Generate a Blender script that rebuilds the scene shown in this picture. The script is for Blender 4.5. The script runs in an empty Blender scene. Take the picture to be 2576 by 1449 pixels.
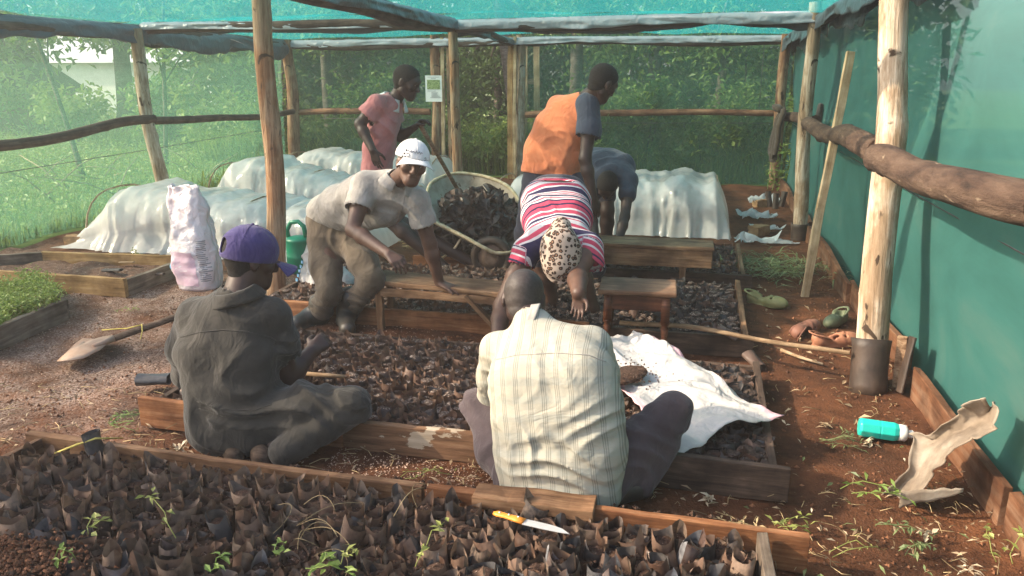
import bpy, bmesh, math, random
import numpy as np
from mathutils import Vector, Matrix, Quaternion

# ------------------------------------------------------------------ camera, light, exposure
SC = bpy.context.scene
COL = SC.collection
RND = random.Random(7)
NR = np.random.RandomState(11)
IW, IH, FPX = 2576.0, 1449.0, 1950.0
YAW, PITCH, EYE = math.radians(13.3), math.radians(15.4), 1.65
cam_d = bpy.data.cameras.new('camera')
cam_d.sensor_width = 36.0
cam_d.lens = FPX / IW * 36.0
cam_d.clip_start, cam_d.clip_end = 0.05, 500
cam = bpy.data.objects.new('camera', cam_d)
COL.objects.link(cam)
cam.location = (0, 0, EYE)
cam.rotation_euler = (math.pi / 2 - PITCH, 0, YAW)
SC.camera = cam

SUN_EL, SUN_AZ = math.radians(33), math.radians(15)     # travel: +X, turned a little to +Y
TRAVEL = Vector((math.cos(SUN_EL) * math.cos(SUN_AZ), math.cos(SUN_EL) * math.sin(SUN_AZ), -math.sin(SUN_EL)))
ld = bpy.data.lights.new('sun', 'SUN')
ld.energy = 3.3
ld.angle = math.radians(0.9)
ld.color = (1.0, 0.83, 0.62)
sun = bpy.data.objects.new('sun', ld)
COL.objects.link(sun)
sun.location = (-20, -10, 20)
sun.rotation_euler = TRAVEL.to_track_quat('-Z', 'Y').to_euler()

wd = bpy.data.worlds.new('World')
SC.world = wd
wd.use_nodes = True
wn = wd.node_tree
bg = wn.nodes['Background']
sky = wn.nodes.new('ShaderNodeTexSky')
sky.sky_type = 'NISHITA'
sky.sun_disc = False
sky.sun_elevation = SUN_EL
sky.sun_rotation = math.atan2(-TRAVEL.x, -TRAVEL.y)
sky.air_density = 1.0
sky.dust_density = 4.0
sky.ozone_density = 1.0
wn.links.new(sky.outputs[0], bg.inputs[0])
bg.inputs[1].default_value = 0.15
SC.view_settings.view_transform = 'Standard'
SC.view_settings.look = 'None'
SC.view_settings.exposure = 1.66
SC.view_settings.gamma = 1.0
SC.cycles.transparent_max_bounces = 24
SC.cycles.max_bounces = 7
SC.cycles.diffuse_bounces = 4
SC.cycles.glossy_bounces = 2
SC.cycles.transmission_bounces = 4
SC.cycles.sample_clamp_indirect = 6.0
SC.cycles.caustics_reflective = False
SC.cycles.caustics_refractive = False

# ------------------------------------------------------------------ points in the room from the photograph's measures
def _ray(px, py):
    x, y = (px - IW / 2) / FPX, -(py - IH / 2) / FPX
    fw = np.array([-math.sin(YAW) * math.cos(PITCH), math.cos(YAW) * math.cos(PITCH), -math.sin(PITCH)])
    rt = np.array([math.cos(YAW), math.sin(YAW), 0.0])
    return fw + x * rt + y * np.cross(rt, fw)
def G(px, py, z=0.0):
    d = _ray(px, py); return np.array([0, 0, EYE]) + d * ((z - EYE) / d[2])
def P(px, py, Y):
    d = _ray(px, py); return np.array([0, 0, EYE]) + d * (Y / d[1])
def PX(px, py, X):
    d = _ray(px, py); return np.array([0, 0, EYE]) + d * (X / d[0])
def V(*a): return np.array(a, float)
def unit(v):
    v = np.asarray(v, float); return v / (np.linalg.norm(v) + 1e-12)

# ------------------------------------------------------------------ naming helpers
def tag(o, label=None, cat=None, group=None, kind=None):
    if label: o['label'] = label
    if cat: o['category'] = cat
    if group: o['group'] = group
    if kind: o['kind'] = kind
    return o
def thing(name, loc, label, cat, group=None):
    o = bpy.data.objects.new(name, None)
    o.empty_display_size = 0.1
    COL.objects.link(o)
    o.location = tuple(loc)
    return tag(o, label, cat, group)
def link(name, me, parent=None, mat=None, world=True):
    """link mesh; vertices are in world coordinates, moved to the parent's frame"""
    o = bpy.data.objects.new(name, me)
    COL.objects.link(o)
    if mat is not None:
        for m in (mat if isinstance(mat, (list, tuple)) else [mat]):
            me.materials.append(m)
    if parent is not None:
        o.parent = parent
        if world:
            off = np.array(root_loc(parent))
            n = len(me.vertices)
            co = np.empty(n * 3); me.vertices.foreach_get('co', co)
            co = (co.reshape(-1, 3) - off).ravel(); me.vertices.foreach_set('co', co)
            me.update()
    return o
def root_loc(o):
    l = Vector(o.location)
    while o.parent is not None:
        o = o.parent; l = l + Vector(o.location)
    return l
def recenter(o):
    """move a top-level mesh's origin to the base of its mesh"""
    me = o.data
    n = len(me.vertices)
    co = np.empty(n * 3); me.vertices.foreach_get('co', co); co = co.reshape(-1, 3)
    c = (co.min(0) + co.max(0)) / 2; c[2] = co[:, 2].min()
    me.vertices.foreach_set('co', (co - c).ravel()); me.update()
    o.location = tuple(c)
    return o
def mesh_np(name, v, f, smooth=True, mi=None):
    v = np.asarray(v, np.float32); f = np.asarray(f, np.int32)
    me = bpy.data.meshes.new(name)
    me.vertices.add(len(v)); me.vertices.foreach_set('co', v.ravel())
    k = f.shape[1]
    me.loops.add(f.size); me.loops.foreach_set('vertex_index', f.ravel())
    me.polygons.add(len(f))
    me.polygons.foreach_set('loop_start', np.arange(0, f.size, k, dtype=np.int32))
    me.polygons.foreach_set('loop_total', np.full(len(f), k, np.int32))
    me.polygons.foreach_set('use_smooth', np.full(len(f), smooth, bool))
    if mi is not None: me.polygons.foreach_set('material_index', np.asarray(mi, np.int32))
    me.update(calc_edges=True); me.validate()
    return me

# lattice noise, any dimension 2/3
_LAT = np.random.RandomState(3).rand(64, 64, 64).astype(np.float32)
def vnoise(x, y, z=0.0):
    x, y, z = np.broadcast_arrays(np.asarray(x, np.float32), np.asarray(y, np.float32), np.asarray(z, np.float32))
    xi, yi, zi = np.floor(x).astype(int), np.floor(y).astype(int), np.floor(z).astype(int)
    u, v, w = x - xi, y - yi, z - zi
    u, v, w = u * u * (3 - 2 * u), v * v * (3 - 2 * v), w * w * (3 - 2 * w)
    def L(a, b, c): return _LAT[(xi + a) & 63, (yi + b) & 63, (zi + c) & 63]
    r = 0
    for a in (0, 1):
        for b in (0, 1):
            for c in (0, 1):
                r = r + L(a, b, c) * (u if a else 1 - u) * (v if b else 1 - v) * (w if c else 1 - w)
    return r * 2 - 1
def fbm(x, y, z=0.0, o=3):
    r, a, s = 0, 1.0, 1.0
    for k in range(o):
        r = r + a * vnoise(np.asarray(x) * s + 17 * k, np.asarray(y) * s + 5 * k, np.asarray(z) * s + 9 * k); a *= .5; s *= 2.1
    return r

class MB:
    """collects shapes into ONE mesh"""
    def __init__(s): s.v = []; s.f = []; s.m = []
    def add(s, vs, fs, mi=0):
        b = len(s.v)
        s.v += [tuple(map(float, p)) for p in vs]
        s.f += [tuple(i + b for i in q) for q in fs]
        s.m += [mi] * len(fs)
    def box(s, c, d, R=None, mi=0, wob=0.0):
        c = np.asarray(c, float); d = np.asarray(d, float) / 2
        vs = []
        for i in (-1, 1):
            for j in (-1, 1):
                for k in (-1, 1):
                    p = np.array([i, j, k]) * d + (NR.uniform(-wob, wob, 3) if wob else 0)
                    vs.append(c + (R @ p if R is not None else p))
        s.add(vs, [(0, 1, 3, 2), (4, 6, 7, 5), (0, 4, 5, 1), (2, 3, 7, 6), (0, 2, 6, 4), (1, 5, 7, 3)], mi)
    def tube(s, pts, rad, n=10, mi=0, cap=True, flat=None, noise=0.0, seed=0):
        pts = [np.asarray(p, float) for p in pts]
        if np.isscalar(rad): rad = [rad] * len(pts)
        rings = []; prev = None
        rs = np.random.RandomState(seed)
        for i, p in enumerate(pts):
            t = unit(pts[min(i + 1, len(pts) - 1)] - pts[max(i - 1, 0)])
            if prev is None:
                a = np.array([0, 0, 1.0]) if abs(t[2]) < .9 else np.array([1.0, 0, 0])
                x = unit(np.cross(a, t))
            else:
                x = unit(prev - t * np.dot(prev, t))
            prev = x; y = np.cross(t, x)
            ring = []
            for k in range(n):
                a = 2 * math.pi * k / n
                r = rad[i] * (1 + (rs.uniform(-noise, noise) if noise else 0))
                ring.append(p + r * (math.cos(a) * x + math.sin(a) * y * (flat or 1)))
            rings.append(ring)
        vs = [q for r in rings for q in r]; fs = []
        for i in range(len(rings) - 1):
            for k in range(n):
                k2 = (k + 1) % n
                fs.append((i * n + k, i * n + k2, (i + 1) * n + k2, (i + 1) * n + k))
        if cap:
            fs.append(tuple(range(n - 1, -1, -1))); fs.append(tuple((len(rings) - 1) * n + k for k in range(n)))
        s.add(vs, fs, mi)
    def lathe(s, prof, c=(0, 0, 0), n=20, mi=0, R=None, sx=1, sy=1):
        c = np.asarray(c, float); vs = []; fs = []
        for r, z in prof:
            for k in range(n):
                a = 2 * math.pi * k / n
                p = np.array([r * math.cos(a) * sx, r * math.sin(a) * sy, z])
                vs.append(c + (R @ p if R is not None else p))
        for i in range(len(prof) - 1):
            for k in range(n):
                k2 = (k + 1) % n
                fs.append((i * n + k, i * n + k2, (i + 1) * n + k2, (i + 1) * n + k))
        s.add(vs, fs, mi)
    def sheet(s, fn, nu, nv, mi=0, wrap=False):
        vs = [fn(i / nu, j / nv) for i in range(nu + 1) for j in range(nv + 1)]
        fs = [(i * (nv + 1) + j, (i + 1) * (nv + 1) + j, (i + 1) * (nv + 1) + j + 1, i * (nv + 1) + j + 1) for i in range(nu) for j in range(nv)]
        s.add(vs, fs, mi)
    def build(s, name, mat, parent=None, smooth=False, world=True, bevel=0.0, thick=0.0, subsurf=0, angle=None):
        me = bpy.data.meshes.new(name)
        me.from_pydata(s.v, [], s.f)
        for p, m in zip(me.polygons, s.m):
            p.material_index = m; p.use_smooth = smooth
        me.update()
        o = link(name, me, parent, mat, world)
        if thick:
            md = o.modifiers.new('solid', 'SOLIDIFY'); md.thickness = thick; md.offset = 0
        if bevel:
            md = o.modifiers.new('bevel', 'BEVEL'); md.width = bevel; md.segments = 2; md.limit_method = 'ANGLE'
        if subsurf:
            md = o.modifiers.new('sub', 'SUBSURF'); md.levels = subsurf; md.render_levels = subsurf
        return o

def frame_from(z, up=(0, 0, 1)):
    """rotation whose x axis lies along z-vector argument"""
    x = unit(z); up = np.asarray(up, float)
    if abs(np.dot(x, up)) > .98: up = np.array([0, 1.0, 0])
    y = unit(np.cross(up, x)); zz = np.cross(x, y)
    return np.column_stack([x, y, zz])
def place(o, R, p):
    m = Matrix(((R[0][0], R[0][1], R[0][2], p[0]), (R[1][0], R[1][1], R[1][2], p[1]), (R[2][0], R[2][1], R[2][2], p[2]), (0, 0, 0, 1)))
    o.matrix_local = m

def pole(name, p0, p1, r0, r1, mat, parent=None, bend=0.02, lump=0.06, seed=0, n=14, seg=None, knots=0):
    """a rough log: built along local x, so the grain follows it"""
    p0, p1 = np.asarray(p0, float), np.asarray(p1, float)
    L = np.linalg.norm(p1 - p0); rs = np.random.RandomState(seed)
    seg = seg or max(8, int(L / .07))
    ph = rs.uniform(0, 6.28, 6)
    t = np.linspace(0, 1, seg + 1)
    cy = bend * (np.sin(t * 4.1 + ph[0]) + .6 * np.sin(t * 9.3 + ph[1])); cz = bend * (np.sin(t * 5.2 + ph[2]) + .5 * np.sin(t * 10.7 + ph[3]))
    cy -= cy[0] + (cy[-1] - cy[0]) * t; cz -= cz[0] + (cz[-1] - cz[0]) * t
    kn = [(rs.uniform(.08, .92), rs.uniform(0, 6.28), rs.uniform(.5, 1)) for _ in range(knots)]
    vs = []
    a = np.linspace(0, 2 * math.pi, n, endpoint=False)
    for i in range(seg + 1):
        r = (r0 + (r1 - r0) * t[i])
        rr = r * (1 + lump * fbm(np.cos(a) * 1.3 + seed * 3.1, np.sin(a) * 1.3, t[i] * L * 2.2 + seed, 3))
        for kt, ka, kh in kn:
            dd = ((t[i] - kt) * L / .035) ** 2 + ((np.angle(np.exp(1j * (a - ka)))) / .5) ** 2
            rr = rr + r * .3 * kh * np.exp(-dd)
        for k in range(n):
            vs.append((t[i] * L, cy[i] + rr[k] * math.cos(a[k]), cz[i] + rr[k] * math.sin(a[k])))
    fs = [(i * n + k, (i + 1) * n + k, (i + 1) * n + (k + 1) % n, i * n + (k + 1) % n) for i in range(seg) for k in range(n)]
    m = MB(); m.add(vs, fs); m.add(vs[:n], [tuple(range(n))]); m.add(vs[-n:], [tuple(range(n - 1, -1, -1))])
    o = m.build(name, mat, None, smooth=True)
    for pl in o.data.polygons:
        if len(pl.vertices) > 4: pl.use_smooth = False
    off = np.array(root_loc(parent)) if parent else 0
    if parent: o.parent = parent
    place(o, frame_from(p1 - p0), p0 - off)
    return o
def plank(name, p0, p1, w, t, mat, parent=None, up=(0, 0, 1), wob=.004, seg=10, seed=0, bevel=.003, warp=.004):
    """a sawn board along local x; w = height along up, t = thickness"""
    p0, p1 = np.asarray(p0, float), np.asarray(p1, float)
    L = np.linalg.norm(p1 - p0); rs = np.random.RandomState(seed + 101)
    vs = []; ph = rs.uniform(0, 6.28, 4)
    for i in range(seg + 1):
        x = L * i / seg
        oy = warp * math.sin(x * 3 + ph[0]); oz = warp * math.sin(x * 2.3 + ph[1])
        for (j, k) in ((-1, -1), (1, -1), (1, 1), (-1, 1)):
            vs.append((x, oy + j * t / 2 + rs.uniform(-wob, wob) * .5, oz + k * w / 2 + rs.uniform(-wob, wob)))
    fs = [(i * 4 + k, i * 4 + (k + 1) % 4, (i + 1) * 4 + (k + 1) % 4, (i + 1) * 4 + k) for i in range(seg) for k in range(4)]
    fs += [(0, 3, 2, 1), (seg * 4, seg * 4 + 1, seg * 4 + 2, seg * 4 + 3)]
    m = MB(); m.add(vs, fs)
    o = m.build(name, mat, None, smooth=False, bevel=bevel)
    off = np.array(root_loc(parent)) if parent else 0
    if parent: o.parent = parent
    place(o, frame_from(p1 - p0, up), p0 - off)
    return o

# ------------------------------------------------------------------ materials
class NT:
    def __init__(s, name):
        s.m = bpy.data.materials.new(name); s.m.use_nodes = True
        s.t = s.m.node_tree; s.t.nodes.clear()
        s.out = s.n('OutputMaterial')
    def n(s, kind, **kw):
        nd = s.t.nodes.new('ShaderNode' + kind)
        for k, v in kw.items():
            if k.startswith('i_'):
                nd.inputs[k[2:].replace('_', ' ')].default_value = v
            else: setattr(nd, k, v)
        return nd
    def l(s, a, b): s.t.links.new(a, b)
    def coord(s, scale=(1, 1, 1), src='Object', rot=(0, 0, 0)):
        tc = s.n('TexCoord'); mp = s.n('Mapping')
        mp.inputs['Scale'].default_value = scale; mp.inputs['Rotation'].default_value = rot
        s.l(tc.outputs[src], mp.inputs[0]); return mp.outputs[0]
    def noise(s, vec, scale, detail=5, rough=.6, dist=0):
        nd = s.n('TexNoise'); nd.inputs['Scale'].default_value = scale; nd.inputs['Detail'].default_value = detail
        nd.inputs['Roughness'].default_value = rough; nd.inputs['Distortion'].default_value = dist
        if vec is not None: s.l(vec, nd.inputs['Vector'])
        return nd.outputs['Fac']
    def ramp(s, fac, stops, interp='LINEAR'):
        nd = s.n('ValToRGB'); cr = nd.color_ramp; cr.interpolation = interp
        while len(cr.elements) < len(stops): cr.elements.new(.5)
        for e, (p, c) in zip(cr.elements, stops):
            e.position = p; e.color = (*c, 1) if len(c) == 3 else c
        s.l(fac, nd.inputs[0]); return nd.outputs[0]
    def mix(s, fac, a, b, mode='MIX'):
        nd = s.n('Mix', data_type='RGBA', blend_type=mode)
        for inp, v in ((nd.inputs[0], fac), (nd.inputs[6], a), (nd.inputs[7], b)):
            if hasattr(v, 'is_linked') or isinstance(v, bpy.types.NodeSocket): s.l(v, inp)
            elif isinstance(v, (int, float)): inp.default_value = v
            else: inp.default_value = (*v, 1)
        return nd.outputs[2]
    def math(s, op, a, b=None, c=None):
        nd = s.n('Math', operation=op)
        for i, v in enumerate((a, b, c)):
            if v is None: continue
            if isinstance(v, bpy.types.NodeSocket): s.l(v, nd.inputs[i])
            else: nd.inputs[i].default_value = v
        return nd.outputs[0]
    def bump(s, h, strength=.3, dist=.01, normal=None):
        nd = s.n('Bump'); nd.inputs['Strength'].default_value = strength; nd.inputs['Distance'].default_value = dist
        s.l(h, nd.inputs['Height'])
        if normal is not None: s.l(normal, nd.inputs['Normal'])
        return nd.outputs[0]
    def pbsdf(s, col, rough=.8, spec=.3, normal=None, metal=0, link=True):
        p = s.n('BsdfPrincipled')
        if isinstance(col, bpy.types.NodeSocket): s.l(col, p.inputs['Base Color'])
        else: p.inputs['Base Color'].default_value = (*col, 1)
        if isinstance(rough, bpy.types.NodeSocket): s.l(rough, p.inputs['Roughness'])
        else: p.inputs['Roughness'].default_value = rough
        p.inputs['Specular IOR Level'].default_value = spec; p.inputs['Metallic'].default_value = metal
        if normal is not None: s.l(normal, p.inputs['Normal'])
        if link: s.l(p.outputs[0], s.out.inputs[0])
        return p

def M(name, stops, scale=8, stretch=(1, 1, 1), rough=.85, bump=.25, bscale=None, bdist=.01, spec=.25, detail=6, fleck=None, metal=0, dist=0, rand=0.0):
    """noise-coloured principled material. fleck=(colour, scale, threshold)"""
    t = NT(name); vec = t.coord(stretch)
    f = t.noise(vec, scale, detail, .62, dist)
    k = len(stops)
    col = t.ramp(f, [(.28 + .44 * i / max(1, k - 1), c) for i, c in enumerate(stops)])
    if fleck:
        g = t.noise(vec, fleck[1], 3, .6)
        g2 = t.ramp(g, [(fleck[2], (0, 0, 0)), (fleck[2] + .05, (1, 1, 1))])
        col = t.mix(g2, col, fleck[0])
    if rand:
        gi = t.n('NewGeometry'); oi = t.n('ObjectInfo')
        r = t.math('ADD', gi.outputs['Random Per Island'], oi.outputs['Random'])
        r = t.math('FRACT', r)
        r = t.math('MULTIPLY_ADD', r, 2 * rand, 1 - rand)
        hs = t.n('HueSaturation'); t.l(r, hs.inputs['Value']); t.l(col, hs.inputs['Color']); col = hs.outputs[0]
    b = t.noise(vec, bscale or scale * 3, 6, .65)
    t.pbsdf(col, rough, spec, t.bump(b, bump, bdist), metal)
    return t.m

MAT = {}
def wood(name, dark, mid, light, scale=5, rough=.85, bump=.45):
    t = NT(name)
    v1 = t.coord((.35, 5, 5)); v2 = t.coord((1, 1, 1))
    g = t.noise(v1, scale * 1.6, 8, .7, .4); b = t.noise(v2, 3.2, 5, .6)
    c = t.ramp(g, [(.3, dark), (.47, mid), (.68, light)])
    c2 = t.ramp(b, [(.38, tuple(x * .55 for x in mid)), (.6, (1, 1, 1))])
    c = t.mix(.7, c, c2, 'MULTIPLY')
    t.pbsdf(c, rough, .25, t.bump(g, bump, .008))
    return t.m
def old_log(name, lo, mid, hi, in_lo, in_hi):
    t = NT(name); v1 = t.coord((.4, 5, 5)); v2 = t.coord((.5, 1, 1)); v3 = t.coord((.12, 3, 3))
    g = t.noise(v1, 8, 8, .7, .5); b = t.noise(v2, 5, 5, .6); k = t.noise(v2, 9, 3, .5, 1.0); w = t.noise(v3, 14, 4, .7, .6)
    c = t.ramp(g, [(.32, lo), (.45, mid), (.6, hi)])
    c = t.mix(t.ramp(b, [(.47, (0, 0, 0)), (.57, (1, 1, 1))]), c, t.ramp(g, [(.35, in_lo), (.65, in_hi)]))
    c = t.mix(t.ramp(k, [(.66, (0, 0, 0)), (.7, (1, 1, 1))]), c, (.05, .033, .022))
    c = t.mix(t.ramp(w, [(.3, (1, 1, 1)), (.345, (0, 0, 0))]), c, (.05, .032, .02))
    t.pbsdf(c, .9, .2, t.bump(t.math('ADD', g, w), .8, .012)); return t.m
MAT['log_pale'] = old_log('weathered pale log', (.17, .12, .08), (.36, .28, .2), (.53, .45, .36), (.16, .105, .06), (.37, .27, .18))
MAT['log_mid'] = old_log('brown peeled log', (.1, .055, .03), (.22, .13, .075), (.38, .27, .17), (.09, .045, .025), (.26, .14, .075))
MAT['log_orange'] = old_log('reddish peeled log', (.1, .048, .024), (.22, .115, .058), (.36, .22, .125), (.16, .1, .055), (.4, .29, .19))
MAT['bark'] = M('rough bark rail', [(.012, .009, .007), (.05, .03, .021), (.085, .054, .037), (.12, .08, .056)], 7, (.5, 2.2, 2.2), rough=.95, bump=1.0, bscale=16, bdist=.02, fleck=((.26, .2, .14), 6, .68))
MAT['rail'] = wood('reddish rail', (.07, .03, .018), (.2, .095, .05), (.36, .22, .13), 5)
MAT['rail_dark'] = wood('dark rail', (.025, .017, .012), (.075, .05, .035), (.14, .1, .072), 6)
MAT['plank_pale'] = wood('sawn pale plank', (.3, .2, .1), (.48, .35, .21), (.62, .5, .34), 4)
MAT['plank'] = wood('bed board', (.075, .036, .018), (.19, .10, .05), (.33, .2, .11), 5)
MAT['plank_red'] = wood('red bed board', (.1, .036, .014), (.25, .105, .042), (.38, .2, .1), 5)
MAT['plank_yellow'] = wood('yellow bed board', (.15, .085, .03), (.34, .21, .085), (.48, .33, .16), 4)
MAT['plank_grey'] = wood('grey bed board', (.06, .045, .035), (.15, .115, .085), (.27, .22, .17), 5)
MAT['plank_dark'] = wood('dark damp board', (.025, .017, .013), (.075, .048, .034), (.15, .1, .07), 5)  # dark tone carries the shade on the second bed's front board, others share it
MAT['curb'] = wood('muddy curb board', (.07, .028, .012), (.15, .065, .03), (.2, .12, .075), 3)
MAT['bench'] = wood('bench timber', (.07, .036, .018), (.21, .115, .058), (.35, .22, .125), 5, .75)
MAT['stool'] = wood('varnished stool', (.05, .018, .01), (.16, .058, .03), (.27, .11, .055), 5, .5, .2)
MAT['stool_top'] = wood('worn stool top', (.11, .055, .03), (.23, .13, .075), (.36, .23, .14), 5, .6, .2)
MAT['bamboo'] = wood('dry cane', (.1, .06, .03), (.23, .15, .085), (.36, .26, .16), 5)
MAT['stick'] = wood('pale stick', (.2, .13, .07), (.4, .28, .17), (.55, .43, .3), 5)
MAT['trunk'] = wood('tree bark', (.035, .028, .022), (.12, .1, .08), (.26, .22, .18), 6)

# flaking board with lost bark
def flaky():
    t = NT('board with lichen patches'); v1 = t.coord((.35, 5, 5)); v2 = t.coord((1, 1, 2))
    g = t.noise(v1, 8, 8, .7, .4); b = t.noise(v2, 4.2, 6, .6)
    c = t.ramp(g, [(.3, (.05, .026, .014)), (.5, (.14, .075, .04)), (.68, (.24, .14, .08))])
    pm = t.ramp(b, [(.585, (0, 0, 0)), (.6, (1, 1, 1))])
    c = t.mix(pm, c, t.ramp(g, [(.3, (.24, .19, .13)), (.7, (.44, .37, .28))]))
    t.pbsdf(c, .9, .2, t.bump(g, .4, .008)); return t.m
MAT['plank_flaky'] = flaky()

# red-brown soil
def soil(name, dry=0.0):
    t = NT(name); v = t.coord()
    a = t.noise(v, 1.1, 6, .65, .3); b = t.noise(v, 14, 8, .7); c = t.noise(v, 90, 3, .6)
    col = t.ramp(a, [(.3, (.05, .025, .015)), (.48, (.10, .043, .022)), (.7, (.16, .068, .032))])
    col = t.mix(.6, col, t.ramp(t.noise(v, 3.7, 4, .6, .8), [(.36, (.35, .33, .32)), (.5, (1, 1, 1)), (.68, (1.35, 1.25, 1.15))]), 'MULTIPLY')
    col = t.mix(.55, col, t.ramp(b, [(.25, (.22, .2, .2)), (.5, (.8, .75, .7)), (.75, (1.3, 1.2, 1.1))]), 'MULTIPLY')
    # rice husk dusting towards the far left side of the floor
    sep = t.n('SeparateXYZ'); tc = t.n('TexCoord'); t.l(tc.outputs['Object'], sep.inputs[0])
    mx = t.n('MapRange'); mx.inputs['From Min'].default_value = -2.3; mx.inputs['From Max'].default_value = -3.3
    t.l(sep.outputs[0], mx.inputs[0])
    my = t.n('MapRange'); my.inputs['From Min'].default_value = 6.6; my.inputs['From Max'].default_value = 5.6
    t.l(sep.outputs[1], my.inputs[0])
    msk = t.math('MULTIPLY', mx.outputs[0], my.outputs[0])
    hk = t.noise(v, 2.1, 5, .7); hk = t.ramp(hk, [(.36, (0, 0, 0)), (.66, (1, 1, 1))])
    fl = t.ramp(c, [(.42, (0, 0, 0)), (.55, (1, 1, 1))])
    m2 = t.math('MULTIPLY', msk, hk); m2 = t.math('MULTIPLY', m2, fl); m2 = t.math('MULTIPLY', m2, 1.0)
    col = t.mix(m2, col, (.42, .31, .25))
    # small pale chips everywhere
    ch = t.ramp(t.noise(v, 60, 2, .5), [(.70, (0, 0, 0)), (.73, (1, 1, 1))])
    col = t.mix(t.math('MULTIPLY', ch, .5), col, (.3, .22, .16))
    # grassy earth outside the shed
    ox1 = t.math('LESS_THAN', sep.outputs[0], -6.45); ox2 = t.math('GREATER_THAN', sep.outputs[0], 1.3); oy = t.math('GREATER_THAN', sep.outputs[1], 12.5)
    om = t.math('MAXIMUM', t.math('MAXIMUM', ox1, ox2), oy)
    gr = t.ramp(t.noise(v, .7, 6, .7), [(.3, (.05, .085, .02)), (.5, (.10, .15, .035)), (.72, (.15, .19, .055))])
    col = t.mix(om, col, gr)
    h = t.math('ADD', t.math('MULTIPLY', b, .7), t.math('MULTIPLY', c, .35))
    t.pbsdf(col, .95, .12, t.bump(h, .9, .03)); return t.m
MAT['soil'] = soil('red brown earth')
MAT['husk_soil'] = M('seedbed earth with husks', [(.05, .028, .018), (.12, .062, .04), (.2, .12, .085)], 18, rough=.95, bump=.9, bdist=.02, fleck=((.34, .25, .19), 75, .6))
MAT['bag_soil'] = M('potting earth', [(.02, .012, .008), (.06, .033, .022), (.13, .075, .05)], 60, rough=.95, bump=.9, bdist=.01, fleck=((.3, .22, .17), 130, .63))
MAT['bag_soil_ash'] = M('potting earth under husks', [(.03, .02, .016), (.1, .07, .055), (.24, .18, .15)], 55, rough=.95, bump=.9, bdist=.01, fleck=((.36, .29, .24), 110, .55))
MAT['dark_soil'] = M('dark potting mix', [(.018, .012, .01), (.05, .035, .028), (.12, .09, .07)], 60, rough=.95, bump=.8)
MAT['husk'] = M('rice husk', [(.3, .2, .14), (.45, .33, .25)], 40, rough=.9, bump=.1, rand=.5)
MAT['clod'] = M('earth clod', [(.07, .033, .018), (.15, .066, .033), (.23, .11, .06)], 30, rough=.95, bump=.6, rand=.35)
MAT['straw'] = M('dry straw', [(.2, .14, .07), (.4, .31, .17)], 30, rough=.85, bump=.1, rand=.5)

def plasticbag(name, dirt, black, rough=.42, rand=.45):
    t = NT(name); v = t.coord(); oi = t.n('ObjectInfo'); gi = t.n('NewGeometry')
    vv = t.n('VectorMath', operation='ADD'); t.l(v, vv.inputs[0])
    cx = t.n('CombineXYZ'); t.l(t.math('MULTIPLY', oi.outputs['Random'], 30), cx.inputs[0]); t.l(cx.outputs[0], vv.inputs[1])
    a = t.noise(vv.outputs[0], 22, 5, .65)
    r = t.math('FRACT', t.math('ADD', oi.outputs['Random'], gi.outputs['Random Per Island']))
    a2 = t.math('ADD', a, t.math('MULTIPLY_ADD', r, rand * .6, -rand * .3))
    c = t.ramp(a2, [(.36, black), (.5, tuple((x + y) / 2 for x, y in zip(black, dirt))), (.66, dirt)])
    r2 = t.math('FRACT', t.math('MULTIPLY', r, 7.3)); c = t.mix(t.math('MULTIPLY', t.math('GREATER_THAN', r2, .6), .45), c, (.15, .075, .045)); c = t.mix(t.math('MULTIPLY', t.math('LESS_THAN', r2, .18), .5), c, (.05, .055, .065))
    ro = t.ramp(a2, [(.35, (rough,) * 3), (.65, (.8,) * 3)])
    b = t.noise(vv.outputs[0], 30, 3, .5)
    p = t.pbsdf(c, ro, .45, t.bump(b, .35, .01), link=False)
    tr = t.n('BsdfTranslucent'); tr.inputs[0].default_value = (*[x * .8 for x in dirt], 1)
    mx = t.n('MixShader'); mx.inputs[0].default_value = .12
    t.l(p.outputs[0], mx.inputs[1]); t.l(tr.outputs[0], mx.inputs[2]); t.l(mx.outputs[0], t.out.inputs[0])
    return t.m
MAT['bag'] = plasticbag('dusty black polythene', (.21, .145, .104), (.024, .019, .016))
MAT['bag_far'] = plasticbag('clay stained polythene', (.17, .105, .073), (.03, .021, .017), .5)
MAT['bag_black'] = plasticbag('clean black polythene', (.085, .075, .07), (.013, .013, .014), .3)
MAT['bag_shiny'] = plasticbag('shiny grey polythene', (.2, .2, .21), (.05, .05, .055), .22)
MAT['pile_bag'] = plasticbag('loose folded polythene', (.13, .105, .09), (.022, .02, .02), .4)

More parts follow.
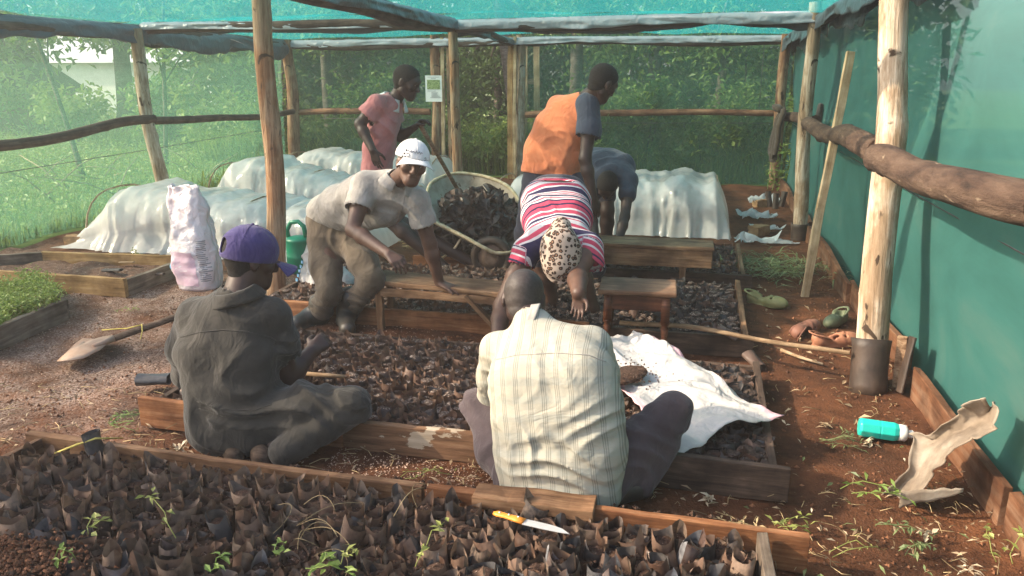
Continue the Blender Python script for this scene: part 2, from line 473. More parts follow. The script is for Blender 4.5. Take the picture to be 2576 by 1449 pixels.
def net(name, hole, teal, tint, diff=.5, streak=.1, vec=(1, 1, 1), mott=.1, trcol=None):
    t = NT(name); v = t.coord(vec)
    a = t.noise(v, 5, 5, .65); b = t.noise(t.coord(), .9, 4, .6)
    op = t.math('MULTIPLY_ADD', a, streak * 2, 1 - hole - streak)
    op = t.math('ADD', op, t.math('MULTIPLY_ADD', b, mott * 2, -mott))
    nd = t.n('Clamp'); t.l(op, nd.inputs[0]); op = nd.outputs[0]
    tp = t.n('BsdfTransparent'); tp.inputs[0].default_value = (*tint, 1)
    tl = t.n('BsdfTranslucent'); tl.inputs[0].default_value = (*(trcol or teal), 1)
    df = t.n('BsdfDiffuse'); df.inputs[0].default_value = (*teal, 1)
    cm = t.ramp(t.noise(t.coord((1, .6, 1)), 1.7, 5, .65, .5), [(.3, tuple(x * .72 for x in teal)), (.55, teal), (.75, (teal[0] * 1.5 + .015, teal[1] * 1.12, teal[2] * 1.08))])
    t.l(cm, df.inputs[0])
    m1 = t.n('MixShader'); m1.inputs[0].default_value = diff; t.l(tl.outputs[0], m1.inputs[1]); t.l(df.outputs[0], m1.inputs[2])
    m2 = t.n('MixShader'); t.l(op, m2.inputs[0]); t.l(tp.outputs[0], m2.inputs[1]); t.l(m1.outputs[0], m2.inputs[2])
    t.l(m2.outputs[0], t.out.inputs[0]); return t.m
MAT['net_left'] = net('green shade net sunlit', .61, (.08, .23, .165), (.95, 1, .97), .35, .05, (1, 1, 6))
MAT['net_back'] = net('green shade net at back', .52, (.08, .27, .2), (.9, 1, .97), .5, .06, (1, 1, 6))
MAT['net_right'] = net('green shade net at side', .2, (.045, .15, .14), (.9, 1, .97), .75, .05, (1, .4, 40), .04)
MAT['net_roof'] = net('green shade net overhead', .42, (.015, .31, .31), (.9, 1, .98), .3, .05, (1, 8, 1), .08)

def film(name, col, rough, transp, trans, bumps=.4, bscale=7, dirt=None):
    t = NT(name); v = t.coord()
    b = t.noise(v, bscale, 4, .55, .6)
    c = col
    if dirt:
        c = t.mix(t.ramp(t.noise(v, 3, 6, .65), [(.45, (0, 0, 0)), (.75, (1, 1, 1))]), col, dirt)
    p = t.pbsdf(c, rough, .5, t.bump(b, bumps, .03), link=False)
    tl = t.n('BsdfTranslucent')
    if isinstance(c, bpy.types.NodeSocket): t.l(c, tl.inputs[0])
    else: tl.inputs[0].default_value = (*c, 1)
    m1 = t.n('MixShader'); m1.inputs[0].default_value = trans; t.l(p.outputs[0], m1.inputs[1]); t.l(tl.outputs[0], m1.inputs[2])
    last = m1.outputs[0]
    if transp:
        tp = t.n('BsdfTransparent'); m2 = t.n('MixShader'); m2.inputs[0].default_value = transp
        t.l(last, m2.inputs[1]); t.l(tp.outputs[0], m2.inputs[2]); last = m2.outputs[0]
    t.l(last, t.out.inputs[0]); return t.m
MAT['film_clear'] = film('milky clear plastic sheet', (.84, .81, .79), .14, .33, .3, .5, 5, (.58, .57, .54))
MAT['film_scrap'] = film('torn clear plastic', (.72, .76, .78), .2, .3, .4)
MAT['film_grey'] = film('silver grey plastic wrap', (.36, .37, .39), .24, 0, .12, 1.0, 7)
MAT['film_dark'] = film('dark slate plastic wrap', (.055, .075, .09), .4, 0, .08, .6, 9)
MAT['sack_white'] = film('white woven sack', (.44, .435, .43), .5, 0, .15, .9, 9, (.6, .55, .48))
MAT['sack_feed'] = film('printed feed sack', (.72, .66, .68), .4, 0, .15, .9, 12, (.62, .5, .52))
MAT['sack_pink'] = M('pink sack weave', [(.62, .33, .36), (.75, .5, .52)], 60, rough=.7, bump=.2)
MAT['black_sleeve'] = M('mud stained black plastic', [(.018, .013, .011), (.045, .03, .022), (.085, .055, .038)], 5, rough=.55, bump=.4, spec=.4)

def leaf(name, c1, c2, trans=.35, rough=.5):
    t = NT(name); gi = t.n('NewGeometry')
    c = t.ramp(gi.outputs['Random Per Island'], [(0, c1), (1, c2)])
    p = t.pbsdf(c, rough, .35, link=False)
    tl = t.n('BsdfTranslucent'); t.l(c, tl.inputs[0])
    m = t.n('MixShader'); m.inputs[0].default_value = trans
    t.l(p.outputs[0], m.inputs[1]); t.l(tl.outputs[0], m.inputs[2]); t.l(m.outputs[0], t.out.inputs[0]); return t.m
MAT['grass'] = leaf('meadow grass', (.11, .17, .03), (.25, .31, .07), .45)
MAT['grass_dark'] = leaf('shaded tall grass', (.1, .18, .03), (.3, .38, .08), .4)  # colour of the tall grass behind the back net
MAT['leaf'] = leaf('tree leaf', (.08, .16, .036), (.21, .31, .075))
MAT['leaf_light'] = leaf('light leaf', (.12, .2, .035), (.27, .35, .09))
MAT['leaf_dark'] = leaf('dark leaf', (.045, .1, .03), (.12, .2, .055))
MAT['leaf_wilt'] = leaf('wilted leaf', (.14, .17, .03), (.36, .38, .12), .3)
MAT['leaf_dry'] = leaf('dry leaf', (.2, .13, .07), (.42, .32, .2), .2)
MAT['leaf_grey'] = leaf('fading green leaf', (.08, .12, .045), (.2, .24, .1), .25)
MAT['leaf_pale'] = leaf('pale husk', (.42, .34, .23), (.6, .52, .38), .2)

def fabric(name, stops, scale=10, rough=.9, weave=420, bump=.12, spec=.15):
    t = NT(name); v = t.coord()
    c = t.ramp(t.noise(v, scale, 6, .65), [(.3 + .4 * i / max(1, len(stops) - 1), s) for i, s in enumerate(stops)])
    h = t.math('ADD', t.math('MULTIPLY', t.noise(v, weave, 2, .5), .3), t.noise(v, 30, 4, .6))
    n0 = t.bump(t.noise(t.coord((1, 1, .7)), 9, 3, .45, 2.2), .55, .022)
    p = t.pbsdf(c, rough, spec, t.bump(h, bump * 2.5, .008, n0)); p.inputs['Sheen Weight'].default_value = .15
    return t.m
MAT['overall'] = fabric('charcoal overall cloth', [(.020, .019, .017), (.033, .031, .027), (.052, .047, .04)], 5)
MAT['purple'] = fabric('purple cap cloth', [(.033, .026, .09), (.05, .04, .135)], 8)
MAT['linen'] = fabric('pale linen shirt', [(.21, .2, .18), (.28, .265, .24), (.33, .315, .29)], 7)
MAT['khaki'] = fabric('grey brown trousers', [(.065, .05, .035), (.1, .079, .056), (.135, .108, .078)], 5)
MAT['mauve'] = fabric('dark mauve trousers', [(.045, .034, .038), (.07, .053, .056), (.11, .085, .085)], 3)
MAT['red_shirt'] = fabric('faded red school shirt', [(.36, .13, .135), (.44, .175, .175), (.5, .23, .22)], 5)
MAT['white_cloth'] = fabric('white cotton', [(.55, .55, .55), (.64, .64, .63)], 6)
MAT['navy'] = fabric('navy cloth', [(.022, .022, .036), (.032, .033, .05)], 6)
MAT['navy_shirt'] = fabric('slate navy shirt', [(.03, .04, .062), (.05, .062, .09)], 5)
MAT['orange'] = fabric('orange tee shirt', [(.5, .16, .085), (.62, .2, .09), (.66, .25, .12)], 3)
MAT['jacket'] = fabric('olive brown jacket', [(.03, .022, .016), (.06, .045, .03)], 8)
MAT['rubber'] = M('dusty rubber boot', [(.012, .014, .014), (.03, .03, .027), (.09, .07, .05)], 7, rough=.45, bump=.2, spec=.45)
def skin(name, a, b, c, sc=9):
    t = NT(name); v = t.coord()
    col = t.ramp(t.noise(v, sc, 5, .6), [(.3, a), (.5, b), (.72, c)])
    h = t.noise(v, 120, 3, .6)
    p = t.pbsdf(col, .5, .35, t.bump(h, .12, .004)); return t.m
MAT['skin'] = skin('brown skin', (.055, .028, .02), (.085, .045, .031), (.12, .066, .046))
MAT['skin2'] = skin('deep brown skin', (.026, .014, .012), (.038, .021, .017), (.056, .032, .025))
MAT['palm'] = skin('palm skin', (.2, .1, .06), (.28, .15, .09), (.34, .19, .12))
MAT['hair'] = M('cropped black hair', [(.006, .005, .005), (.014, .012, .011), (.03, .026, .024)], 130, rough=.85, bump=.9, bdist=.006)
MAT['stubble'] = M('shaved hair', [(.02, .014, .012), (.032, .024, .021), (.05, .04, .036)], 90, rough=.6, bump=.3, bdist=.003, spec=.4)
MAT['eye'] = M('eye', [(.35, .3, .27), (.5, .45, .4)], 40, rough=.3, bump=0, spec=.5)
MAT['dark'] = M('dark print', [(.03, .03, .035), (.05, .05, .055)], 20, bump=0)
MAT['lip'] = M('lip', [(.11, .045, .04), (.16, .07, .06)], 20, rough=.45, bump=.1, spec=.4)
MAT['can_green'] = M('green plastic', [(.0, .16, .085), (.0, .22, .12)], 5, rough=.35, bump=.08, spec=.5)
MAT['teal'] = M('turquoise plastic', [(.01, .42, .35), (.02, .5, .42)], 5, rough=.3, bump=.05, spec=.5)
MAT['cap_white'] = M('grey white plastic', [(.55, .56, .52), (.66, .66, .62)], 8, rough=.4, bump=.05)
MAT['tray'] = M('cement caked tray', [(.2, .17, .13), (.36, .31, .25), (.46, .41, .34)], 6, rough=.85, bump=.6, fleck=((.18, .12, .08), 20, .62))
MAT['tray_rim'] = M('yellow cement rim', [(.3, .22, .12), (.45, .37, .24), (.55, .47, .34)], 20, rough=.9, bump=.8)
MAT['iron'] = M('rusty iron', [(.05, .035, .03), (.12, .08, .06), (.2, .15, .12)], 12, rough=.6, bump=.3, metal=.3)
MAT['blade_dirty'] = M('earth caked shovel steel', [(.24, .13, .08), (.34, .21, .14), (.42, .3, .22)], 6, rough=.65, bump=.25, spec=.4)
MAT['steel'] = M('knife steel', [(.55, .56, .56), (.7, .7, .7)], 12, rough=.35, bump=.05, metal=.6, spec=.5)
MAT['handle_orange'] = M('orange handle', [(.65, .2, .015), (.8, .29, .03)], 10, rough=.4, bump=.08, spec=.5)
MAT['brick'] = M('earth brick', [(.17, .09, .04), (.28, .17, .085), (.38, .25, .14)], 10, rough=.95, bump=.7)
MAT['bone_sheet'] = M('buckled pale sheet', [(.07, .05, .036), (.2, .16, .12), (.34, .3, .245)], 5.5, rough=.8, bump=.35, fleck=((.13, .1, .07), 7, .66))
MAT['clog_green'] = M('olive clog', [(.12, .13, .05), (.22, .22, .1)], 9, rough=.55, bump=.1)
MAT['clog_leaf'] = M('green clog', [(.07, .09, .05), (.15, .17, .10)], 9, rough=.55, bump=.1)
MAT['clog_brown'] = M('brown clog', [(.17, .075, .05), (.27, .13, .09)], 9, rough=.55, bump=.1)
MAT['clog_orange'] = M('orange brown clog', [(.27, .11, .06), (.36, .17, .1)], 9, rough=.55, bump=.1)
MAT['paper'] = M('white paper', [(.7, .7, .68), (.78, .78, .76)], 9, rough=.6, bump=.02)
MAT['ink'] = M('grey print', [(.2, .2, .21), (.32, .32, .33)], 9, bump=0)
MAT['poster_photo'] = M('printed picture of seedlings', [(.05, .07, .03), (.2, .28, .1), (.45, .52, .3)], 60, rough=.6, bump=0)
MAT['blue_print'] = M('blue print', [(.1, .3, .5), (.25, .45, .6)], 20, rough=.5, bump=.05)
MAT['orange_print'] = M('orange print', [(.6, .25, .04), (.7, .4, .1)], 20, rough=.5, bump=.05)
MAT['lilac_print'] = M('lilac print', [(.55, .36, .45), (.66, .5, .56)], 14, rough=.45, bump=.3)
MAT['wall_white'] = M('whitewashed wall', [(.6, .6, .58), (.75, .74, .72)], 4, rough=.9, bump=.1)
MAT['wall_pink'] = M('faded render', [(.38, .28, .24), (.5, .4, .35)], 4, rough=.9, bump=.1)
MAT['roof_tin'] = M('pale tin roof', [(.5, .5, .52), (.68, .68, .7)], 3, (1, 6, 1), rough=.45, bump=.1)
MAT['roof_dark'] = M('dark thatch roof', [(.03, .03, .03), (.08, .075, .065)], 6, rough=.95, bump=.5)
MAT['mud_wall'] = M('mud wall', [(.12, .08, .06), (.2, .14, .1)], 5, rough=.95, bump=.3)
MAT['wire'] = M('wire', [(.05, .05, .05), (.1, .1, .1)], 9, rough=.5, bump=0, metal=.5)
MAT['twine'] = M('yellow twine', [(.45, .37, .08), (.6, .5, .15)], 20, bump=.1)
MAT['void'] = M('window dark', [(.01, .01, .012), (.03, .03, .035)], 9, rough=.3, bump=0)

def plaid():
    t = NT('checked cotton shirt')
    at = t.n('Attribute', attribute_name='pu'); av = t.n('Attribute', attribute_name='pv')
    def lines(sock, freq, lo, hi):
        f = t.math('FRACT', t.math('MULTIPLY', sock, freq)); a = t.math('GREATER_THAN', f, lo); b = t.math('LESS_THAN', f, hi)
        return t.math('MULTIPLY', a, b)
    u, v = at.outputs['Fac'], av.outputs['Fac']
    w = t.noise(t.coord(), 6, 3, .5); u = t.math('ADD', u, t.math('MULTIPLY', w, .012))
    l1 = t.math('ADD', t.math('ADD', lines(u, 19, .0, .07), lines(u, 19, .14, .21)), lines(u, 19, .28, .35))
    band = lines(u, 19, .5, .9); hb = lines(v, 15, .2, .6)
    c = t.ramp(t.noise(t.coord(), 5, 5, .6), [(.3, (.31, .295, .24)), (.7, (.38, .365, .305))])
    c = t.mix(t.math('MULTIPLY', hb, .45), c, (.29, .31, .28)); c = t.mix(t.math('MULTIPLY', band, .25), c, (.34, .31, .24))
    c = t.mix(t.math('MULTIPLY', l1, .6), c, (.14, .135, .11))
    h = t.noise(t.coord(), 24, 4, .6)
    n0 = t.bump(t.noise(t.coord((.5, 1, 1)), 8, 3, .45, 2.2), .5, .022)
    t.pbsdf(c, .9, .15, t.bump(h, .35, .008, n0)); return t.m
MAT['plaid'] = plaid()
def stripes():
    t = NT('striped polo jersey'); at = t.n('Attribute', attribute_name='pv')
    f = t.math('FRACT', at.outputs['Fac'])
    W, N, R = (.5, .49, .5), (.025, .022, .06), (.40, .055, .10)
    seq = [W, R, W, N, N, W, R, R, W, R, R, N, R, R, N, W, R, W, N, N, W, R, W, R, W, N, N, N, W, R, R, W, N]
    c = t.ramp(f, [(i / len(seq), s) for i, s in enumerate(seq)][:32], 'CONSTANT')
    h = t.noise(t.coord(), 28, 4, .6)
    n0 = t.bump(t.noise(t.coord((1, 1, 1)), 9, 3, .45, 2.2), .5, .02)
    t.pbsdf(c, .9, .15, t.bump(h, .3, .008, n0)); return t.m
MAT['stripes'] = stripes()
def leopard():
    t = NT('leopard print cloth'); v = t.coord()
    w = t.n('TexNoise'); w.inputs['Scale'].default_value = 30; t.l(v, w.inputs['Vector'])
    wv = t.n('VectorMath', operation='MULTIPLY_ADD'); t.l(w.outputs['Color'], wv.inputs[0]); wv.inputs[1].default_value = (.022,) * 3; t.l(v, wv.inputs[2])
    vo = t.n('TexVoronoi'); vo.inputs['Scale'].default_value = 40; t.l(wv.outputs[0], vo.inputs['Vector'])
    c = t.ramp(vo.outputs['Distance'], [(0, (.22, .12, .075)), (.2, (.2, .11, .07)), (.24, (.022, .013, .01)), (.43, (.03, .018, .014)), (.49, (.36, .29, .24)), (1, (.42, .34, .28))])
    t.pbsdf(c, .85, .2, t.bump(t.noise(v, 30, 3, .5), .2, .006)); return t.m
MAT['leopard'] = leopard()
# ------------------------------------------------------------------ the setting
XL, XR, YB, ZR = -6.45, 1.27, 12.45, 2.2          # left net, right net, back net, roof
def axis_steps(segs):
    out = [segs[0][0]]
    for a, b, st in segs:
        n = max(1, int(round((b - a) / st)))
        out += [a + (b - a) * (i + 1) / n for i in range(n)]
    return np.array(out)
gx = axis_steps([(-90, -40, 10), (-40, -7, 1.2), (-7, 1.6, .045), (1.6, 10, 1.0), (10, 70, 10)])
gy = axis_steps([(-36, 1.5, 4), (1.5, 7, .045), (7, 13, .12), (13, 40, 1.2), (40, 96, 14)])
GX, GY = np.meshgrid(gx, gy, indexing='ij')
def ground_z(x, y):
    ins = (x > -6.45) & (x < 1.3) & (y < 12.5)
    z = .018 * fbm(x * 1.3, y * 1.3, 0, 3) + np.where(ins, .010 * fbm(x * 8, y * 8, 3, 3), .05 * fbm(x * .3, y * .3, 5, 3))
    return z - .01
GZ = ground_z(GX, GY)
nx, ny = GX.shape
idx = np.arange(nx * ny).reshape(nx, ny)
fq = np.stack([idx[:-1, :-1], idx[1:, :-1], idx[1:, 1:], idx[:-1, 1:]], -1).reshape(-1, 4)
ground = link('ground', mesh_np('ground', np.stack([GX, GY, GZ], -1).reshape(-1, 3), fq), None, MAT['soil'])
tag(ground, kind='structure')

# ---------- scatter helpers (one mesh of many small faces)
def rot_frames(n, tilt, rs):
    """random unit frames: along a, across b"""
    az = rs.uniform(0, 2 * math.pi, n); el = rs.uniform(-tilt, tilt, n); ro = rs.uniform(-1, 1, n) * tilt
    a = np.stack([np.cos(az) * np.cos(el), np.sin(az) * np.cos(el), np.sin(el)], -1)
    s = np.stack([-np.sin(az), np.cos(az), np.zeros(n)], -1)
    nn = np.cross(a, s)
    b = s * np.cos(ro)[:, None] + nn * np.sin(ro)[:, None]
    return a, b
def leaf_mesh(name, pts, length, width, tilt, rs, bend=.15):
    """each leaf: pointed blade of two quads, folded a little along the length"""
    n = len(pts); a, b = rot_frames(n, tilt, rs)
    L = length * rs.uniform(.6, 1.25, n)[:, None]; Wd = width * rs.uniform(.6, 1.25, n)[:, None]
    nn = np.cross(a, b)
    v = np.stack([pts, pts + a * L * .5 - b * Wd * .5 + nn * L * bend, pts + a * L * .5 + b * Wd * .5 + nn * L * bend, pts + a * L], 1)
    k = np.arange(n)[:, None] * 4
    f = np.concatenate([k + 0, k + 1, k + 3, k + 2], 1)
    return mesh_np(name, v.reshape(-1, 3), f, smooth=False)
def blades(name, base, h, w, lean, rs):
    """grass blades: tapered strips of two quads"""
    n = len(base); az = rs.uniform(0, 6.283, n); H = h * rs.uniform(.5, 1.3, n); ln = lean * rs.uniform(.2, 1.3, n)
    d = np.stack([np.cos(az), np.sin(az), np.zeros(n)], -1); s = np.stack([-np.sin(az), np.cos(az), np.zeros(n)], -1)
    W_ = (w * rs.uniform(.6, 1.3, n))[:, None]
    up = np.array([0, 0, 1.0])
    p1 = base + up * (H * .55)[:, None] + d * (H * ln * .25)[:, None]
    p2 = base + up * (H * (1 - .25 * ln))[:, None] + d * (H * ln)[:, None]
    v = np.stack([base - s * W_ / 2, base + s * W_ / 2, p1 - s * W_ * .4, p1 + s * W_ * .4, p2 - s * W_ * .08, p2 + s * W_ * .08], 1)
    k = np.arange(n)[:, None] * 6
    f = np.concatenate([np.concatenate([k, k + 1, k + 3, k + 2], 1), np.concatenate([k + 2, k + 3, k + 5, k + 4], 1)], 0)
    return mesh_np(name, v.reshape(-1, 3), f, smooth=False)

rs = np.random.RandomState(5)
# meadow beyond the left net
n = 52000
yy = 3.5 + 26 * rs.rand(n) ** 1.5; xx = -6.6 - (yy * .9 + 2) * rs.rand(n) ** 1.2
b = np.stack([xx, yy, ground_z(xx, yy) - .02], -1)
hh = np.clip(.22 + .2 * fbm(xx * .5, yy * .5, 1, 3), .08, .6)
o = link('meadow_grass', blades('meadow_grass', b, hh, .012 + .0009 * yy, .55, rs), None, MAT['grass']); tag(o, 'long sunlit meadow grass outside the left net', 'grass', kind='stuff')
# low broad-leaved weeds among the grass
n = 16000
yy = 4 + 18 * rs.rand(n) ** 1.3; xx = -6.7 - (yy * .8 + 2) * rs.rand(n)
z = ground_z(xx, yy) + rs.uniform(.05, .3, n)
o = link('meadow_weeds', leaf_mesh('meadow_weeds', np.stack([xx, yy, z], -1), .09, .05, .8, rs), None, MAT['leaf_light']); tag(o, 'low broad-leaved weeds in the sunny meadow', 'weeds', kind='stuff')
# tall grass and weeds behind the doorway and back net
n = 16000
xx = rs.uniform(-9, 2.2, n); yy = 12.75 + 5 * rs.rand(n) ** 1.5
b = np.stack([xx, yy, ground_z(xx, yy) - .02], -1)
o = link('tall_grass', blades('tall_grass', b, np.clip(.55 + .3 * fbm(xx, yy, 2, 2), .2, 1.2), .02, .75, rs), None, MAT['grass_dark']); tag(o, 'tall arching grass just outside the doorway', 'grass', kind='stuff')
n = 22000
xx = rs.uniform(-9, 2.2, n); yy = 12.8 + 4 * rs.rand(n) ** 1.4
z = rs.rand(n) ** 1.4 * np.clip(.8 + .5 * fbm(xx * .7, yy * .7, 4, 2), .2, 1.5)
o = link('undergrowth', leaf_mesh('undergrowth', np.stack([xx, yy, z], -1), .11, .055, .9, rs), None, MAT['leaf']); tag(o, 'leafy green undergrowth behind the back net', 'undergrowth', kind='stuff')

def crown_points(c, r, n, rs, clumps=14, spread=.35):
    """points in uneven leaf clumps inside an ellipsoid"""
    c, r = np.asarray(c, float), np.asarray(r, float)
    d = rs.normal(size=(clumps, 3)); d /= np.linalg.norm(d, axis=1)[:, None]
    cc = c + d * r * (rs.rand(clumps, 1) ** .5) * .85
    k = rs.randint(0, clumps, n)
    sz = rs.uniform(.5, 1.2, clumps)[k][:, None] * spread
    return cc[k] + rs.normal(size=(n, 3)) * r * sz * .6, cc
def tree(name, base, h, lean, r, crown_c, crown_r, n, leafm, label, seed, ll=.14, lw=.07, clumps=14, group=None, limbs=5, cat='tree'):
    rs = np.random.RandomState(seed)
    base = np.asarray(base, float); t = thing(name, base, label, cat, group)
    top = base + V(lean[0], lean[1], h)
    m = MB(); ts = np.linspace(0, 1, 9)
    path = [base + (top - base) * u + V(.05 * h * .1 * math.sin(5 * u + seed), .05 * h * .1 * math.cos(4 * u + seed), 0) + V(0, 0, -.1 if u == 0 else 0) for u in ts]
    m.tube(path, [r * (1.25 if u == 0 else 1) * (1 - .6 * u) for u in ts], 10, noise=.07, seed=seed)
    pts, cc = crown_points(crown_c, crown_r, n, rs, clumps)
    for q in cc[:limbs]:
        s = path[rs.randint(4, 8)]
        m.tube([s, (s + q) / 2 + V(0, 0, .1), q], [r * .38, r * .25, r * .1], 6)
    m.build('trunk', MAT['trunk'], t, smooth=True)
    link('crown', leaf_mesh('crown', pts, ll, lw, 1.1, rs), t, leafm)
    return t
def shrub(name, base, h, rad, n, leafm, label, seed, ll=.12, lw=.06, group=None, cat='bush', stems=5):
    rs = np.random.RandomState(seed); base = np.asarray(base, float)
    t = thing(name, base, label, cat, group)
    pts, cc = crown_points(base + V(0, 0, h * .55), (rad, rad, h * .5), n, rs, 12, .4)
    pts[:, 2] = np.maximum(pts[:, 2], .02)
    link('foliage', leaf_mesh('foliage', pts, ll, lw, 1.1, rs), t, leafm)
    m = MB()
    for q in cc[:stems]: m.tube([base + V(0, 0, -.05), (base + q) / 2 + V(.03, 0, 0), q], [.018, .013, .006], 6)
    m.build('stem', MAT['trunk'], t, smooth=True)
    return t
BT = 'trees crowding behind the back net'
# trees behind the back wall, left to right
tree('tree', (-8.0, 14.2, 0), 5, (.3, 0), .12, (-7.8, 14.3, 2.9), (1.5, 1.0, 1.5), 2600, MAT['leaf'], 'leafy tree with a straight pale trunk behind the back left corner post', 21, group=BT)
tree('tree', (-6.8, 13.9, 0), 5, (-.2, .2), .13, (-6.7, 13.8, 3.0), (1.3, .9, 1.2), 2400, MAT['leaf_light'], 'sunlit pale trunked tree just right of the back left corner post', 22, group=BT)
tree('tree', (-5.6, 15, 0), 5.5, (.2, 0), .16, (-5.4, 14.6, 2.3), (1.5, 1.1, 1.7), 3000, MAT['leaf'], 'dense tree behind the boy in the red shirt', 23, group=BT)
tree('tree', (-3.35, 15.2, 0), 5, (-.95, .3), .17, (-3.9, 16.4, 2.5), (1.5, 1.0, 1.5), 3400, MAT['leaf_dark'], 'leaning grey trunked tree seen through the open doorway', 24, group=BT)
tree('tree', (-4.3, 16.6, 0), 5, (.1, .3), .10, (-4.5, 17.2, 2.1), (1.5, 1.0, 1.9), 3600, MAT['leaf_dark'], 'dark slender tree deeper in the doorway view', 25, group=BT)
tree('tree', (-2.3, 14.6, 0), 5, (.15, 0), .15, (-2.2, 14.8, 2.7), (1.3, 1.0, 1.4), 3200, MAT['leaf'], 'brown trunked tree behind the net beside the doorway', 26, group=BT)
tree('tree', (-.9, 14.8, 0), 5, (.2, 0), .16, (-.8, 14.6, 2.2), (1.4, 1.0, 1.9), 3400, MAT['leaf'], 'big leafy tree behind the middle of the back right net', 27, group=BT)
tree('tree', (.25, 14.4, 0), 4.4, (.35, 0), .12, (.5, 14.2, 2.1), (1.1, .8, 1.6), 3000, MAT['leaf'], 'tree with a vine-wrapped crooked trunk behind the back right net', 28, group=BT)
tree('tree', (2.2, 14.6, 0), 4.4, (.3, 0), .13, (2.4, 14.6, 2.0), (1.3, 1.2, 1.7), 2200, MAT['leaf_dark'], 'dark tree beyond the back right corner post', 29, group=BT)
for k, (x, y, h, rad, n, mk, lab) in enumerate([
    (-7.5, 13.1, 1.5, .8, 1600, 'leaf_light', 'light green bush against the back net left of the corner post'),
    (-5.9, 13.2, 1.7, .9, 2400, 'leaf', 'mid green bush behind the back rail and red shirt'),
    (-4.7, 13.3, 1.3, .7, 1600, 'leaf_light', 'sunlit bush behind the paper poster'),
    (-2.9, 13.6, 1.0, .6, 1300, 'leaf_light', 'bright leafy bush low in the doorway'),
    (-1.9, 13.1, 1.5, .7, 1900, 'leaf', 'green bush behind the net right of the door frame'),
    (-.9, 13.3, 1.9, .9, 2600, 'leaf', 'tall green bush behind the orange shirt'),
    (-3.7, 12.95, .75, .45, 1100, 'leaf_light', 'bright low bush just outside the doorway on its left'), (-3.15, 13.1, .9, .4, 900, 'leaf_light', 'bright low bush just outside the doorway on its right'),
    (.1, 13.1, 1.2, .7, 1800, 'leaf_light', 'light green bush under the right end of the back rail'),
    (.9, 13.4, 1.7, .8, 2200, 'leaf', 'feathery green bush behind the back right corner')]):
    shrub('bush', (x, y, 0), h, rad, n, MAT[mk], lab, 40 + k, group='bushes along the back net')
# dark wood behind everything
rs = np.random.RandomState(77)
n = 26000
xx = rs.uniform(-13, 5, n); yy = rs.uniform(17, 21, n); zz = rs.uniform(0, 6, n) * (.7 + .3 * vnoise(xx * .6, 3, 1))
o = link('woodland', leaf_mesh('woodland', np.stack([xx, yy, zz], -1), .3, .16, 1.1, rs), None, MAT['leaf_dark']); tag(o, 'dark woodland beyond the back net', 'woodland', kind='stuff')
# outside the left net: young trees, far trees
MT = 'trees in the meadow beyond the left net'
def sapling(base, h, lean, label, seed, n=260):
    return tree('sapling', base, h, lean, .045, np.asarray(base) + V(lean[0] * .8, lean[1] * .8, h * .78), (.8, .8, .8), n, MAT['leaf_light'], label, seed, ll=.16, lw=.08, clumps=9, group=MT, limbs=7)
sapling((-9.6, 10.6, 0), 3.4, (-.95, .2), 'thin bare leaning sapling in the meadow left of the left wall post', 31, 170)
sapling((-9.3, 12.2, 0), 3.0, (.25, .2), 'slender sapling in the meadow right of the left wall post', 32, 420)
for k, (x, y, h, r, cr, n, mk, lab) in enumerate([
    (-20, 19, 6, .22, (2.6, 2, 2.0), 3000, 'leaf', 'spreading tree far left beyond the meadow'),
    (-16.4, 20, 6, .28, (2.4, 2, 1.6), 2600, 'leaf_light', 'pale trunked tree standing before the low white building'),
    (-13.6, 19.5, 6, .2, (2.2, 2, 1.9), 2800, 'leaf', 'green tree right of the pale building in the meadow'),
    (-11.4, 18.0, 6, .2, (1.8, 1.6, 2.0), 2800, 'leaf_light', 'bushy tree behind the gap left of the centre post'),
    (-9.6, 16.5, 6, .2, (1.5, 1.4, 2.0), 2600, 'leaf', 'tree just beyond the back left corner of the meadow')]):
    tree('tree', (x, y, 0), h, (.3, .2), r, (x + .2, y, 3.4), cr, n, MAT[mk], lab, 50 + k, ll=.3, lw=.15, clumps=20, group=MT)
for k, (x, y, h, rad, n, mk, lab) in enumerate([
    (-17.6, 17.5, 1.7, 1.1, 1300, 'leaf', 'round bush in front of the dark hut'),
    (-15.0, 16.5, 1.5, 1.0, 1200, 'leaf_light', 'yellow green bush beside the dark hut'),
    (-12.4, 16.6, 1.8, 1.0, 1300, 'leaf', 'bush at the far edge of the meadow'),
    (-10.6, 15.6, 1.4, .8, 1200, 'leaf_light', 'light bush at the meadow edge near the back corner')]):
    shrub('bush', (x, y, 0), h, rad, n, MAT[mk], lab, 60 + k, ll=.2, lw=.1, group='bushes at the far edge of the meadow')
for k, (x, y, z, r) in enumerate([(-6.9, .8, 3.6, 1.1), (-8.6, 2.6, 4.7, 1.2), (-6.2, -.6, 4.4, .9)]):  # unseen trees, added to throw dappled shade on the near beds
    tree('tree', (x - .4, y - .5, 0), z, (.3, .4), .14, (x, y, z), (r, r, r * .7), 420, MAT['leaf'], ['broad leaved tree shading the near beds from outside the left net', 'taller tree shading the middle beds from the left', 'tree shading the near bed from behind the camera on the left'][k], 80 + k, ll=.24, lw=.15, clumps=9, group='shade trees outside the near left wall')
# fallen brushwood in the meadow
m = MB()
for k in range(16):
    p = V(rs.uniform(-9.4, -6.9), rs.uniform(8.2, 11), .05); a = rs.uniform(0, 6.28); L = rs.uniform(.6, 1.5)
    q = p + V(math.cos(a) * L, math.sin(a) * L, rs.uniform(.0, .6))
    m.tube([p, (p + q) / 2 + V(0, 0, .08), q], [.012, .009, .004], 5)
o = recenter(m.build('brushwood', MAT['stick'], None, smooth=True)); tag(o, 'heap of thin dry branches lying in the meadow grass', 'brushwood', kind='stuff')
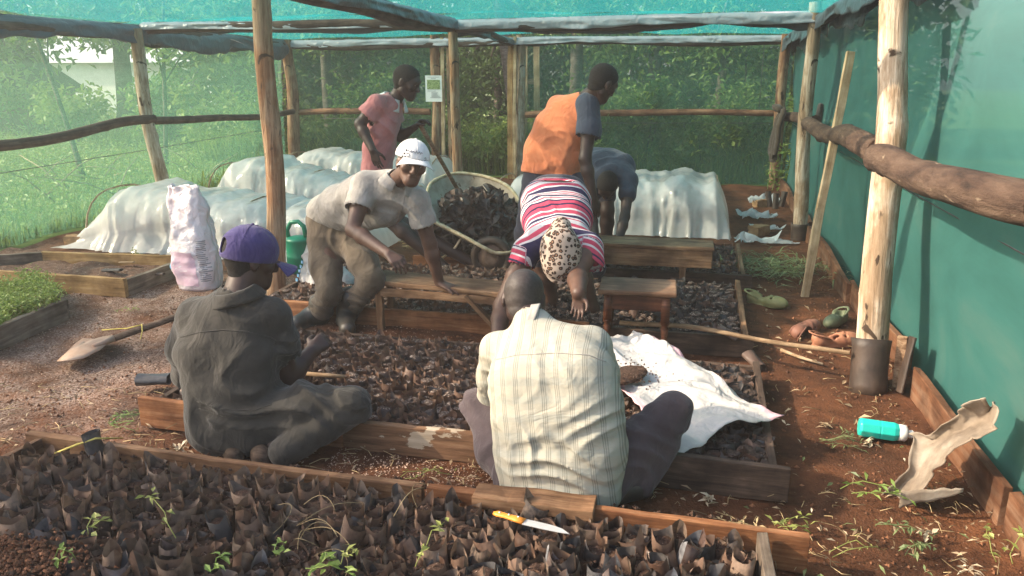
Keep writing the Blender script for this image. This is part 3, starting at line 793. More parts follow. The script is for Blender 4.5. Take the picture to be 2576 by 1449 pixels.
# far buildings
def hut(name, c, sx, sy, hw, hr, wallm, roofm, label, cat, door=True):
    t = thing(name, (c[0], c[1], 0), label, cat); m = MB()
    m.box((c[0], c[1], hw / 2), (sx, sy, hw)); m.build('wall', wallm, t)
    m = MB(); e = .35
    x0, x1, y0, y1 = c[0] - sx / 2 - e, c[0] + sx / 2 + e, c[1] - sy / 2 - e, c[1] + sy / 2 + e
    m.add([(x0, y0, hw - .1), (x1, y0, hw - .1), (x1, y1, hw - .1), (x0, y1, hw - .1), (x0 + sx * .12, c[1], hw + hr), (x1 - sx * .12, c[1], hw + hr)],
          [(0, 1, 5, 4), (1, 2, 5), (2, 3, 4, 5), (3, 0, 4), (0, 3, 2, 1)]); m.build('roof', roofm, t)
    if door:
        m = MB(); m.box((c[0] + sx * .1, c[1] - sy / 2 - .02, .9), (.8, .05, 1.8)); m.build('door', MAT['void'], t)
    return t
hut('hut', (-21.5, 20.0), 4.0, 3.4, 1.2, 1.3, MAT['mud_wall'], MAT['roof_dark'], 'low dark hut with hipped roof beyond the meadow', 'hut')
hut('long_building', (-21.0, 30), 15, 5, 2.2, 1.1, MAT['wall_white'], MAT['roof_tin'], 'long pale tin-roofed building behind the far trees', 'building')
hut('rendered_building', (-13.0, 27.0), 3.2, 4, 3.4, .6, MAT['wall_pink'], MAT['roof_tin'], 'faded pinkish building glimpsed between the meadow trees', 'building')
t = thing('white_house', (1.6, 24, 0), 'white house with a balcony rail glimpsed high at the back right corner', 'house')
m = MB(); m.box((1.6, 24, 2.2), (4.0, 4, 4.4)); m.build('wall', MAT['wall_white'], t)
m = MB(); m.box((1.6, 21.9, 2.2), (3.4, .5, .14))
for k in range(12): m.box((.1 + k * .27, 21.72, 2.6), (.04, .04, .7))
m.box((1.6, 21.72, 2.97), (3.2, .06, .06)); m.build('balcony', MAT['wall_white'], t)
for x in (.7, 2.4):
    m = MB(); m.box((x, 21.985, 3.1), (.7, .05, 1.0)); m.build('window', MAT['void'], t)
# beyond the right net
RT = 'trees shading the right net'
for k, (x, y, mk, lab) in enumerate([(4.6, 3.2, 'leaf', 'tree with a pale trunk just outside the near end of the right net'), (5.0, 5.6, 'leaf', 'dark tree outside the right net near the first post'),
                                     (4.9, 8.0, 'leaf', 'dark tree outside the right net near the leaning plank'), (4.8, 10.6, 'leaf_dark', 'dark tree outside the right net towards the back corner')]):
    tree('tree', (x, y, 0), 4.5, (.1, 0), .13, (x + .2, y, 1.9), (.9, 1.6, 1.9), 3000, MAT[mk], lab, 90 + k, ll=.2, lw=.1, clumps=22, group=RT)

# ------------------------------------------------------------------ shade nets
def net_sheet(name, fn, nu, nv, mat, label, group='green shade nets of the nursery shed'):
    m = MB(); m.sheet(fn, nu, nv)
    o = m.build(name, MAT[mat], None, smooth=True)
    recenter(o); return tag(o, label, 'shade net', group)
def wav(u, v, s): return float(fbm(u * 5 + s, v * 3, s, 3))
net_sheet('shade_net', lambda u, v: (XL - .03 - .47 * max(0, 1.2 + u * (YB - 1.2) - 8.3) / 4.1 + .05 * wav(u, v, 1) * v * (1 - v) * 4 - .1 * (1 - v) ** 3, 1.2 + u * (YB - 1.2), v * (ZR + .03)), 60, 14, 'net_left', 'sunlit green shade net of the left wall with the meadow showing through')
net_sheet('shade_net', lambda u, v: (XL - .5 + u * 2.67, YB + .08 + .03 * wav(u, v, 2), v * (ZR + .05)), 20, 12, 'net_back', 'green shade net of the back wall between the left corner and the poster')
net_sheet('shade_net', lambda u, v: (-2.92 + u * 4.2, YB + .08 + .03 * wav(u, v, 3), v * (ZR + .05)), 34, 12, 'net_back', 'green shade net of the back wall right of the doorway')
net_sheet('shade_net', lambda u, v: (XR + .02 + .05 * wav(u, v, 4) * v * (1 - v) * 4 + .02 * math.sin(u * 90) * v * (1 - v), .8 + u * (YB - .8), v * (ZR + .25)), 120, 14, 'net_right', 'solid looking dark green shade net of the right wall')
def roof_fn(y0, y1, s, x0=XL - .9, x1=XR + .05):
    def f(u, v):
        sag = .10 * math.sin(math.pi * v) * (1 + .4 * wav(u * 2, v, s)) + .05 * math.sin(u * 7 + s) * math.sin(math.pi * v)
        return (x0 + u * (x1 - x0), y0 + v * (y1 - y0), ZR + .02 + .05 * math.sin(math.pi * u) + sag * .8 + .02 * wav(u * 3, v * 3, s + 4))
    return f
net_sheet('shade_net', roof_fn(8.3, YB + .1, 6), 40, 16, 'net_roof', 'turquoise shade net roofing the back bay')
net_sheet('shade_net', roof_fn(4.85, 8.3, 7), 40, 16, 'net_roof', 'turquoise shade net roofing the middle bay')

# ------------------------------------------------------------------ posts, rails, beams
PG = 'log posts of the nursery shed'
def post(p, top, r0, r1, mk, label, seed, bend=.015, knots=3, sleeve=None):
    t = thing('log_post', (p[0], p[1], 0), label, 'post', PG)
    pole('log', V(p[0], p[1], -.06), np.asarray(top, float), r0, r1, MAT[mk], t, bend=bend, seed=seed, knots=knots, n=18)
    if sleeve:
        h, dr = sleeve; m = MB(); prof = []
        rs = np.random.RandomState(seed)
        ax = unit(np.asarray(top, float) - V(p[0], p[1], 0))
        pts = [V(p[0], p[1], 0) + ax * z for z in np.linspace(-.03, h, 7)]
        m.tube(pts, [(r0 + dr) * (1.06 if i in (0, 6) else 1) for i in range(7)], 20, cap=False, noise=.035, seed=seed)
        m.build('plastic_sleeve', MAT['black_sleeve'], t, smooth=True, thick=.004)
    return t
post((.985, 4.27, 0), PX(2250, -40, 1.0), .082, .075, 'log_pale', 'thick pale weathered post nearest on the right with a dark sleeve at its foot', 1, knots=4, sleeve=(.27, .012))
post((1.09, 8.42, 0), P(2052, 5, 8.42), .072, .06, 'log_pale', 'pale post at the right wall behind the leaning plank', 2, .012, sleeve=(.16, .012))
post((1.16, 12.3, 0), P(1980, 85, 12.3), .075, .07, 'log_mid', 'slim brown post in the back right corner', 3)
post((-3.15, 5.28, 0), P(655, -30, 5.28), .073, .066, 'log_orange', 'brown free-standing post behind the man in the purple cap', 4, .014, knots=5)
post((-6.35, 8.24, 0), (-6.36, 8.12, 2.16), .078, .07, 'log_pale', 'crooked post in the middle of the left wall', 5, .018, knots=4)
post((-6.80, 12.35, 0), P(718, 100, 12.35), .105, .09, 'log_mid', 'brown post in the back left corner', 6, .018, knots=4)
post((-2.6, 8.3, 0), (-2.62, 8.3, 2.2), .056, .05, 'log_orange', 'thin reddish post standing before the doorway', 8, .012)
post(P(1099, 440, YB)[:2].tolist() + [0], P(1093, 90, YB), .085, .075, 'log_mid', 'door post carrying the paper poster', 9, sleeve=(.5, .008))
post(P(1306, 440, YB)[:2].tolist() + [0], P(1310, 88, YB), .075, .07, 'log_pale', 'door post on the right side of the doorway', 10, .01)
# door frame boards
def vboard(px0, px1, y0, y1, Y, w, t, mk, lab, seed):
    a = P(px0, y1, Y); b = P(px1, y0, Y); a[2] = 0.0
    o = plank('door_board', a, b, w, t, MAT[mk], None, up=(1, 0, 0), seed=seed); return tag(o, lab, 'board', 'sawn boards framing the doorway')
vboard(1117, 1112, 95, 440, YB - .07, .06, .04, 'plank_pale', 'pale sawn board right beside the poster post', 1)
vboard(1134, 1127, 95, 440, YB - .05, .05, .05, 'log_orange', 'brown sawn board forming the left door jamb', 2)
vboard(1283, 1285, 92, 440, YB - .05, .085, .05, 'plank_yellow', 'wide yellow board forming the right door jamb', 3)
vboard(1294, 1296, 92, 440, YB - .1, .05, .04, 'plank_pale', 'narrow grey board with a hinge beside the right door post', 4)
# open door leaf seen through the net, right of the doorway
t = thing('door_leaf', P(1342, 480, YB + .35) * V(1, 1, 0), 'open net door standing behind the back net right of the doorway', 'door')
for px, nm in ((1320, 0), (1350, 1)):
    a = P(px, 440, YB + .45); a[2] = .05; b = P(px, 110, YB + .45); plank('stile', a, b, .1, .03, MAT['plank_pale'], t, up=(1, 0, 0), seed=60 + nm)
for py in (110, 205, 290):
    plank('cross_rail', P(1326, py, YB + .45), P(1345, py, YB + .45), .08, .025, MAT['plank_grey'], t, seed=70 + py)
# rails
RG = 'log rails along the shed walls'
def rail(p0, p1, r0, r1, mk, lab, seed, bend=.02, knots=3, lump=.05):
    o = pole('log_rail', p0, p1, r0, r1, MAT[mk], None, bend=bend, seed=seed, knots=knots, lump=lump, n=18)
    return tag(o, lab, 'rail', RG)
rail((-6.36, 4.4, .98), (-6.33, 8.2, 1.14), .05, .055, 'rail_dark', 'dark bowed rail at the near end of the left wall', 11, .035)
rail((-6.33, 8.2, 1.12), (-6.74, 12.3, 1.04), .048, .044, 'rail_dark', 'dark rail between the left wall post and the back corner', 12, .02)
rail((-6.75, YB - .03, 1.02), P(1082, 281, YB - .03), .05, .052, 'rail', 'reddish rail across the back wall behind the boy in red', 13, .012)
rail(P(1322, 288, YB - .03), P(1972, 285, YB - .03), .052, .045, 'rail', 'reddish rail across the back wall behind the orange shirt', 14, .012)
rail((1.16, 12.25, 1.06), (1.13, 8.4, 1.2), .062, .06, 'bark', 'bark covered rail in the far part of the right wall under the hanging jacket', 15, .02)
rail(P(2032, 310, 8.35), P(2215, 395, 4.4) + V(.06, .3, 0), .065, .075, 'bark', 'bark covered rail between the two right posts', 16, .025, 4)
rail(P(2208, 398, 4.45), P(2640, 520, 2.35), .074, .066, 'bark', 'thick bark covered rail with knots at the right edge', 17, .02, 8, .06)
# curb boards at the foot of the right net
CG = 'mud stained boards along the foot of the right net'
for k, (y0, y1, x0, x1, lab) in enumerate([(1.6, 2.95, 1.22, 1.22, 'nearest kerb board at the foot of the right net, by the buckled sheet'), (2.98, 4.2, 1.23, 1.18, 'kerb board behind the turquoise bottle'),
                                           (4.5, 6.1, 1.22, 1.2, 'kerb board behind the clogs'), (6.0, 8.3, 1.17, 1.17, 'kerb board below the leaning plank'), (8.5, 12.2, 1.2, 1.24, 'furthest kerb board below the hanging jacket')]):
    o = plank('kerb_board', (x0, y0, .075), (x1, y1, .075), .17, .035, MAT['curb'], None, seed=20 + k, wob=.006, warp=.012); tag(o, lab, 'board', CG)
# roof beams wrapped in plastic
BG = 'log roof beams wrapped in plastic'
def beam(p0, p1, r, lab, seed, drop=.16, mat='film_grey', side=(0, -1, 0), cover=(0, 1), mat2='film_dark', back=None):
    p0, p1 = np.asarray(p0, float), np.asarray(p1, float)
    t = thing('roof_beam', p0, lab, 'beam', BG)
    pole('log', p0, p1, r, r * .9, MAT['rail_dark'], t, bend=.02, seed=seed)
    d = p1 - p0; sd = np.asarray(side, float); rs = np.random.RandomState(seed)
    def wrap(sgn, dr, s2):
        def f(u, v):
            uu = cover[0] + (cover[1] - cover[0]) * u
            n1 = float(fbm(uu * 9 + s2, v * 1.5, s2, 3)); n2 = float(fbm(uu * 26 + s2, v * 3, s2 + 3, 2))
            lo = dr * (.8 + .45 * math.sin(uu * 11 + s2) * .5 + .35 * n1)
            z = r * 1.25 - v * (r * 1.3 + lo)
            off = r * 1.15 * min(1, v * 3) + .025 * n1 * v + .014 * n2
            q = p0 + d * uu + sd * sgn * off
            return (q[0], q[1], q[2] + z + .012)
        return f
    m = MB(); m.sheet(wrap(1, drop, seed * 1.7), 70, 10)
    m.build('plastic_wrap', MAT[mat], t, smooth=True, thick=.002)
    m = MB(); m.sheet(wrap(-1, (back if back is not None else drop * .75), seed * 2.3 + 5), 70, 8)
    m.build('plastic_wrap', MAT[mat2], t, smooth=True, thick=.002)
    return t
zb = 2.13
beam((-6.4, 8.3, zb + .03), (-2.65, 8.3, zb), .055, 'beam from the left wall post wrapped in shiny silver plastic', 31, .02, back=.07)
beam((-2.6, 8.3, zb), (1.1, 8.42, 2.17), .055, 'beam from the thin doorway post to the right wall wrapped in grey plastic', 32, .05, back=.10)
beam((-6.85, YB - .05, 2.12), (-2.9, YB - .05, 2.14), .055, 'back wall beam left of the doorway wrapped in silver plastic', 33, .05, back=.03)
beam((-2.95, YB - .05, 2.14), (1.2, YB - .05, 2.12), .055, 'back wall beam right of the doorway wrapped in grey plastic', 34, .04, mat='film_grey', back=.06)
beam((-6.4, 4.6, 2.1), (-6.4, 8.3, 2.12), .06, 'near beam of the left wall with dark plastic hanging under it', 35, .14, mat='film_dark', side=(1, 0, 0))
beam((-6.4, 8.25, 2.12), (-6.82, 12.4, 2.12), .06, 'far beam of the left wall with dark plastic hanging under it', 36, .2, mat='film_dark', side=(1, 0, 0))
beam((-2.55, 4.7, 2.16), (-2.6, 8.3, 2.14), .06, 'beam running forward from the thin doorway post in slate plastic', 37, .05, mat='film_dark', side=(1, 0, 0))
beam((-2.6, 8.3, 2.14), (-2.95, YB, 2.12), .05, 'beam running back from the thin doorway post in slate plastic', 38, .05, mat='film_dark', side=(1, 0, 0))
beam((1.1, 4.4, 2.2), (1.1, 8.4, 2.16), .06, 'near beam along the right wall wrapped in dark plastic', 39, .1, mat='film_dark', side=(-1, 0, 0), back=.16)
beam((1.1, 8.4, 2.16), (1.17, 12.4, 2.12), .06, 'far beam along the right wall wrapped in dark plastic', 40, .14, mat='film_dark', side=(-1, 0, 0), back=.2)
beam((-6.4, 4.5, 2.26), (1.1, 4.5, 2.26), .05, 'near cross beam over the seedling beds wrapped in grey plastic', 41, .12)  # beam above the view, added for the shadow it casts
# wires of the net
def wire(pts, lab, r=.004):
    m = MB(); m.tube([np.asarray(p, float) for p in pts], r, 5); o = recenter(m.build('wire', MAT['wire'], None, smooth=True)); tag(o, lab, 'wire', 'thin wires holding the nets')
wire([(XL + .02, 4.5, .72), (XL + .02, 8.3, .78), (XL - .42, 12.4, .8)], 'wire along the left net below the rail')
wire([(-6.3, 12.4, .93), (-4.3, 12.4, .93)], 'wire along the back net left of the doorway')
wire([(-2.85, 12.4, .9), (1.15, 12.4, .95)], 'wire along the back net right of the doorway')
wire([P(1730, 98, 12.4) + V(1.1, 0, 0), P(1730, 98, 12.4) + V(1.1, 0, -1.1)], 'vertical wire on the back right net')
wire([(1.26, 2.2, .98), (1.26, 5, .97), (1.26, 12.3, 1.0)], 'wire along the right net near the rail')
wire([P(580, 98, 9.6), P(640, 120, 9.6), P(705, 135, 12.2)], 'sagging wire under the left plastic wrap')
# ------------------------------------------------------------------ soft modelling: smooth unions of rounded forms on a grid, turned into one continuous surface
class Sdf:
    def __init__(s, lo, hi, res):
        s.lo = np.asarray(lo, np.float32); s.res = res
        s.shape = tuple(int(math.ceil((h - l) / res)) + 3 for l, h in zip(lo, hi))
        s.ax = [s.lo[i] + res * (np.arange(s.shape[i], dtype=np.float32) - 1) for i in range(3)]
        s.f = np.full(s.shape, .5, np.float32)
    @staticmethod
    def around(pts, pad, res):
        pts = np.asarray(pts, float); return Sdf(pts.min(0) - pad, pts.max(0) + pad, res)
    def win(s, lo, hi):
        sl = []
        for i in range(3):
            a = int(np.clip(math.floor((lo[i] - s.lo[i]) / s.res), 0, s.shape[i] - 1)); b = int(np.clip(math.ceil((hi[i] - s.lo[i]) / s.res) + 3, 1, s.shape[i]))
            sl.append(slice(a, max(b, a + 1)))
        X = s.ax[0][sl[0]][:, None, None]; Y = s.ax[1][sl[1]][None, :, None]; Z = s.ax[2][sl[2]][None, None, :]
        return tuple(sl), X, Y, Z
    def _union(s, sl, d, k):
        a = s.f[sl]
        if k > 0:
            h = np.maximum(k - np.abs(a - d), 0) / k
            s.f[sl] = np.minimum(a, d) - h * h * k * .25
        else: s.f[sl] = np.minimum(a, d)
    def _sub(s, sl, d, k):
        a = s.f[sl]; d = -d
        if k > 0:
            h = np.maximum(k - np.abs(a - d), 0) / k
            s.f[sl] = np.maximum(a, d) + h * h * k * .25
        else: s.f[sl] = np.maximum(a, d)
    def cone(s, a, b, ra, rb, k=.02, sub=False, flat=None):
        """round cone; flat=(axis, factor) squeezes it along an axis"""
        a = np.asarray(a, np.float32); b = np.asarray(b, np.float32); r = max(ra, rb) + k + 3 * s.res + .01
        sl, X, Y, Z = s.win(np.minimum(a, b) - r, np.maximum(a, b) + r)
        ab = b - a; L2 = float(ab @ ab) + 1e-9
        px, py, pz = X - a[0], Y - a[1], Z - a[2]
        t = np.clip((px * ab[0] + py * ab[1] + pz * ab[2]) / L2, 0, 1)
        dx, dy, dz = px - t * ab[0], py - t * ab[1], pz - t * ab[2]
        q = dx * dx + dy * dy + dz * dz
        if flat is not None:
            n = np.asarray(flat[0], np.float32); c = dx * n[0] + dy * n[1] + dz * n[2]
            q = q + c * c * (1 / flat[1] ** 2 - 1)
        d = np.sqrt(q) - (ra + (rb - ra) * t)
        (s._sub if sub else s._union)(sl, d.astype(np.float32), k)
    def ell(s, c, r, R=None, k=.02, sub=False):
        c = np.asarray(c, np.float32); r = np.asarray(r, np.float32); m = float(r.max()) + k + 3 * s.res + .01
        sl, X, Y, Z = s.win(c - m, c + m)
        px, py, pz = X - c[0], Y - c[1], Z - c[2]
        if R is not None:
            R = np.asarray(R, np.float32)
            px, py, pz = (px * R[0, i] + py * R[1, i] + pz * R[2, i] for i in range(3))
        k0 = np.sqrt((px / r[0]) ** 2 + (py / r[1]) ** 2 + (pz / r[2]) ** 2)
        k1 = np.sqrt((px / r[0] ** 2) ** 2 + (py / r[1] ** 2) ** 2 + (pz / r[2] ** 2) ** 2)
        d = k0 * (k0 - 1) / np.maximum(k1, 1e-6)
        (s._sub if sub else s._union)(sl, d.astype(np.float32), k)
    def chain(s, pts, rs, k=.02, **kw):
        for i in range(len(pts) - 1): s.cone(pts[i], pts[i + 1], rs[i], rs[i + 1], k, **kw)
    def cut(s, p, n, k=0.0):
        """remove the half space n points into"""
        p = np.asarray(p, np.float32); n = unit(n).astype(np.float32)
        sl, X, Y, Z = s.win(s.lo - 1, np.array([a[-1] for a in s.ax]) + 1)
        d = (X - p[0]) * n[0] + (Y - p[1]) * n[1] + (Z - p[2]) * n[2]
        s._sub(sl, -d.astype(np.float32), k)
    def hollow(s, t):
        s.f = np.maximum(s.f, -(s.f + t))
    def fold(s, c, rad, d, freq, amp, seed=0.0, warp=.6):
        """cloth folds: waves across direction d around c"""
        c = np.asarray(c, np.float32); d = unit(d)
        sl, X, Y, Z = s.win(c - rad * 1.8, c + rad * 1.8)
        g = np.exp(-(((X - c[0]) ** 2 + (Y - c[1]) ** 2 + (Z - c[2]) ** 2) / rad ** 2) * 1.5)
        ph = ((X - c[0]) * d[0] + (Y - c[1]) * d[1] + (Z - c[2]) * d[2]) * freq
        w = warp * 3 * (np.sin(X * 13 + seed) * np.sin(Y * 11 + seed * 2) + np.sin(Z * 15 + seed * 3))
        v = (1 - np.abs(np.sin(ph * .5 + w))) ** 1.5 * 1.7 - .45 + .35 * np.sin(ph * .77 + 1.7 * w + seed)
        s.f[sl] -= (amp * 1.5 * g * v).astype(np.float32)
    def rough(s, amp, freq, seed=0.0):
        X, Y, Z = s.ax[0][:, None, None], s.ax[1][None, :, None], s.ax[2][None, None, :]
        o = 0
        for k, (fa, aa) in enumerate(((1, .6), (2.3, .4))):
            f = freq * fa
            o = o + aa * (np.sin(X * f + 2 * np.sin(Z * f * .7 + seed + k)) * np.sin(Y * f * .9 + 1.7 * np.sin(X * f * .6 + seed)) + np.sin(Z * f * 1.1 + 2 * np.sin(Y * f * .8 + seed + 3 * k))) * .6
        s.f += (amp * o).astype(np.float32)
    def mesh(s, name):
        f = s.f; f[[0, -1]] = np.maximum(f[[0, -1]], .001); f[:, [0, -1]] = np.maximum(f[:, [0, -1]], .001); f[:, :, [0, -1]] = np.maximum(f[:, :, [0, -1]], .001)
        sg = f < 0
        cnt = np.zeros(tuple(n - 1 for n in s.shape), np.uint8)
        cor = [(i, j, k) for i in (0, 1) for j in (0, 1) for k in (0, 1)]
        def view(a, c): return a[c[0]:a.shape[0] - 1 + c[0], c[1]:a.shape[1] - 1 + c[1], c[2]:a.shape[2] - 1 + c[2]]
        for c in cor: cnt += view(sg, c)
        act = (cnt > 0) & (cnt < 8)
        I = np.argwhere(act); n = len(I)
        vid = np.full(cnt.shape, -1, np.int32); vid[act] = np.arange(n)
        val = np.stack([f[I[:, 0] + c[0], I[:, 1] + c[1], I[:, 2] + c[2]] for c in cor], 1)
        acc = np.zeros((n, 3)); num = np.zeros(n)
        for a in range(8):
            for b in range(a + 1, 8):
                if sum(x != y for x, y in zip(cor[a], cor[b])) != 1: continue
                va, vb = val[:, a], val[:, b]; m = (va < 0) != (vb < 0)
                t = np.where(m, va / np.where(m, va - vb, 1), 0)
                p = np.asarray(cor[a], float)[None] + t[:, None] * (np.asarray(cor[b], float) - np.asarray(cor[a], float))[None]
                acc += p * m[:, None]; num += m
        co = (acc / num[:, None] + I) * s.res + np.array([a[0] for a in s.ax])
        quads = []
        for ax in range(3):
            u, w = [(1, 2), (2, 0), (0, 1)][ax]
            sa = [slice(None)] * 3; sb = [slice(None)] * 3
            sa[ax] = slice(0, -1); sb[ax] = slice(1, None)
            A, B = sg[tuple(sa)], sg[tuple(sb)]
            E = np.argwhere(A != B); fl = A[tuple(E.T)]
            ok = (E[:, u] > 0) & (E[:, w] > 0) & (E[:, u] < s.shape[u] - 1) & (E[:, w] < s.shape[w] - 1)
            E, fl = E[ok], fl[ok]
            def g(du, dw):
                q = E.copy(); q[:, u] -= du; q[:, w] -= dw; return vid[q[:, 0], q[:, 1], q[:, 2]]
            q = np.stack([g(1, 1), g(0, 1), g(0, 0), g(1, 0)], 1)
            q[~fl] = q[~fl][:, ::-1]
            quads.append(q)
        quads = np.concatenate(quads)
        quads = quads[(quads >= 0).all(1)]
        s.co = co
        return mesh_np(name, co, quads, smooth=True)
    def build(s, name, mat, parent=None, attrs=None, smoothit=0):
        me = s.mesh(name)
        if attrs:
            for k, fn in attrs.items():
                a = me.attributes.new(k, 'FLOAT', 'POINT'); a.data.foreach_set('value', np.asarray(fn(s.co), np.float32))
        o = link(name, me, parent, mat)
        md = o.modifiers.new('smooth', 'SMOOTH'); md.iterations = max(1, smoothit); md.factor = .5
        return o
def rotm(f, u):
    """columns right, forward, up"""
    f = unit(f); r = unit(np.cross(f, u)); u = np.cross(r, f)
    return np.column_stack([r, f, u])
# ------------------------------------------------------------------ seedbed frames
def bed(name, label, boards, group='timber seedbed frames on the shed floor'):
    pts = np.array([b[0] for b in boards] + [b[1] for b in boards]); c = pts.mean(0)
    t = thing(name, (c[0], c[1], 0), label, 'seedbed', group)
    for i, (a, b, w, th, mk, *lab) in enumerate(boards):
        o = plank('board', V(a[0], a[1], w / 2 - .01 + (a[2] if len(a) > 2 else 0)), V(b[0], b[1], w / 2 - .01 + (b[2] if len(b) > 2 else 0)), w, th, MAT[mk], t, seed=int(abs(c[0]) * 100) + i * 7, wob=.004)
        if lab: o['label'] = lab[0]
    return t
B1 = dict(x0=-2.70, x1=.29, y0=1.72, y1=2.50)
t1 = bed('seedbed_frame', 'nearest timber bed frame across the foreground, packed with open black bags', [
    ((-2.80, 2.555), (-.95, 2.53), .135, .035, 'plank'), ((-.93, 2.53), (.455, 2.495), .14, .035, 'plank_red'), ((-2.72, 2.53), (-2.78, 1.5), .13, .035, 'plank'), ((.30, 2.47), (.315, 1.5), .15, .035, 'plank_grey')])
t2 = bed('seedbed_frame', 'second bed frame, its long flaking front board between the kneeling man and sitting man', [
    ((-2.57, 2.985), (-1.5, 2.985), .15, .035, 'plank_red', 'orange sunlit board end'), ((-1.5, 2.99), (-.62, 2.99), .14, .035, 'plank_flaky', 'brown board with flaking pale patches'), ((-.62, 3.0), (.44, 2.975), .15, .035, 'plank_dark', 'dark damp board with a pale sunlit end'),
    ((.385, 3.0), (.385, 4.26), .12, .035, 'plank_dark'), ((-2.5, 3.0), (-2.5, 4.2), .12, .03, 'plank_dark'), ((-2.5, 4.24), (.42, 4.24), .1, .03, 'plank_dark')])
t3 = bed('seedbed_frame', 'third bed frame, under the near bench and the stool', [
    ((-2.95, 4.7), (-.6, 4.67), .14, .035, 'plank_red'), ((-.58, 4.67), (.4, 4.65), .13, .035, 'plank_dark'), ((.36, 4.68), (.36, 6.02), .13, .035, 'plank'), ((-2.95, 4.72), (-2.95, 6.0), .12, .03, 'plank_dark'), ((-2.9, 6.03), (.36, 6.03), .09, .03, 'plank_dark')])
t4 = bed('seedbed_frame', 'fourth bed frame, beneath the wheelbarrow and the wooden bench at the right', [
    ((-2.35, 6.2), (-1.2, 6.2), .15, .035, 'plank_red'), ((-1.2, 6.19), (.48, 6.2), .13, .04, 'plank_dark'), ((.42, 6.22), (.42, 7.45), .13, .035, 'plank'), ((-2.35, 6.2), (-2.35, 7.4), .1, .03, 'plank_dark'), ((-2.3, 7.45), (.4, 7.45), .1, .03, 'plank_dark')])
c1, c2 = G(105, 632, .14), G(416, 640, .14)
t5 = bed('seedbed_frame', 'empty yellowish bed frame holding only earth at the far left', [
    ((-6.3, 4.93), (-4.2, 4.9), .15, .04, 'plank_yellow'), ((c1[0], c1[1]), (-4.2, c2[1]), .15, .04, 'plank_yellow'), ((-4.23, 4.93), (-4.23, c2[1] - .03), .14, .04, 'plank_grey'), ((c1[0], c1[1]), (-6.6, 4.95), .14, .04, 'plank_grey')])
a, b = G(165, 800, 0), G(-60, 900, 0)
t6 = bed('seedbed_frame', 'short grey bed frame with green seedlings cut off by the left edge', [
    (a, b, .15, .045, 'plank_grey'), (a + V(0, .02, 0), a + V(-.75, .55, 0), .13, .04, 'plank_grey')])

def earth_patch(name, x0, x1, y0, y1, z, mat, parent, amp=.02, seed=1, step=.03):
    nx, ny = int((x1 - x0) / step) + 2, int((y1 - y0) / step) + 2
    X, Y = np.meshgrid(np.linspace(x0, x1, nx), np.linspace(y0, y1, ny), indexing='ij')
    Z = z + amp * fbm(X * 7, Y * 7, seed, 4)
    ix = np.arange(nx * ny).reshape(nx, ny)
    f = np.stack([ix[:-1, :-1], ix[1:, :-1], ix[1:, 1:], ix[:-1, 1:]], -1).reshape(-1, 4)
    return link(name, mesh_np(name, np.stack([X, Y, Z], -1).reshape(-1, 3), f), parent, mat)
earth_patch('earth', -6.28, -4.25, 4.95, 5.92, .055, MAT['husk_soil'], t5, .022)
for t, B, z in ((t1, (-2.70, .28, 1.6, 2.47), .02), (t2, (-2.48, .37, 3.01, 4.22), .02), (t3, (-2.93, .34, 4.69, 6.0), .02), (t4, (-2.33, .4, 6.22, 7.42), .02)):
    earth_patch('earth', *B, z, MAT['dark_soil'], t, .012, 2, .06)
# green seedlings in the left bed
rs = np.random.RandomState(8)
n = 900
uu = rs.rand(n, 2); pts = np.array(a)[None] + uu[:, :1] * (np.array(b) - np.array(a))[None] + uu[:, 1:] * V(-.7, .5, 0)[None]
pts[:, 2] = .06
seed_mesh = blades('seedlings', pts, np.full(n, .16), .007, .5, rs)
o = link('seedlings', seed_mesh, None, MAT['grass']); tag(o, 'fine green seedlings in the short grey bed at the left edge', 'seedlings', kind='stuff')
lp = np.repeat(pts, 5, 0) + rs.normal(size=(n * 5, 3)) * V(.03, .03, .025) + V(0, 0, .12)
o = link('seedling_leaves', leaf_mesh('seedling_leaves', lp, .035, .012, .8, rs), None, MAT['leaf_light']); tag(o, 'feathery seedling leaves in the short grey bed at the left edge', 'seedlings', kind='stuff')

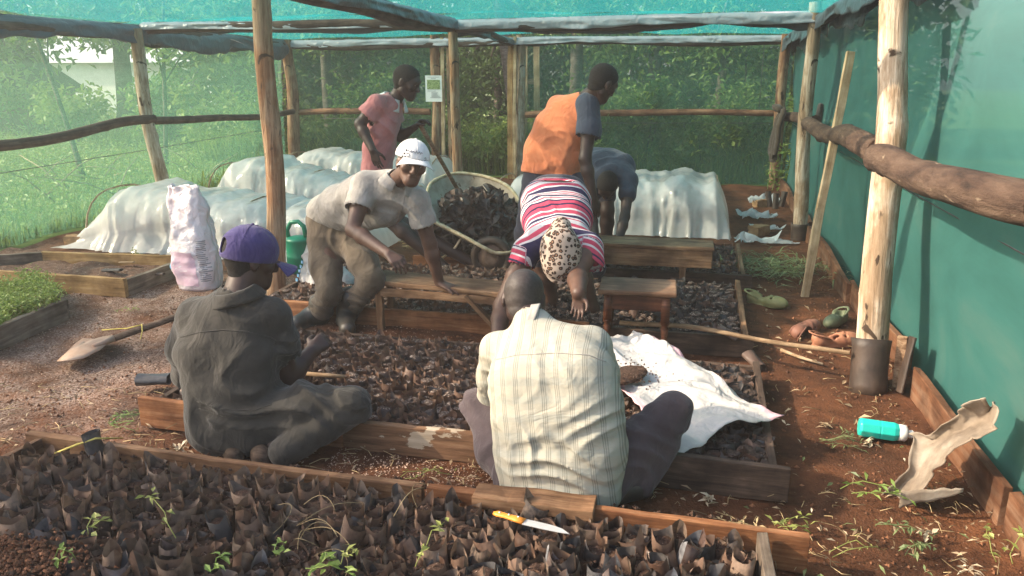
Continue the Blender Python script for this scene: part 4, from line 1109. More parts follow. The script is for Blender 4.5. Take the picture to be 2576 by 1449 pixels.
# ------------------------------------------------------------------ polythene seedling bags
HB = 9
NB = 2 * HB
def bag_arrays(seed, h=.15, R=.038, soil_h=.6, corner=.03, torn=False):
    """flattened tube of film: two curved half walls meeting in two creased corners that stand up above the rim"""
    rs = np.random.RandomState(seed)
    e = rs.uniform(.05, .22); top_e = rs.uniform(.0, .18); ph2 = rs.uniform(0, 6.28)
    pk2 = rs.uniform(.25, 1.15, 2); dip = rs.uniform(.002, .018, 2); lean = rs.uniform(-.014, .014, 2)
    lv = [0, .3, soil_h, (soil_h + 1) / 2, 1.0]
    vs, fs = [], []
    for half in (0, 1):
        th = np.linspace(0, math.pi, HB) + half * math.pi
        c, s_ = np.cos(th), np.sin(th); pk = np.abs(c) ** 5; pkv = pk * np.where(c > 0, pk2[0], pk2[1])
        jit = np.interp(np.arange(HB), [0, 2, 4, 6, 8], rs.uniform(-.06, .06, 5)); jz = np.interp(np.arange(HB), [0, 2, 4, 6, 8], rs.uniform(-.007, .007, 5))
        for u in lv:
            w = max(0, (u - soil_h) / (1 - soil_h))
            ee = e + (top_e - .05) * w
            rx, ry = R * (1 + ee), R * (1 - ee)
            k = 1 + .04 * np.sin(3 * th + ph2 + u * 3) + jit * (.4 + w) + w * rs.uniform(-.04, .06)
            x = rx * c * k * (1 + .10 * pk * (.5 + w)); y = ry * np.sign(s_) * np.abs(s_) ** .9 * k
            z = u * h + w * (corner * pkv - dip[half] * np.sin(np.linspace(0, math.pi, HB)) + jz)
            vs.append(np.stack([x + lean[0] * u - w * pk * c * .006 * pk2[0], y + lean[1] * u, z], -1))
        b = half * len(lv) * HB
        fs += [(b + i * HB + k, b + i * HB + k + 1, b + (i + 1) * HB + k + 1, b + (i + 1) * HB + k) for i in range(len(lv) - 1) for k in range(HB - 1)]
    v = np.concatenate(vs); f = np.array(fs)
    th = np.linspace(0, 2 * math.pi, NB, endpoint=False); sv = []
    for s, dz in ((1.0, -.004), (.6, .004), (.04, .007)):
        sv.append(np.stack([R * (1 + e) * np.cos(th) * s + lean[0] * soil_h, R * (1 - e) * np.sin(th) * s + lean[1] * soil_h, np.full(NB, soil_h * h + dz) + rs.uniform(-.004, .004, NB)], -1))
    sv = np.concatenate(sv)
    sf = np.array([(i * NB + k, i * NB + (k + 1) % NB, (i + 1) * NB + (k + 1) % NB, (i + 1) * NB + k) for i in range(2) for k in range(NB)])
    return v, f, sv, sf
BAGV = [bag_arrays(200 + k, h=.110 + .012 * (k % 3 - 1), R=.0325 + .003 * (k % 2), soil_h=.66 + .17 * (k % 4) / 3, corner=.012 + .008 * (k % 3)) for k in range(18)]
BAGMID = [bag_arrays(250 + k, h=.105 + .006 * (k % 3 - 1), R=.0315, soil_h=.78 + .1 * (k % 4) / 3, corner=.008 + .007 * (k % 3)) for k in range(10)]
BAGLOW = [bag_arrays(300 + k, h=.10, R=.035, soil_h=.84, corner=.010) for k in range(8)]
def bag_grid(x0, x1, y0, y1, sp, jit, rs, rot=0.0):
    out = []; j = 0; y = y0
    while y <= y1:
        x = x0 + (sp / 2 if j % 2 else 0)
        while x <= x1:
            out.append((x + rs.uniform(-jit, jit), y + rs.uniform(-jit, jit) + rot * (x - x0))); x += sp
        y += sp * .87; j += 1
    return out
def joined_bags(name, spots, vs, mats, label, rs, z0=.015, smooth=True, tip=.12):
    V_, F_, M_ = [], [], []; b = 0
    for (x, y) in spots:
        v, f, sv, sf = vs[rs.randint(len(vs))]
        a = rs.normal(0, .8); c, s = math.cos(a), math.sin(a); sc = rs.uniform(.88, 1.1)
        tx, ty = rs.normal(0, tip, 2)
        R = np.array([[c, -s, tx], [s, c, ty], [-tx * c, -ty, 1]])
        for vv, ff, mi in ((v, f, 0), (sv, sf, 1)):
            V_.append((vv * sc) @ R.T + V(x, y, z0 + rs.uniform(-.008, .008))); F_.append(ff + b); M_.append(np.full(len(ff), mi)); b += len(vv)
    o = link(name, mesh_np(name, np.concatenate(V_), np.concatenate(F_), smooth, np.concatenate(M_)), None, mats)
    return tag(o, label, 'seedling bags', kind='stuff')
rs = np.random.RandomState(17)
spots = bag_grid(B1['x0'] + .03, B1['x1'] - .03, 1.50, B1['y1'] - .022, .067, .011, rs)
spots.sort(key=lambda p: -(p[1] * 2 - abs(p[0] + .6) * .25 + (5 if not (-2.75 < p[0] < .35) else 0)))
# those in view: project and rank by nearness
cu, su = math.cos(YAW), math.sin(YAW)
def proj(p):
    d = np.asarray(p, float) - V(0, 0, EYE)
    fw = np.array([-math.sin(YAW) * math.cos(PITCH), math.cos(YAW) * math.cos(PITCH), -math.sin(PITCH)]); rt = np.array([cu, su, 0.0]); up = np.cross(rt, fw)
    z = d @ fw; return IW / 2 + FPX * (d @ rt) / z, IH / 2 - FPX * (d @ up) / z, z
def rank(p):
    px, py, z = proj((p[0], p[1], .12)); out = not (-40 < px < IW + 40 and py < IH + 60)
    return z + (10 if out else 0)
spots.sort(key=rank)
seen = [p for p in spots if rank(p) < 10]
NIND = 292
single, rest = seen[:NIND], seen[NIND:]
bag_me = [mesh_np('seedling_bag', v, f, True) for v, f, _, _ in BAGV]
soil_me = [mesh_np('soil', sv, sf, True) for _, _, sv, sf in BAGV]
protos = []
for k in range(18):
    bag_me[k].materials.append(MAT['bag'] if k < 13 else MAT['bag_black'] if k < 17 else MAT['bag_shiny']); soil_me[k].materials.append(MAT['bag_soil'])
    o = bpy.data.objects.new('seedling_bag', bag_me[k]); tag(o, 'crumpled open black polythene bag with earth, packed among its rows in the nearest bed', 'seedling bag', 'open seedling bags in the nearest bed')
    s = bpy.data.objects.new('soil', soil_me[k]); protos.append((o, s))
for i, (x, y) in enumerate(single):
    k = rs.randint(18 if x > -1.9 else 26) if rs.rand() < .8 else rs.randint(13); k = k if k < 18 else 13 + k % 4; o, s = protos[k]
    o = o.copy(); s = s.copy(); COL.objects.link(o); COL.objects.link(s); s.parent = o
    o.location = (x, y, .01 + rs.uniform(-.01, .012))
    o.rotation_euler = (rs.normal(0, .17), rs.normal(0, .17), rs.normal(0, 1.1) + (math.pi if rs.rand() < .5 else 0)); sc = rs.uniform(.9, 1.12); o.scale = (sc * rs.uniform(.9, 1.1), sc, sc * rs.uniform(.78, 1.1))
for o, s in protos: bpy.data.objects.remove(o); bpy.data.objects.remove(s)
if rest: joined_bags('seedling_bags', rest, BAGV, [MAT['bag'], MAT['bag_soil']], 'further rows of open seedling bags in the nearest bed', rs)
s2 = bag_grid(-2.44, -.15, 3.05, 4.19, .063, .007, rs)
joined_bags('seedling_bags', s2, BAGMID, [MAT['bag_far'], MAT['bag_soil_ash']], 'rows of clay coloured seedling bags in the second bed', rs)
s2 = bag_grid(-.08, .34, 3.05, 4.19, .07, .008, rs)
joined_bags('seedling_bags', s2, BAGLOW, [MAT['bag_black'], MAT['dark_soil']], 'clean black seedling bags beside the spread white sack', rs)
s3 = bag_grid(-2.9, -1.0, 4.76, 5.98, .07, .008, rs)
joined_bags('seedling_bags', s3, BAGLOW, [MAT['bag_far'], MAT['bag_soil_ash']], 'rows of seedling bags behind the near bench', rs)
s3 = bag_grid(-.95, .31, 4.76, 5.98, .074, .008, rs)
joined_bags('seedling_bags', s3, BAGLOW, [MAT['bag_black'], MAT['bag_soil_ash']], 'rows of filled black seedling bags around the stool', rs)
s4 = bag_grid(-2.28, .37, 6.27, 7.4, .074, .01, rs)
joined_bags('seedling_bags', s4, BAGLOW, [MAT['bag_black'], MAT['dark_soil']], 'rows of dark seedling bags under the wheelbarrow and the wooden bench', rs)
# loose bags that stand out
def loose_bag(p, d, L, w, mk, label, cat='plastic bag', flat=.45, seed=0):
    m = MB(); d = unit(d); p = np.asarray(p, float)
    m.tube([p, p + d * L * .3, p + d * L * .65, p + d * L], [w * .52, w * .5, w * .46, w * .5], 14, cap=False, flat=flat, noise=.12, seed=seed)
    o = recenter(m.build('loose_bag', MAT[mk], None, smooth=True)); return tag(o, label, cat)
loose_bag(P(432, 1262, 2.42), V(.35, .25, .9), .13, .085, 'bag_shiny', 'shiny silver-grey bag sticking up in the nearest bed', seed=3)
loose_bag(P(248, 1160, 2.5), V(-.2, .05, 1), .13, .09, 'bag_black', 'tall clean dark bag at the far left corner of the nearest bed', flat=.7, seed=4)
loose_bag(P(190, 1235, 2.4) , V(.25, -.1, .9), .15, .1, 'bag_black', 'bluish dark bag leaning in the left part of the nearest bed', flat=.4, seed=5)
loose_bag(P(250, 1265, 2.38), V(.3, -.1, .9), .14, .1, 'bag_black', 'wide dark bag collapsed beside the shiny one in the nearest bed', flat=.4, seed=6)
loose_bag(G(348, 955, .05), V(.95, .25, .02), .17, .1, 'bag_black', 'empty rolled black bag lying on the husks left of the kneeling man', flat=.6, seed=7)
loose_bag(G(1880, 890, .06), V(.5, -.75, -.3), .14, .08, 'bag_black', 'black bag fallen over the end of the third bed frame', flat=.7, seed=8)
loose_bag(P(1800, 820, 4.62), V(.6, .1, -.35), .14, .09, 'bag_shiny', 'grey bag draped over the cane by the stool', flat=.5, seed=9)
# ------------------------------------------------------------------ plastic covered tunnels
def tunnel(label, x0, x1, y0, y1, hs, seed, mat='film_clear', flare=.12, hoops=5, endl=True, endr=True, skew=0.0):
    """milky sheet over hoops: hs = heights along x; gathers, sags and flared hem"""
    t = thing('plastic_tunnel', ((x0 + x1) / 2, (y0 + y1) / 2, 0), label, 'plastic tunnel', 'seedbeds covered by milky plastic tunnels')
    m = MB(); nu, nv = 110, 44
    def H(u):
        q = u * (len(hs) - 1); i = min(int(q), len(hs) - 2); return hs[i] + (hs[i + 1] - hs[i]) * (q - i)
    def f(u, v):
        a = math.pi * (1 - v)
        e = 1.0
        if endl and u < .14: e = (u / .14) ** .8
        if endr and u > .93: e = ((1 - u) / .07) ** .6
        hoop = abs(math.cos(u * hoops * math.pi)) ** 2
        h = H(u) * (.94 + .06 * hoop) * max(e, .0)
        cx, sz = math.cos(a), math.sin(a)
        yy = (abs(cx) ** .55) * (1 if cx > 0 else -1)
        zz = (abs(sz) ** .5)
        low = (1 - zz)
        n1 = float(fbm(u * 14 + seed, v * 3, seed, 3)); n2 = float(fbm(u * 34 + seed, v * 2.2 + 4, seed, 2))
        n3 = abs(float(fbm(u * 22 + seed + 3 * v, v * 5 - 2 * u, seed + 4, 2))); rg = max(0, 1 - 2.2 * abs(float(vnoise(u * 26 + seed + 1.5 * v, v * 1.2 + seed, seed)))) ** 2; fold = .022 * n1 + (.015 * n2 + .055 * rg) * (.15 + low) + .012 * (n3 - .3)
        hem = flare * max(0, low - .82) / .18
        half = (y1 - y0) / 2
        y = (y0 + y1) / 2 + yy * (half * (.96 + .04 * hoop) + hem) + fold * (1 if cx > 0 else -1)
        x = x0 + u * (x1 - x0) + skew * zz + .04 * n2 * low
        if endl and u < .12: x -= flare * low * (1 - u / .12)
        z = h * zz + (.03 * n1 - .03 * n3 + .012 * rg) * zz + (.012 if zz < .03 else 0) + .012 * max(0, n2)
        return (x, y, max(.012, z))
    m.sheet(f, nu, nv); m.build('plastic_cover', MAT[mat], t, smooth=True)
    for k in range(hoops + 1):
        u = .06 + .88 * k / hoops; h = H(u) * .97; x = x0 + u * (x1 - x0); mm = MB()
        pts = []
        for q in range(13):
            a = math.pi * q / 12; cx, sz = math.cos(a), math.sin(a)
            pts.append(V(x + skew * abs(sz) ** .7, (y0 + y1) / 2 + (abs(cx) ** .75) * (1 if cx > 0 else -1) * (y1 - y0) / 2 * .93, h * abs(sz) ** .7 - .012))
        mm.tube(pts, .009, 6); mm.build('hoop', MAT['stick'], t, smooth=True)
    return t
tunnel('long plastic tunnel behind the feed sack, nearest on the left', -6.0, -2.9, 6.3, 7.5, [.55, .60, .55, .50, .44, .42], 3.1)
tunnel('peaked plastic tunnel behind the free-standing post', -5.7, -3.0, 7.9, 9.0, [.62, .72, .58, .48, .4], 7.7, hoops=4)
tunnel('furthest left plastic tunnel in front of the back wall', -5.95, -3.4, 10.0, 11.2, [.56, .60, .58, .55], 12.3, hoops=4)
tunnel('square topped plastic tunnel at the right behind the wooden bench', -2.35, .40, 8.2, 9.7, [.52, .56, .58, .56, .60, .57], 17.9, hoops=5, flare=.08)
# torn sheet ends at the right tunnel
for k, (px, py, w, d, h, s) in enumerate([(1900, 606, .40, .22, .10, 1), (1960, 608, .36, .2, .02, 2), (1905, 545, .42, .35, .1, 3), (1925, 510, .4, .4, .12, 4), (1930, 575, .3, .2, .05, 5)]):
    c = G(px, py, .03); m = MB()
    def f(u, v, c=c, w=w, d=d, h=h, s=s):
        n = float(fbm(u * 3 + s * 5, v * 3, s, 3)); return (c[0] + (u - .5) * w + .05 * n, c[1] + (v - .5) * d * (1 - .6 * u) + .08 * n * u, .02 + abs(n) * h + .04 * h * math.sin(u * 9))
    m.sheet(f, 14, 10); o = recenter(m.build('plastic_scrap', MAT['film_scrap'], None, smooth=True))
    tag(o, ['torn clear plastic end bunched at the foot of the right tunnel', 'flat pointed scrap of clear plastic lying furthest right of the tunnel', 'clear plastic scrap by the tunnel end brick', 'raised clear plastic scrap nearest the back corner', 'small clear plastic scrap between the larger ones'][k], 'plastic scrap', 'torn plastic scraps beside the right tunnel')
# bricks
def brick(p, d, sz, label, seed):
    m = MB(); rs = np.random.RandomState(seed); bm = bmesh.new()
    bmesh.ops.create_cube(bm, size=1); bmesh.ops.subdivide_edges(bm, edges=bm.edges[:], cuts=5, use_grid_fill=True)
    for v in bm.verts:
        q = np.array(v.co) * np.array(sz); n = fbm(q[0] * 25 + seed, q[1] * 25, q[2] * 25, 2) * .008
        r = np.linalg.norm(np.array(v.co)) / .866; q = q * (1 - .07 * max(0, r - .75) * 4)
        v.co = Vector(q + np.sign(q) * n)
    me = bpy.data.meshes.new('earth_brick'); bm.to_mesh(me); bm.free()
    o = bpy.data.objects.new('earth_brick', me); COL.objects.link(o); me.materials.append(MAT['brick'])
    o.location = (p[0], p[1], p[2] + sz[2] / 2 - .01); o.rotation_euler = (0, 0, d)
    return tag(o, label, 'brick', 'earth bricks weighing down the plastic')
p = G(190, 622); brick((p[0], p[1] + .06, 0), .2, (.24, .14, .12), 'earth brick under the far left end of the plastic tunnel', 1)
p = G(320, 628); brick((p[0], p[1] + .06, 0), -.35, (.27, .17, .15), 'earth brick holding the plastic just left of the feed sack', 2)
p = G(375, 622); brick((p[0], p[1] + .1, 0), .1, (.22, .14, .12), 'earth brick half hidden behind the feed sack', 3)
p = G(1908, 590); brick((p[0], p[1], 0), .9, (.22, .13, .11), 'earth brick among the torn plastic at the right tunnel end', 4)
p = G(1945, 520); brick((p[0] - .15, p[1], 0), .5, (.2, .12, .1), 'earth brick furthest back beside the right tunnel', 5)

# ------------------------------------------------------------------ benches and stool
t = thing('bench', (-1.55, 4.55, 0), 'low worn plank bench carrying the hand of the man in the white cap', 'bench')
zb_ = .335
a, b = P(905, 742, 4.57), P(1262, 745, 4.50)
plank('seat', (-2.05, 4.68, zb_), (-1.02, 4.60, zb_), .035, .27, MAT['bench'], t, seed=3, bevel=.006)
plank('brace', (-1.36, 4.49, .315), (-1.10, 4.49, .05), .06, .025, MAT['bench'], t, seed=4, up=(0, 1, 0))
for x, y in ((-1.11, 4.51), (-1.11, 4.69), (-1.97, 4.56), (-1.97, 4.75)):
    plank('leg', (x, y, -.02), (x, y, .318), .045, .04, MAT['bench'], t, up=(1, 0, 0), seed=int(abs(x * 10)))
plank('apron', (-1.95, 4.53, .29), (-1.13, 4.485, .29), .05, .022, MAT['bench'], t, seed=6)
t = thing('bench', (-.35, 6.1, 0), 'solid wooden bench with a deep side board under the hand of the boy in navy', 'bench')
zt = .36
pa, pb = G(1478, 640, zt), G(1795, 660, zt)
plank('seat', (-1.0, 6.12, zt), (.17, 6.14, zt), .03, .30, MAT['bench'], t, seed=8, bevel=.006)
plank('apron', (-.98, 5.995, zt - .085), (.16, 6.01, zt - .085), .14, .025, MAT['bench'], t, seed=9)
plank('apron', (.15, 6.03, zt - .085), (.15, 6.26, zt - .085), .14, .025, MAT['bench'], t, seed=10)
plank('apron', (-.98, 6.25, zt - .085), (.14, 6.26, zt - .085), .14, .025, MAT['bench'], t, seed=12)
for x in (-.9, -.05):
    for y in (6.03, 6.23): plank('leg', (x, y, -.02), (x, y, zt - .02), .05, .04, MAT['bench'], t, up=(1, 0, 0), seed=11)
# stool with turned legs
sc = G(1612, 730, .42); sx, sy = -.30, 4.60
t = thing('stool', (sx, sy, 0), 'varnished square stool with turned legs standing in the third bed', 'stool')
m = MB(); R = np.array([[math.cos(.04), -math.sin(.04), 0], [math.sin(.04), math.cos(.04), 0], [0, 0, 1]])
m.box((sx, sy, .405), (.46, .33, .03), R); m.build('seat', MAT['stool_top'], t, bevel=.008)
m = MB()
for dx, dy, w, d in ((0, -.125, .33, .02), (0, .125, .33, .02), (-.175, 0, .02, .21), (.175, 0, .02, .21)): m.box(V(sx, sy, .342) + R @ V(dx, dy, 0), (w, d, .094), R)
m.build('apron', MAT['stool'], t, bevel=.003)
prof = [(.0, -.01), (.016, -.01), (.02, .02), (.024, .05), (.015, .065), (.026, .08), (.027, .10), (.016, .115), (.020, .15), (.024, .19), (.016, .205), (.028, .215), (.028, .23)]
for dx in (-.17, .17):
    for dy in (-.12, .12):
        c = V(sx, sy, 0) + R @ V(dx, dy, 0); m = MB(); m.lathe(prof, c, 14); m.box(c + V(0, 0, .309), (.05, .05, .16), R); m.build('leg', MAT['stool'], t, smooth=True)
m = MB()
for dx, dy, w, d in ((0, -.12, .30, .022), (0, .12, .30, .022)): m.box(V(sx, sy, .085) + R @ V(dx, dy, 0), (w, d, .035), R)
for dx in (-.17, .17): m.box(V(sx, sy, .125) + R @ V(dx, 0, 0), (.022, .20, .035), R)
m.build('stretcher', MAT['stool'], t, bevel=.003)

# ------------------------------------------------------------------ wheelbarrow full of empty bags
t = thing('wheelbarrow', (-1.75, 6.5, 0), 'cement caked wheelbarrow tipped forward and heaped with empty black bags', 'wheelbarrow')
rim = [P(1084, 462, 6.75), P(1112, 445, 6.95), P(1150, 436, 7.05), P(1200, 440, 7.08), P(1245, 452, 7.0), P(1285, 475, 6.9), P(1312, 520, 6.7), P(1318, 570, 6.45), P(1312, 610, 6.25), P(1290, 632, 6.12), P(1250, 637, 6.05), P(1215, 622, 6.02), P(1170, 597, 6.03), P(1125, 574, 6.06), P(1086, 553, 6.1), P(1074, 520, 6.3), P(1074, 490, 6.55)]
rim = np.array(rim)
def loopcurve(pts, n):
    k = len(pts); out = []
    for i in range(n):
        q = i * k / n; j = int(q); u = q - j
        p0, p1, p2, p3 = (pts[(j + d) % k] for d in (-1, 0, 1, 2))
        out.append(.5 * ((2 * p1) + (-p0 + p2) * u + (2 * p0 - 5 * p1 + 4 * p2 - p3) * u * u + (-p0 + 3 * p1 - 3 * p2 + p3) * u ** 3))
    return np.array(out)
RM = loopcurve(rim, 64); cen = RM.mean(0); dn = unit(V(0, .62, -.8))
m = MB(); vs = []; lev = [1.0, .985, .94, .86, .72, .5, .25, .02]
for s in lev:
    dep = .30 * (1 - s ** 3)
    for q in RM: vs.append(cen + (q - cen) * s + dn * dep)
m.add(vs, [(i * 64 + k, i * 64 + (k + 1) % 64, (i + 1) * 64 + (k + 1) % 64, (i + 1) * 64 + k) for i in range(len(lev) - 1) for k in range(64)])
m.build('tray', MAT['tray'], t, smooth=True, thick=.006)
m = MB(); m.tube(list(RM) + [RM[0]], [.016] * 65, 8, cap=False, noise=.12); m.build('rim', MAT['tray_rim'], t, smooth=True)
wc = P(1237, 672, 6.12); wc[2] = .17
m = MB()
for k in range(25):
    pass
ring = [wc + .15 * V(math.cos(a), 0, math.sin(a)) for a in np.linspace(0, 2 * math.pi, 25)]
wh = MB(); wh.tube(ring, .035, 8, cap=False, noise=.05); w_o = wh.build('wheel', MAT['black_sleeve'], t, smooth=True)
wh = MB(); wh.lathe([(.0, -.02), (.05, -.025), (.115, -.012), (.115, .012), (.05, .025), (0, .02)], wc, 16, R=np.array([[1, 0, 0], [0, 0, 1], [0, -1, 0]])); wh.build('hub', MAT['iron'], w_o, smooth=True)
for s in (-1, 1):
    m = MB(); h0 = wc + V(.06 * s, 0, .0); h1 = V(cen[0] + .22 * s, 6.55, .34); h2 = V(cen[0] + .3 * s, 7.6, .55)
    m.tube([h0, h0 + V(.05 * s, .1, .05), h1, h2], .017, 8); m.build('handle', MAT['iron'], t, smooth=True)
    m = MB(); m.tube([V(cen[0] + .24 * s, 7.0, .42), V(cen[0] + .26 * s, 7.1, -.01)], .014, 8); m.tube([V(cen[0] + .24 * s, 6.7, .37), V(cen[0] + .26 * s, 7.1, .01)], .012, 8); m.build('leg', MAT['iron'], t, smooth=True)
m = MB(); m.tube([P(1106, 655, 6.15), P(1146, 622, 6.1), P(1160, 600, 6.12)], .011, 6); m.build('strut', MAT['tray_rim'], t, smooth=True)
# folded bags in the heap
rs = np.random.RandomState(31)
def crumple(seed, w=.13, l=.17):
    r = np.random.RandomState(seed); m = MB(); k1, k2 = r.uniform(2, 5, 2); ph = r.uniform(0, 6, 4)
    def f(u, v):
        x, y = (u - .5) * l, (v - .5) * w
        z = .035 * math.sin(k1 * u * 2 + ph[0]) * math.cos(k2 * v * 1.5 + ph[1]) + .03 * abs(math.sin(3 * u + 2 * v + ph[2])) + .012 * float(fbm(u * 4 + seed, v * 4, seed, 2))
        return (x + .02 * math.sin(5 * v + ph[3]), y + .025 * math.sin(4 * u + ph[1]), z)
    m.sheet(f, 7, 6); me = bpy.data.meshes.new('empty_bag'); me.from_pydata(m.v, [], m.f); me.materials.append(MAT['pile_bag'])
    return me
cm = [crumple(k) for k in range(9)]
heap_c = P(1195, 560, 6.52)
cnt = 0
for k in range(150):
    u = rs.normal(0, .42, 2)
    if u @ u > 1: continue
    # position over the tray: along x and up the slope
    ex, ey = V(.47, .02, 0), unit(V(0, .75, .45)) * .44
    q = cen + ex * u[0] + ey * u[1] * .95 + dn * (.22 - .25 * (1 - u @ u)) + rs.normal(0, .012, 3)
    if u[1] > .62: continue
    o = bpy.data.objects.new('empty_bag', cm[rs.randint(9)]); COL.objects.link(o)
    o.location = tuple(q); o.rotation_euler = (.6 + rs.normal(0, .7), rs.normal(0, .7), rs.uniform(0, 6.28)); sc = rs.uniform(.75, 1.25); o.scale = (sc, sc, sc * 1.1)
    tag(o, 'empty crumpled black bag in the heap filling the wheelbarrow', 'plastic bag', 'empty bags heaped in the wheelbarrow')
# cut stalks behind the wheelbarrow
m = MB()
for k in range(26):
    p = P(rs.uniform(1000, 1080), rs.uniform(570, 610), 6.9); p[2] = rs.uniform(.02, .1); a = rs.uniform(-.5, .5); L = rs.uniform(.2, .5)
    m.tube([p, p + V(L * math.cos(a), L * math.sin(a), rs.uniform(-.02, .06))], .008, 5)
o = recenter(m.build('stalks', MAT['straw'], None, smooth=True)); tag(o, 'cut dry stalks lying behind the wheelbarrow edge', 'stalks', kind='stuff')

# ------------------------------------------------------------------ watering can
wx, wy = G(742, 690)[:2]; t = thing('watering_can', (wx, wy, 0), 'green plastic watering can with a hooped handle beside the free-standing post', 'watering can')
wc = V(wx, wy + .1, 0)
m = MB(); m.lathe([(0, 0), (.10, 0), (.108, .02), (.108, .13), (.112, .14), (.108, .15), (.105, .27), (.11, .285), (.095, .30), (.05, .315), (.0, .318)], wc, 24); m.build('body', MAT['can_green'], t, smooth=True)
m = MB(); m.tube([wc + V(-.085, -.0, .27), wc + V(-.10, 0, .36), wc + V(-.06, 0, .43), wc + V(.01, 0, .44), wc + V(.06, 0, .40), wc + V(.075, 0, .31)], .02, 10); m.build('handle', MAT['can_green'], t, smooth=True)
m = MB(); m.tube([wc + V(.02, .10, .08), wc + V(.05, .22, .2), wc + V(.08, .34, .36)], [.035, .025, .018], 10); m.build('spout', MAT['can_green'], t, smooth=True)
m = MB(); m.lathe([(0, .44), (.02, .38), (.02, .36)], wc + V(.08, .34, .0), 12); m.build('rose', MAT['can_green'], t, smooth=True)

# ------------------------------------------------------------------ feed sack, small white sack
def sack(name, label, base, w, d, h, mat, seed, lean=(0, 0), taper=.0, top=.35, prints=None):
    t = thing(name, base, label, 'sack'); m = MB(); base = np.asarray(base, float)
    def f(u, v):
        a = 2 * math.pi * u
        n = float(fbm(math.cos(a) * 2 + seed, v * 5, math.sin(a) * 2, 3)); n2 = float(fbm(math.cos(a) * 3 + seed, v * 16, math.sin(a) * 3 + 7, 2))
        full = 1 if v < .55 else 1 - (v - .55) / .45 * (1 - top)
        bul = (1 - (2 * min(v, .6) / .6 - 1) ** 2 * .12)
        wr = .005 * math.sin(v * 75 + 5 * n) * (1 if v < .6 else .3)
        x = w / 2 * (1 - taper * v) * bul * math.copysign(abs(math.cos(a)) ** .7, math.cos(a)) + .02 * n
        y = d / 2 * full * bul * math.copysign(abs(math.sin(a)) ** .7, math.sin(a)) + .025 * n * (.4 + v) + wr * math.sin(a)
        return base + V(x + lean[0] * v, y + lean[1] * v + .01 * n2, v * h + (.02 * n if v > .9 else 0))
    m.sheet(f, 48, 40); m.build('bag', MAT[mat], t, smooth=True, thick=.003)
    m = MB(); m.lathe([(0, .55 * h), (.2, .55 * h), (.42, .54 * h)], base + V(lean[0] * .5, lean[1] * .5, 0), 16, sx=w, sy=d); m.build('contents', MAT['husk_soil'], t, smooth=True)
    if prints:
        for (u0, u1, v0, v1, mk, rows) in prints:
            m = MB()
            nr = rows or 1
            for r in range(nr):
                a0 = v0 + (v1 - v0) * r / nr; a1 = a0 + (v1 - v0) / nr * (.5 if rows else 1)
                rr = np.random.RandomState(r); ue = u1 - (u1 - u0) * (rr.uniform(0, .35) if rows else 0)
                def g(p, q, a0=a0, a1=a1, ue=ue):
                    b = f(u0 + (ue - u0) * p, a0 + (a1 - a0) * q); e1 = np.asarray(f(u0 + (ue - u0) * p + .004, a0 + (a1 - a0) * q)) - b; e2 = np.asarray(f(u0 + (ue - u0) * p, a0 + (a1 - a0) * q + .004)) - b
                    return b + unit(np.cross(e1, e2)) * .0045
                m.sheet(g, 12, 3 if rows else 12)
            m.build('print', MAT[mk], t, smooth=True)
    return t
fb = G(475, 735); sack('feed_sack', 'tall crumpled white feed sack with faded lilac print, half full, left of the purple cap', (fb[0], fb[1] + .16, 0), .36, .28, .80, 'sack_feed', 4, lean=(-.12, .1), taper=.12, top=.25,
     prints=[(.62, .80, .05, .38, 'lilac_print', 0), (.83, .93, .1, .5, 'ink', 22), (.57, .61, .2, .42, 'blue_print', 0), (.575, .605, .06, .16, 'orange_print', 0), (.55, .57, .6, .63, 'ink', 0)])
S = Sdf.around([G(800, 752), G(745, 690) + V(0, .3, .45)], .25, .011)
b0 = G(800, 748) + V(0, .12, 0)
S.ell(b0 + V(.0, .02, .11), (.21, .15, .13), k=.05); S.ell(b0 + V(-.06, .06, .26), (.13, .1, .16), k=.08); S.ell(b0 + V(.12, 0, .08), (.14, .12, .1), k=.06); S.cone(b0 + V(-.04, .08, .3), b0 + V(-.03, .1, .44), .10, .05, k=.06)
S.cut(b0 + V(0, 0, .005), (0, 0, -1)); S.fold(b0 + V(0, 0, .2), .3, (1, .2, .3), 55, .012, 1); S.fold(b0 + V(0, 0, .2), .3, (.3, 1, .8), 80, .006, 3)
t = thing('white_sack', (b0[0], b0[1], 0), 'slumped white woven sack behind the bending man in the white cap', 'sack'); S.build('bag', MAT['sack_white'], t)
m = MB()
for k in range(5): m.box(b0 + V(-.185 + .012 * k, -.09 + .004 * k, .12 + .035 * k), (.022, .006, .022), rotm((.5, 1, 0), (0, 0, 1)))
m.build('print', MAT['blue_print'], t)

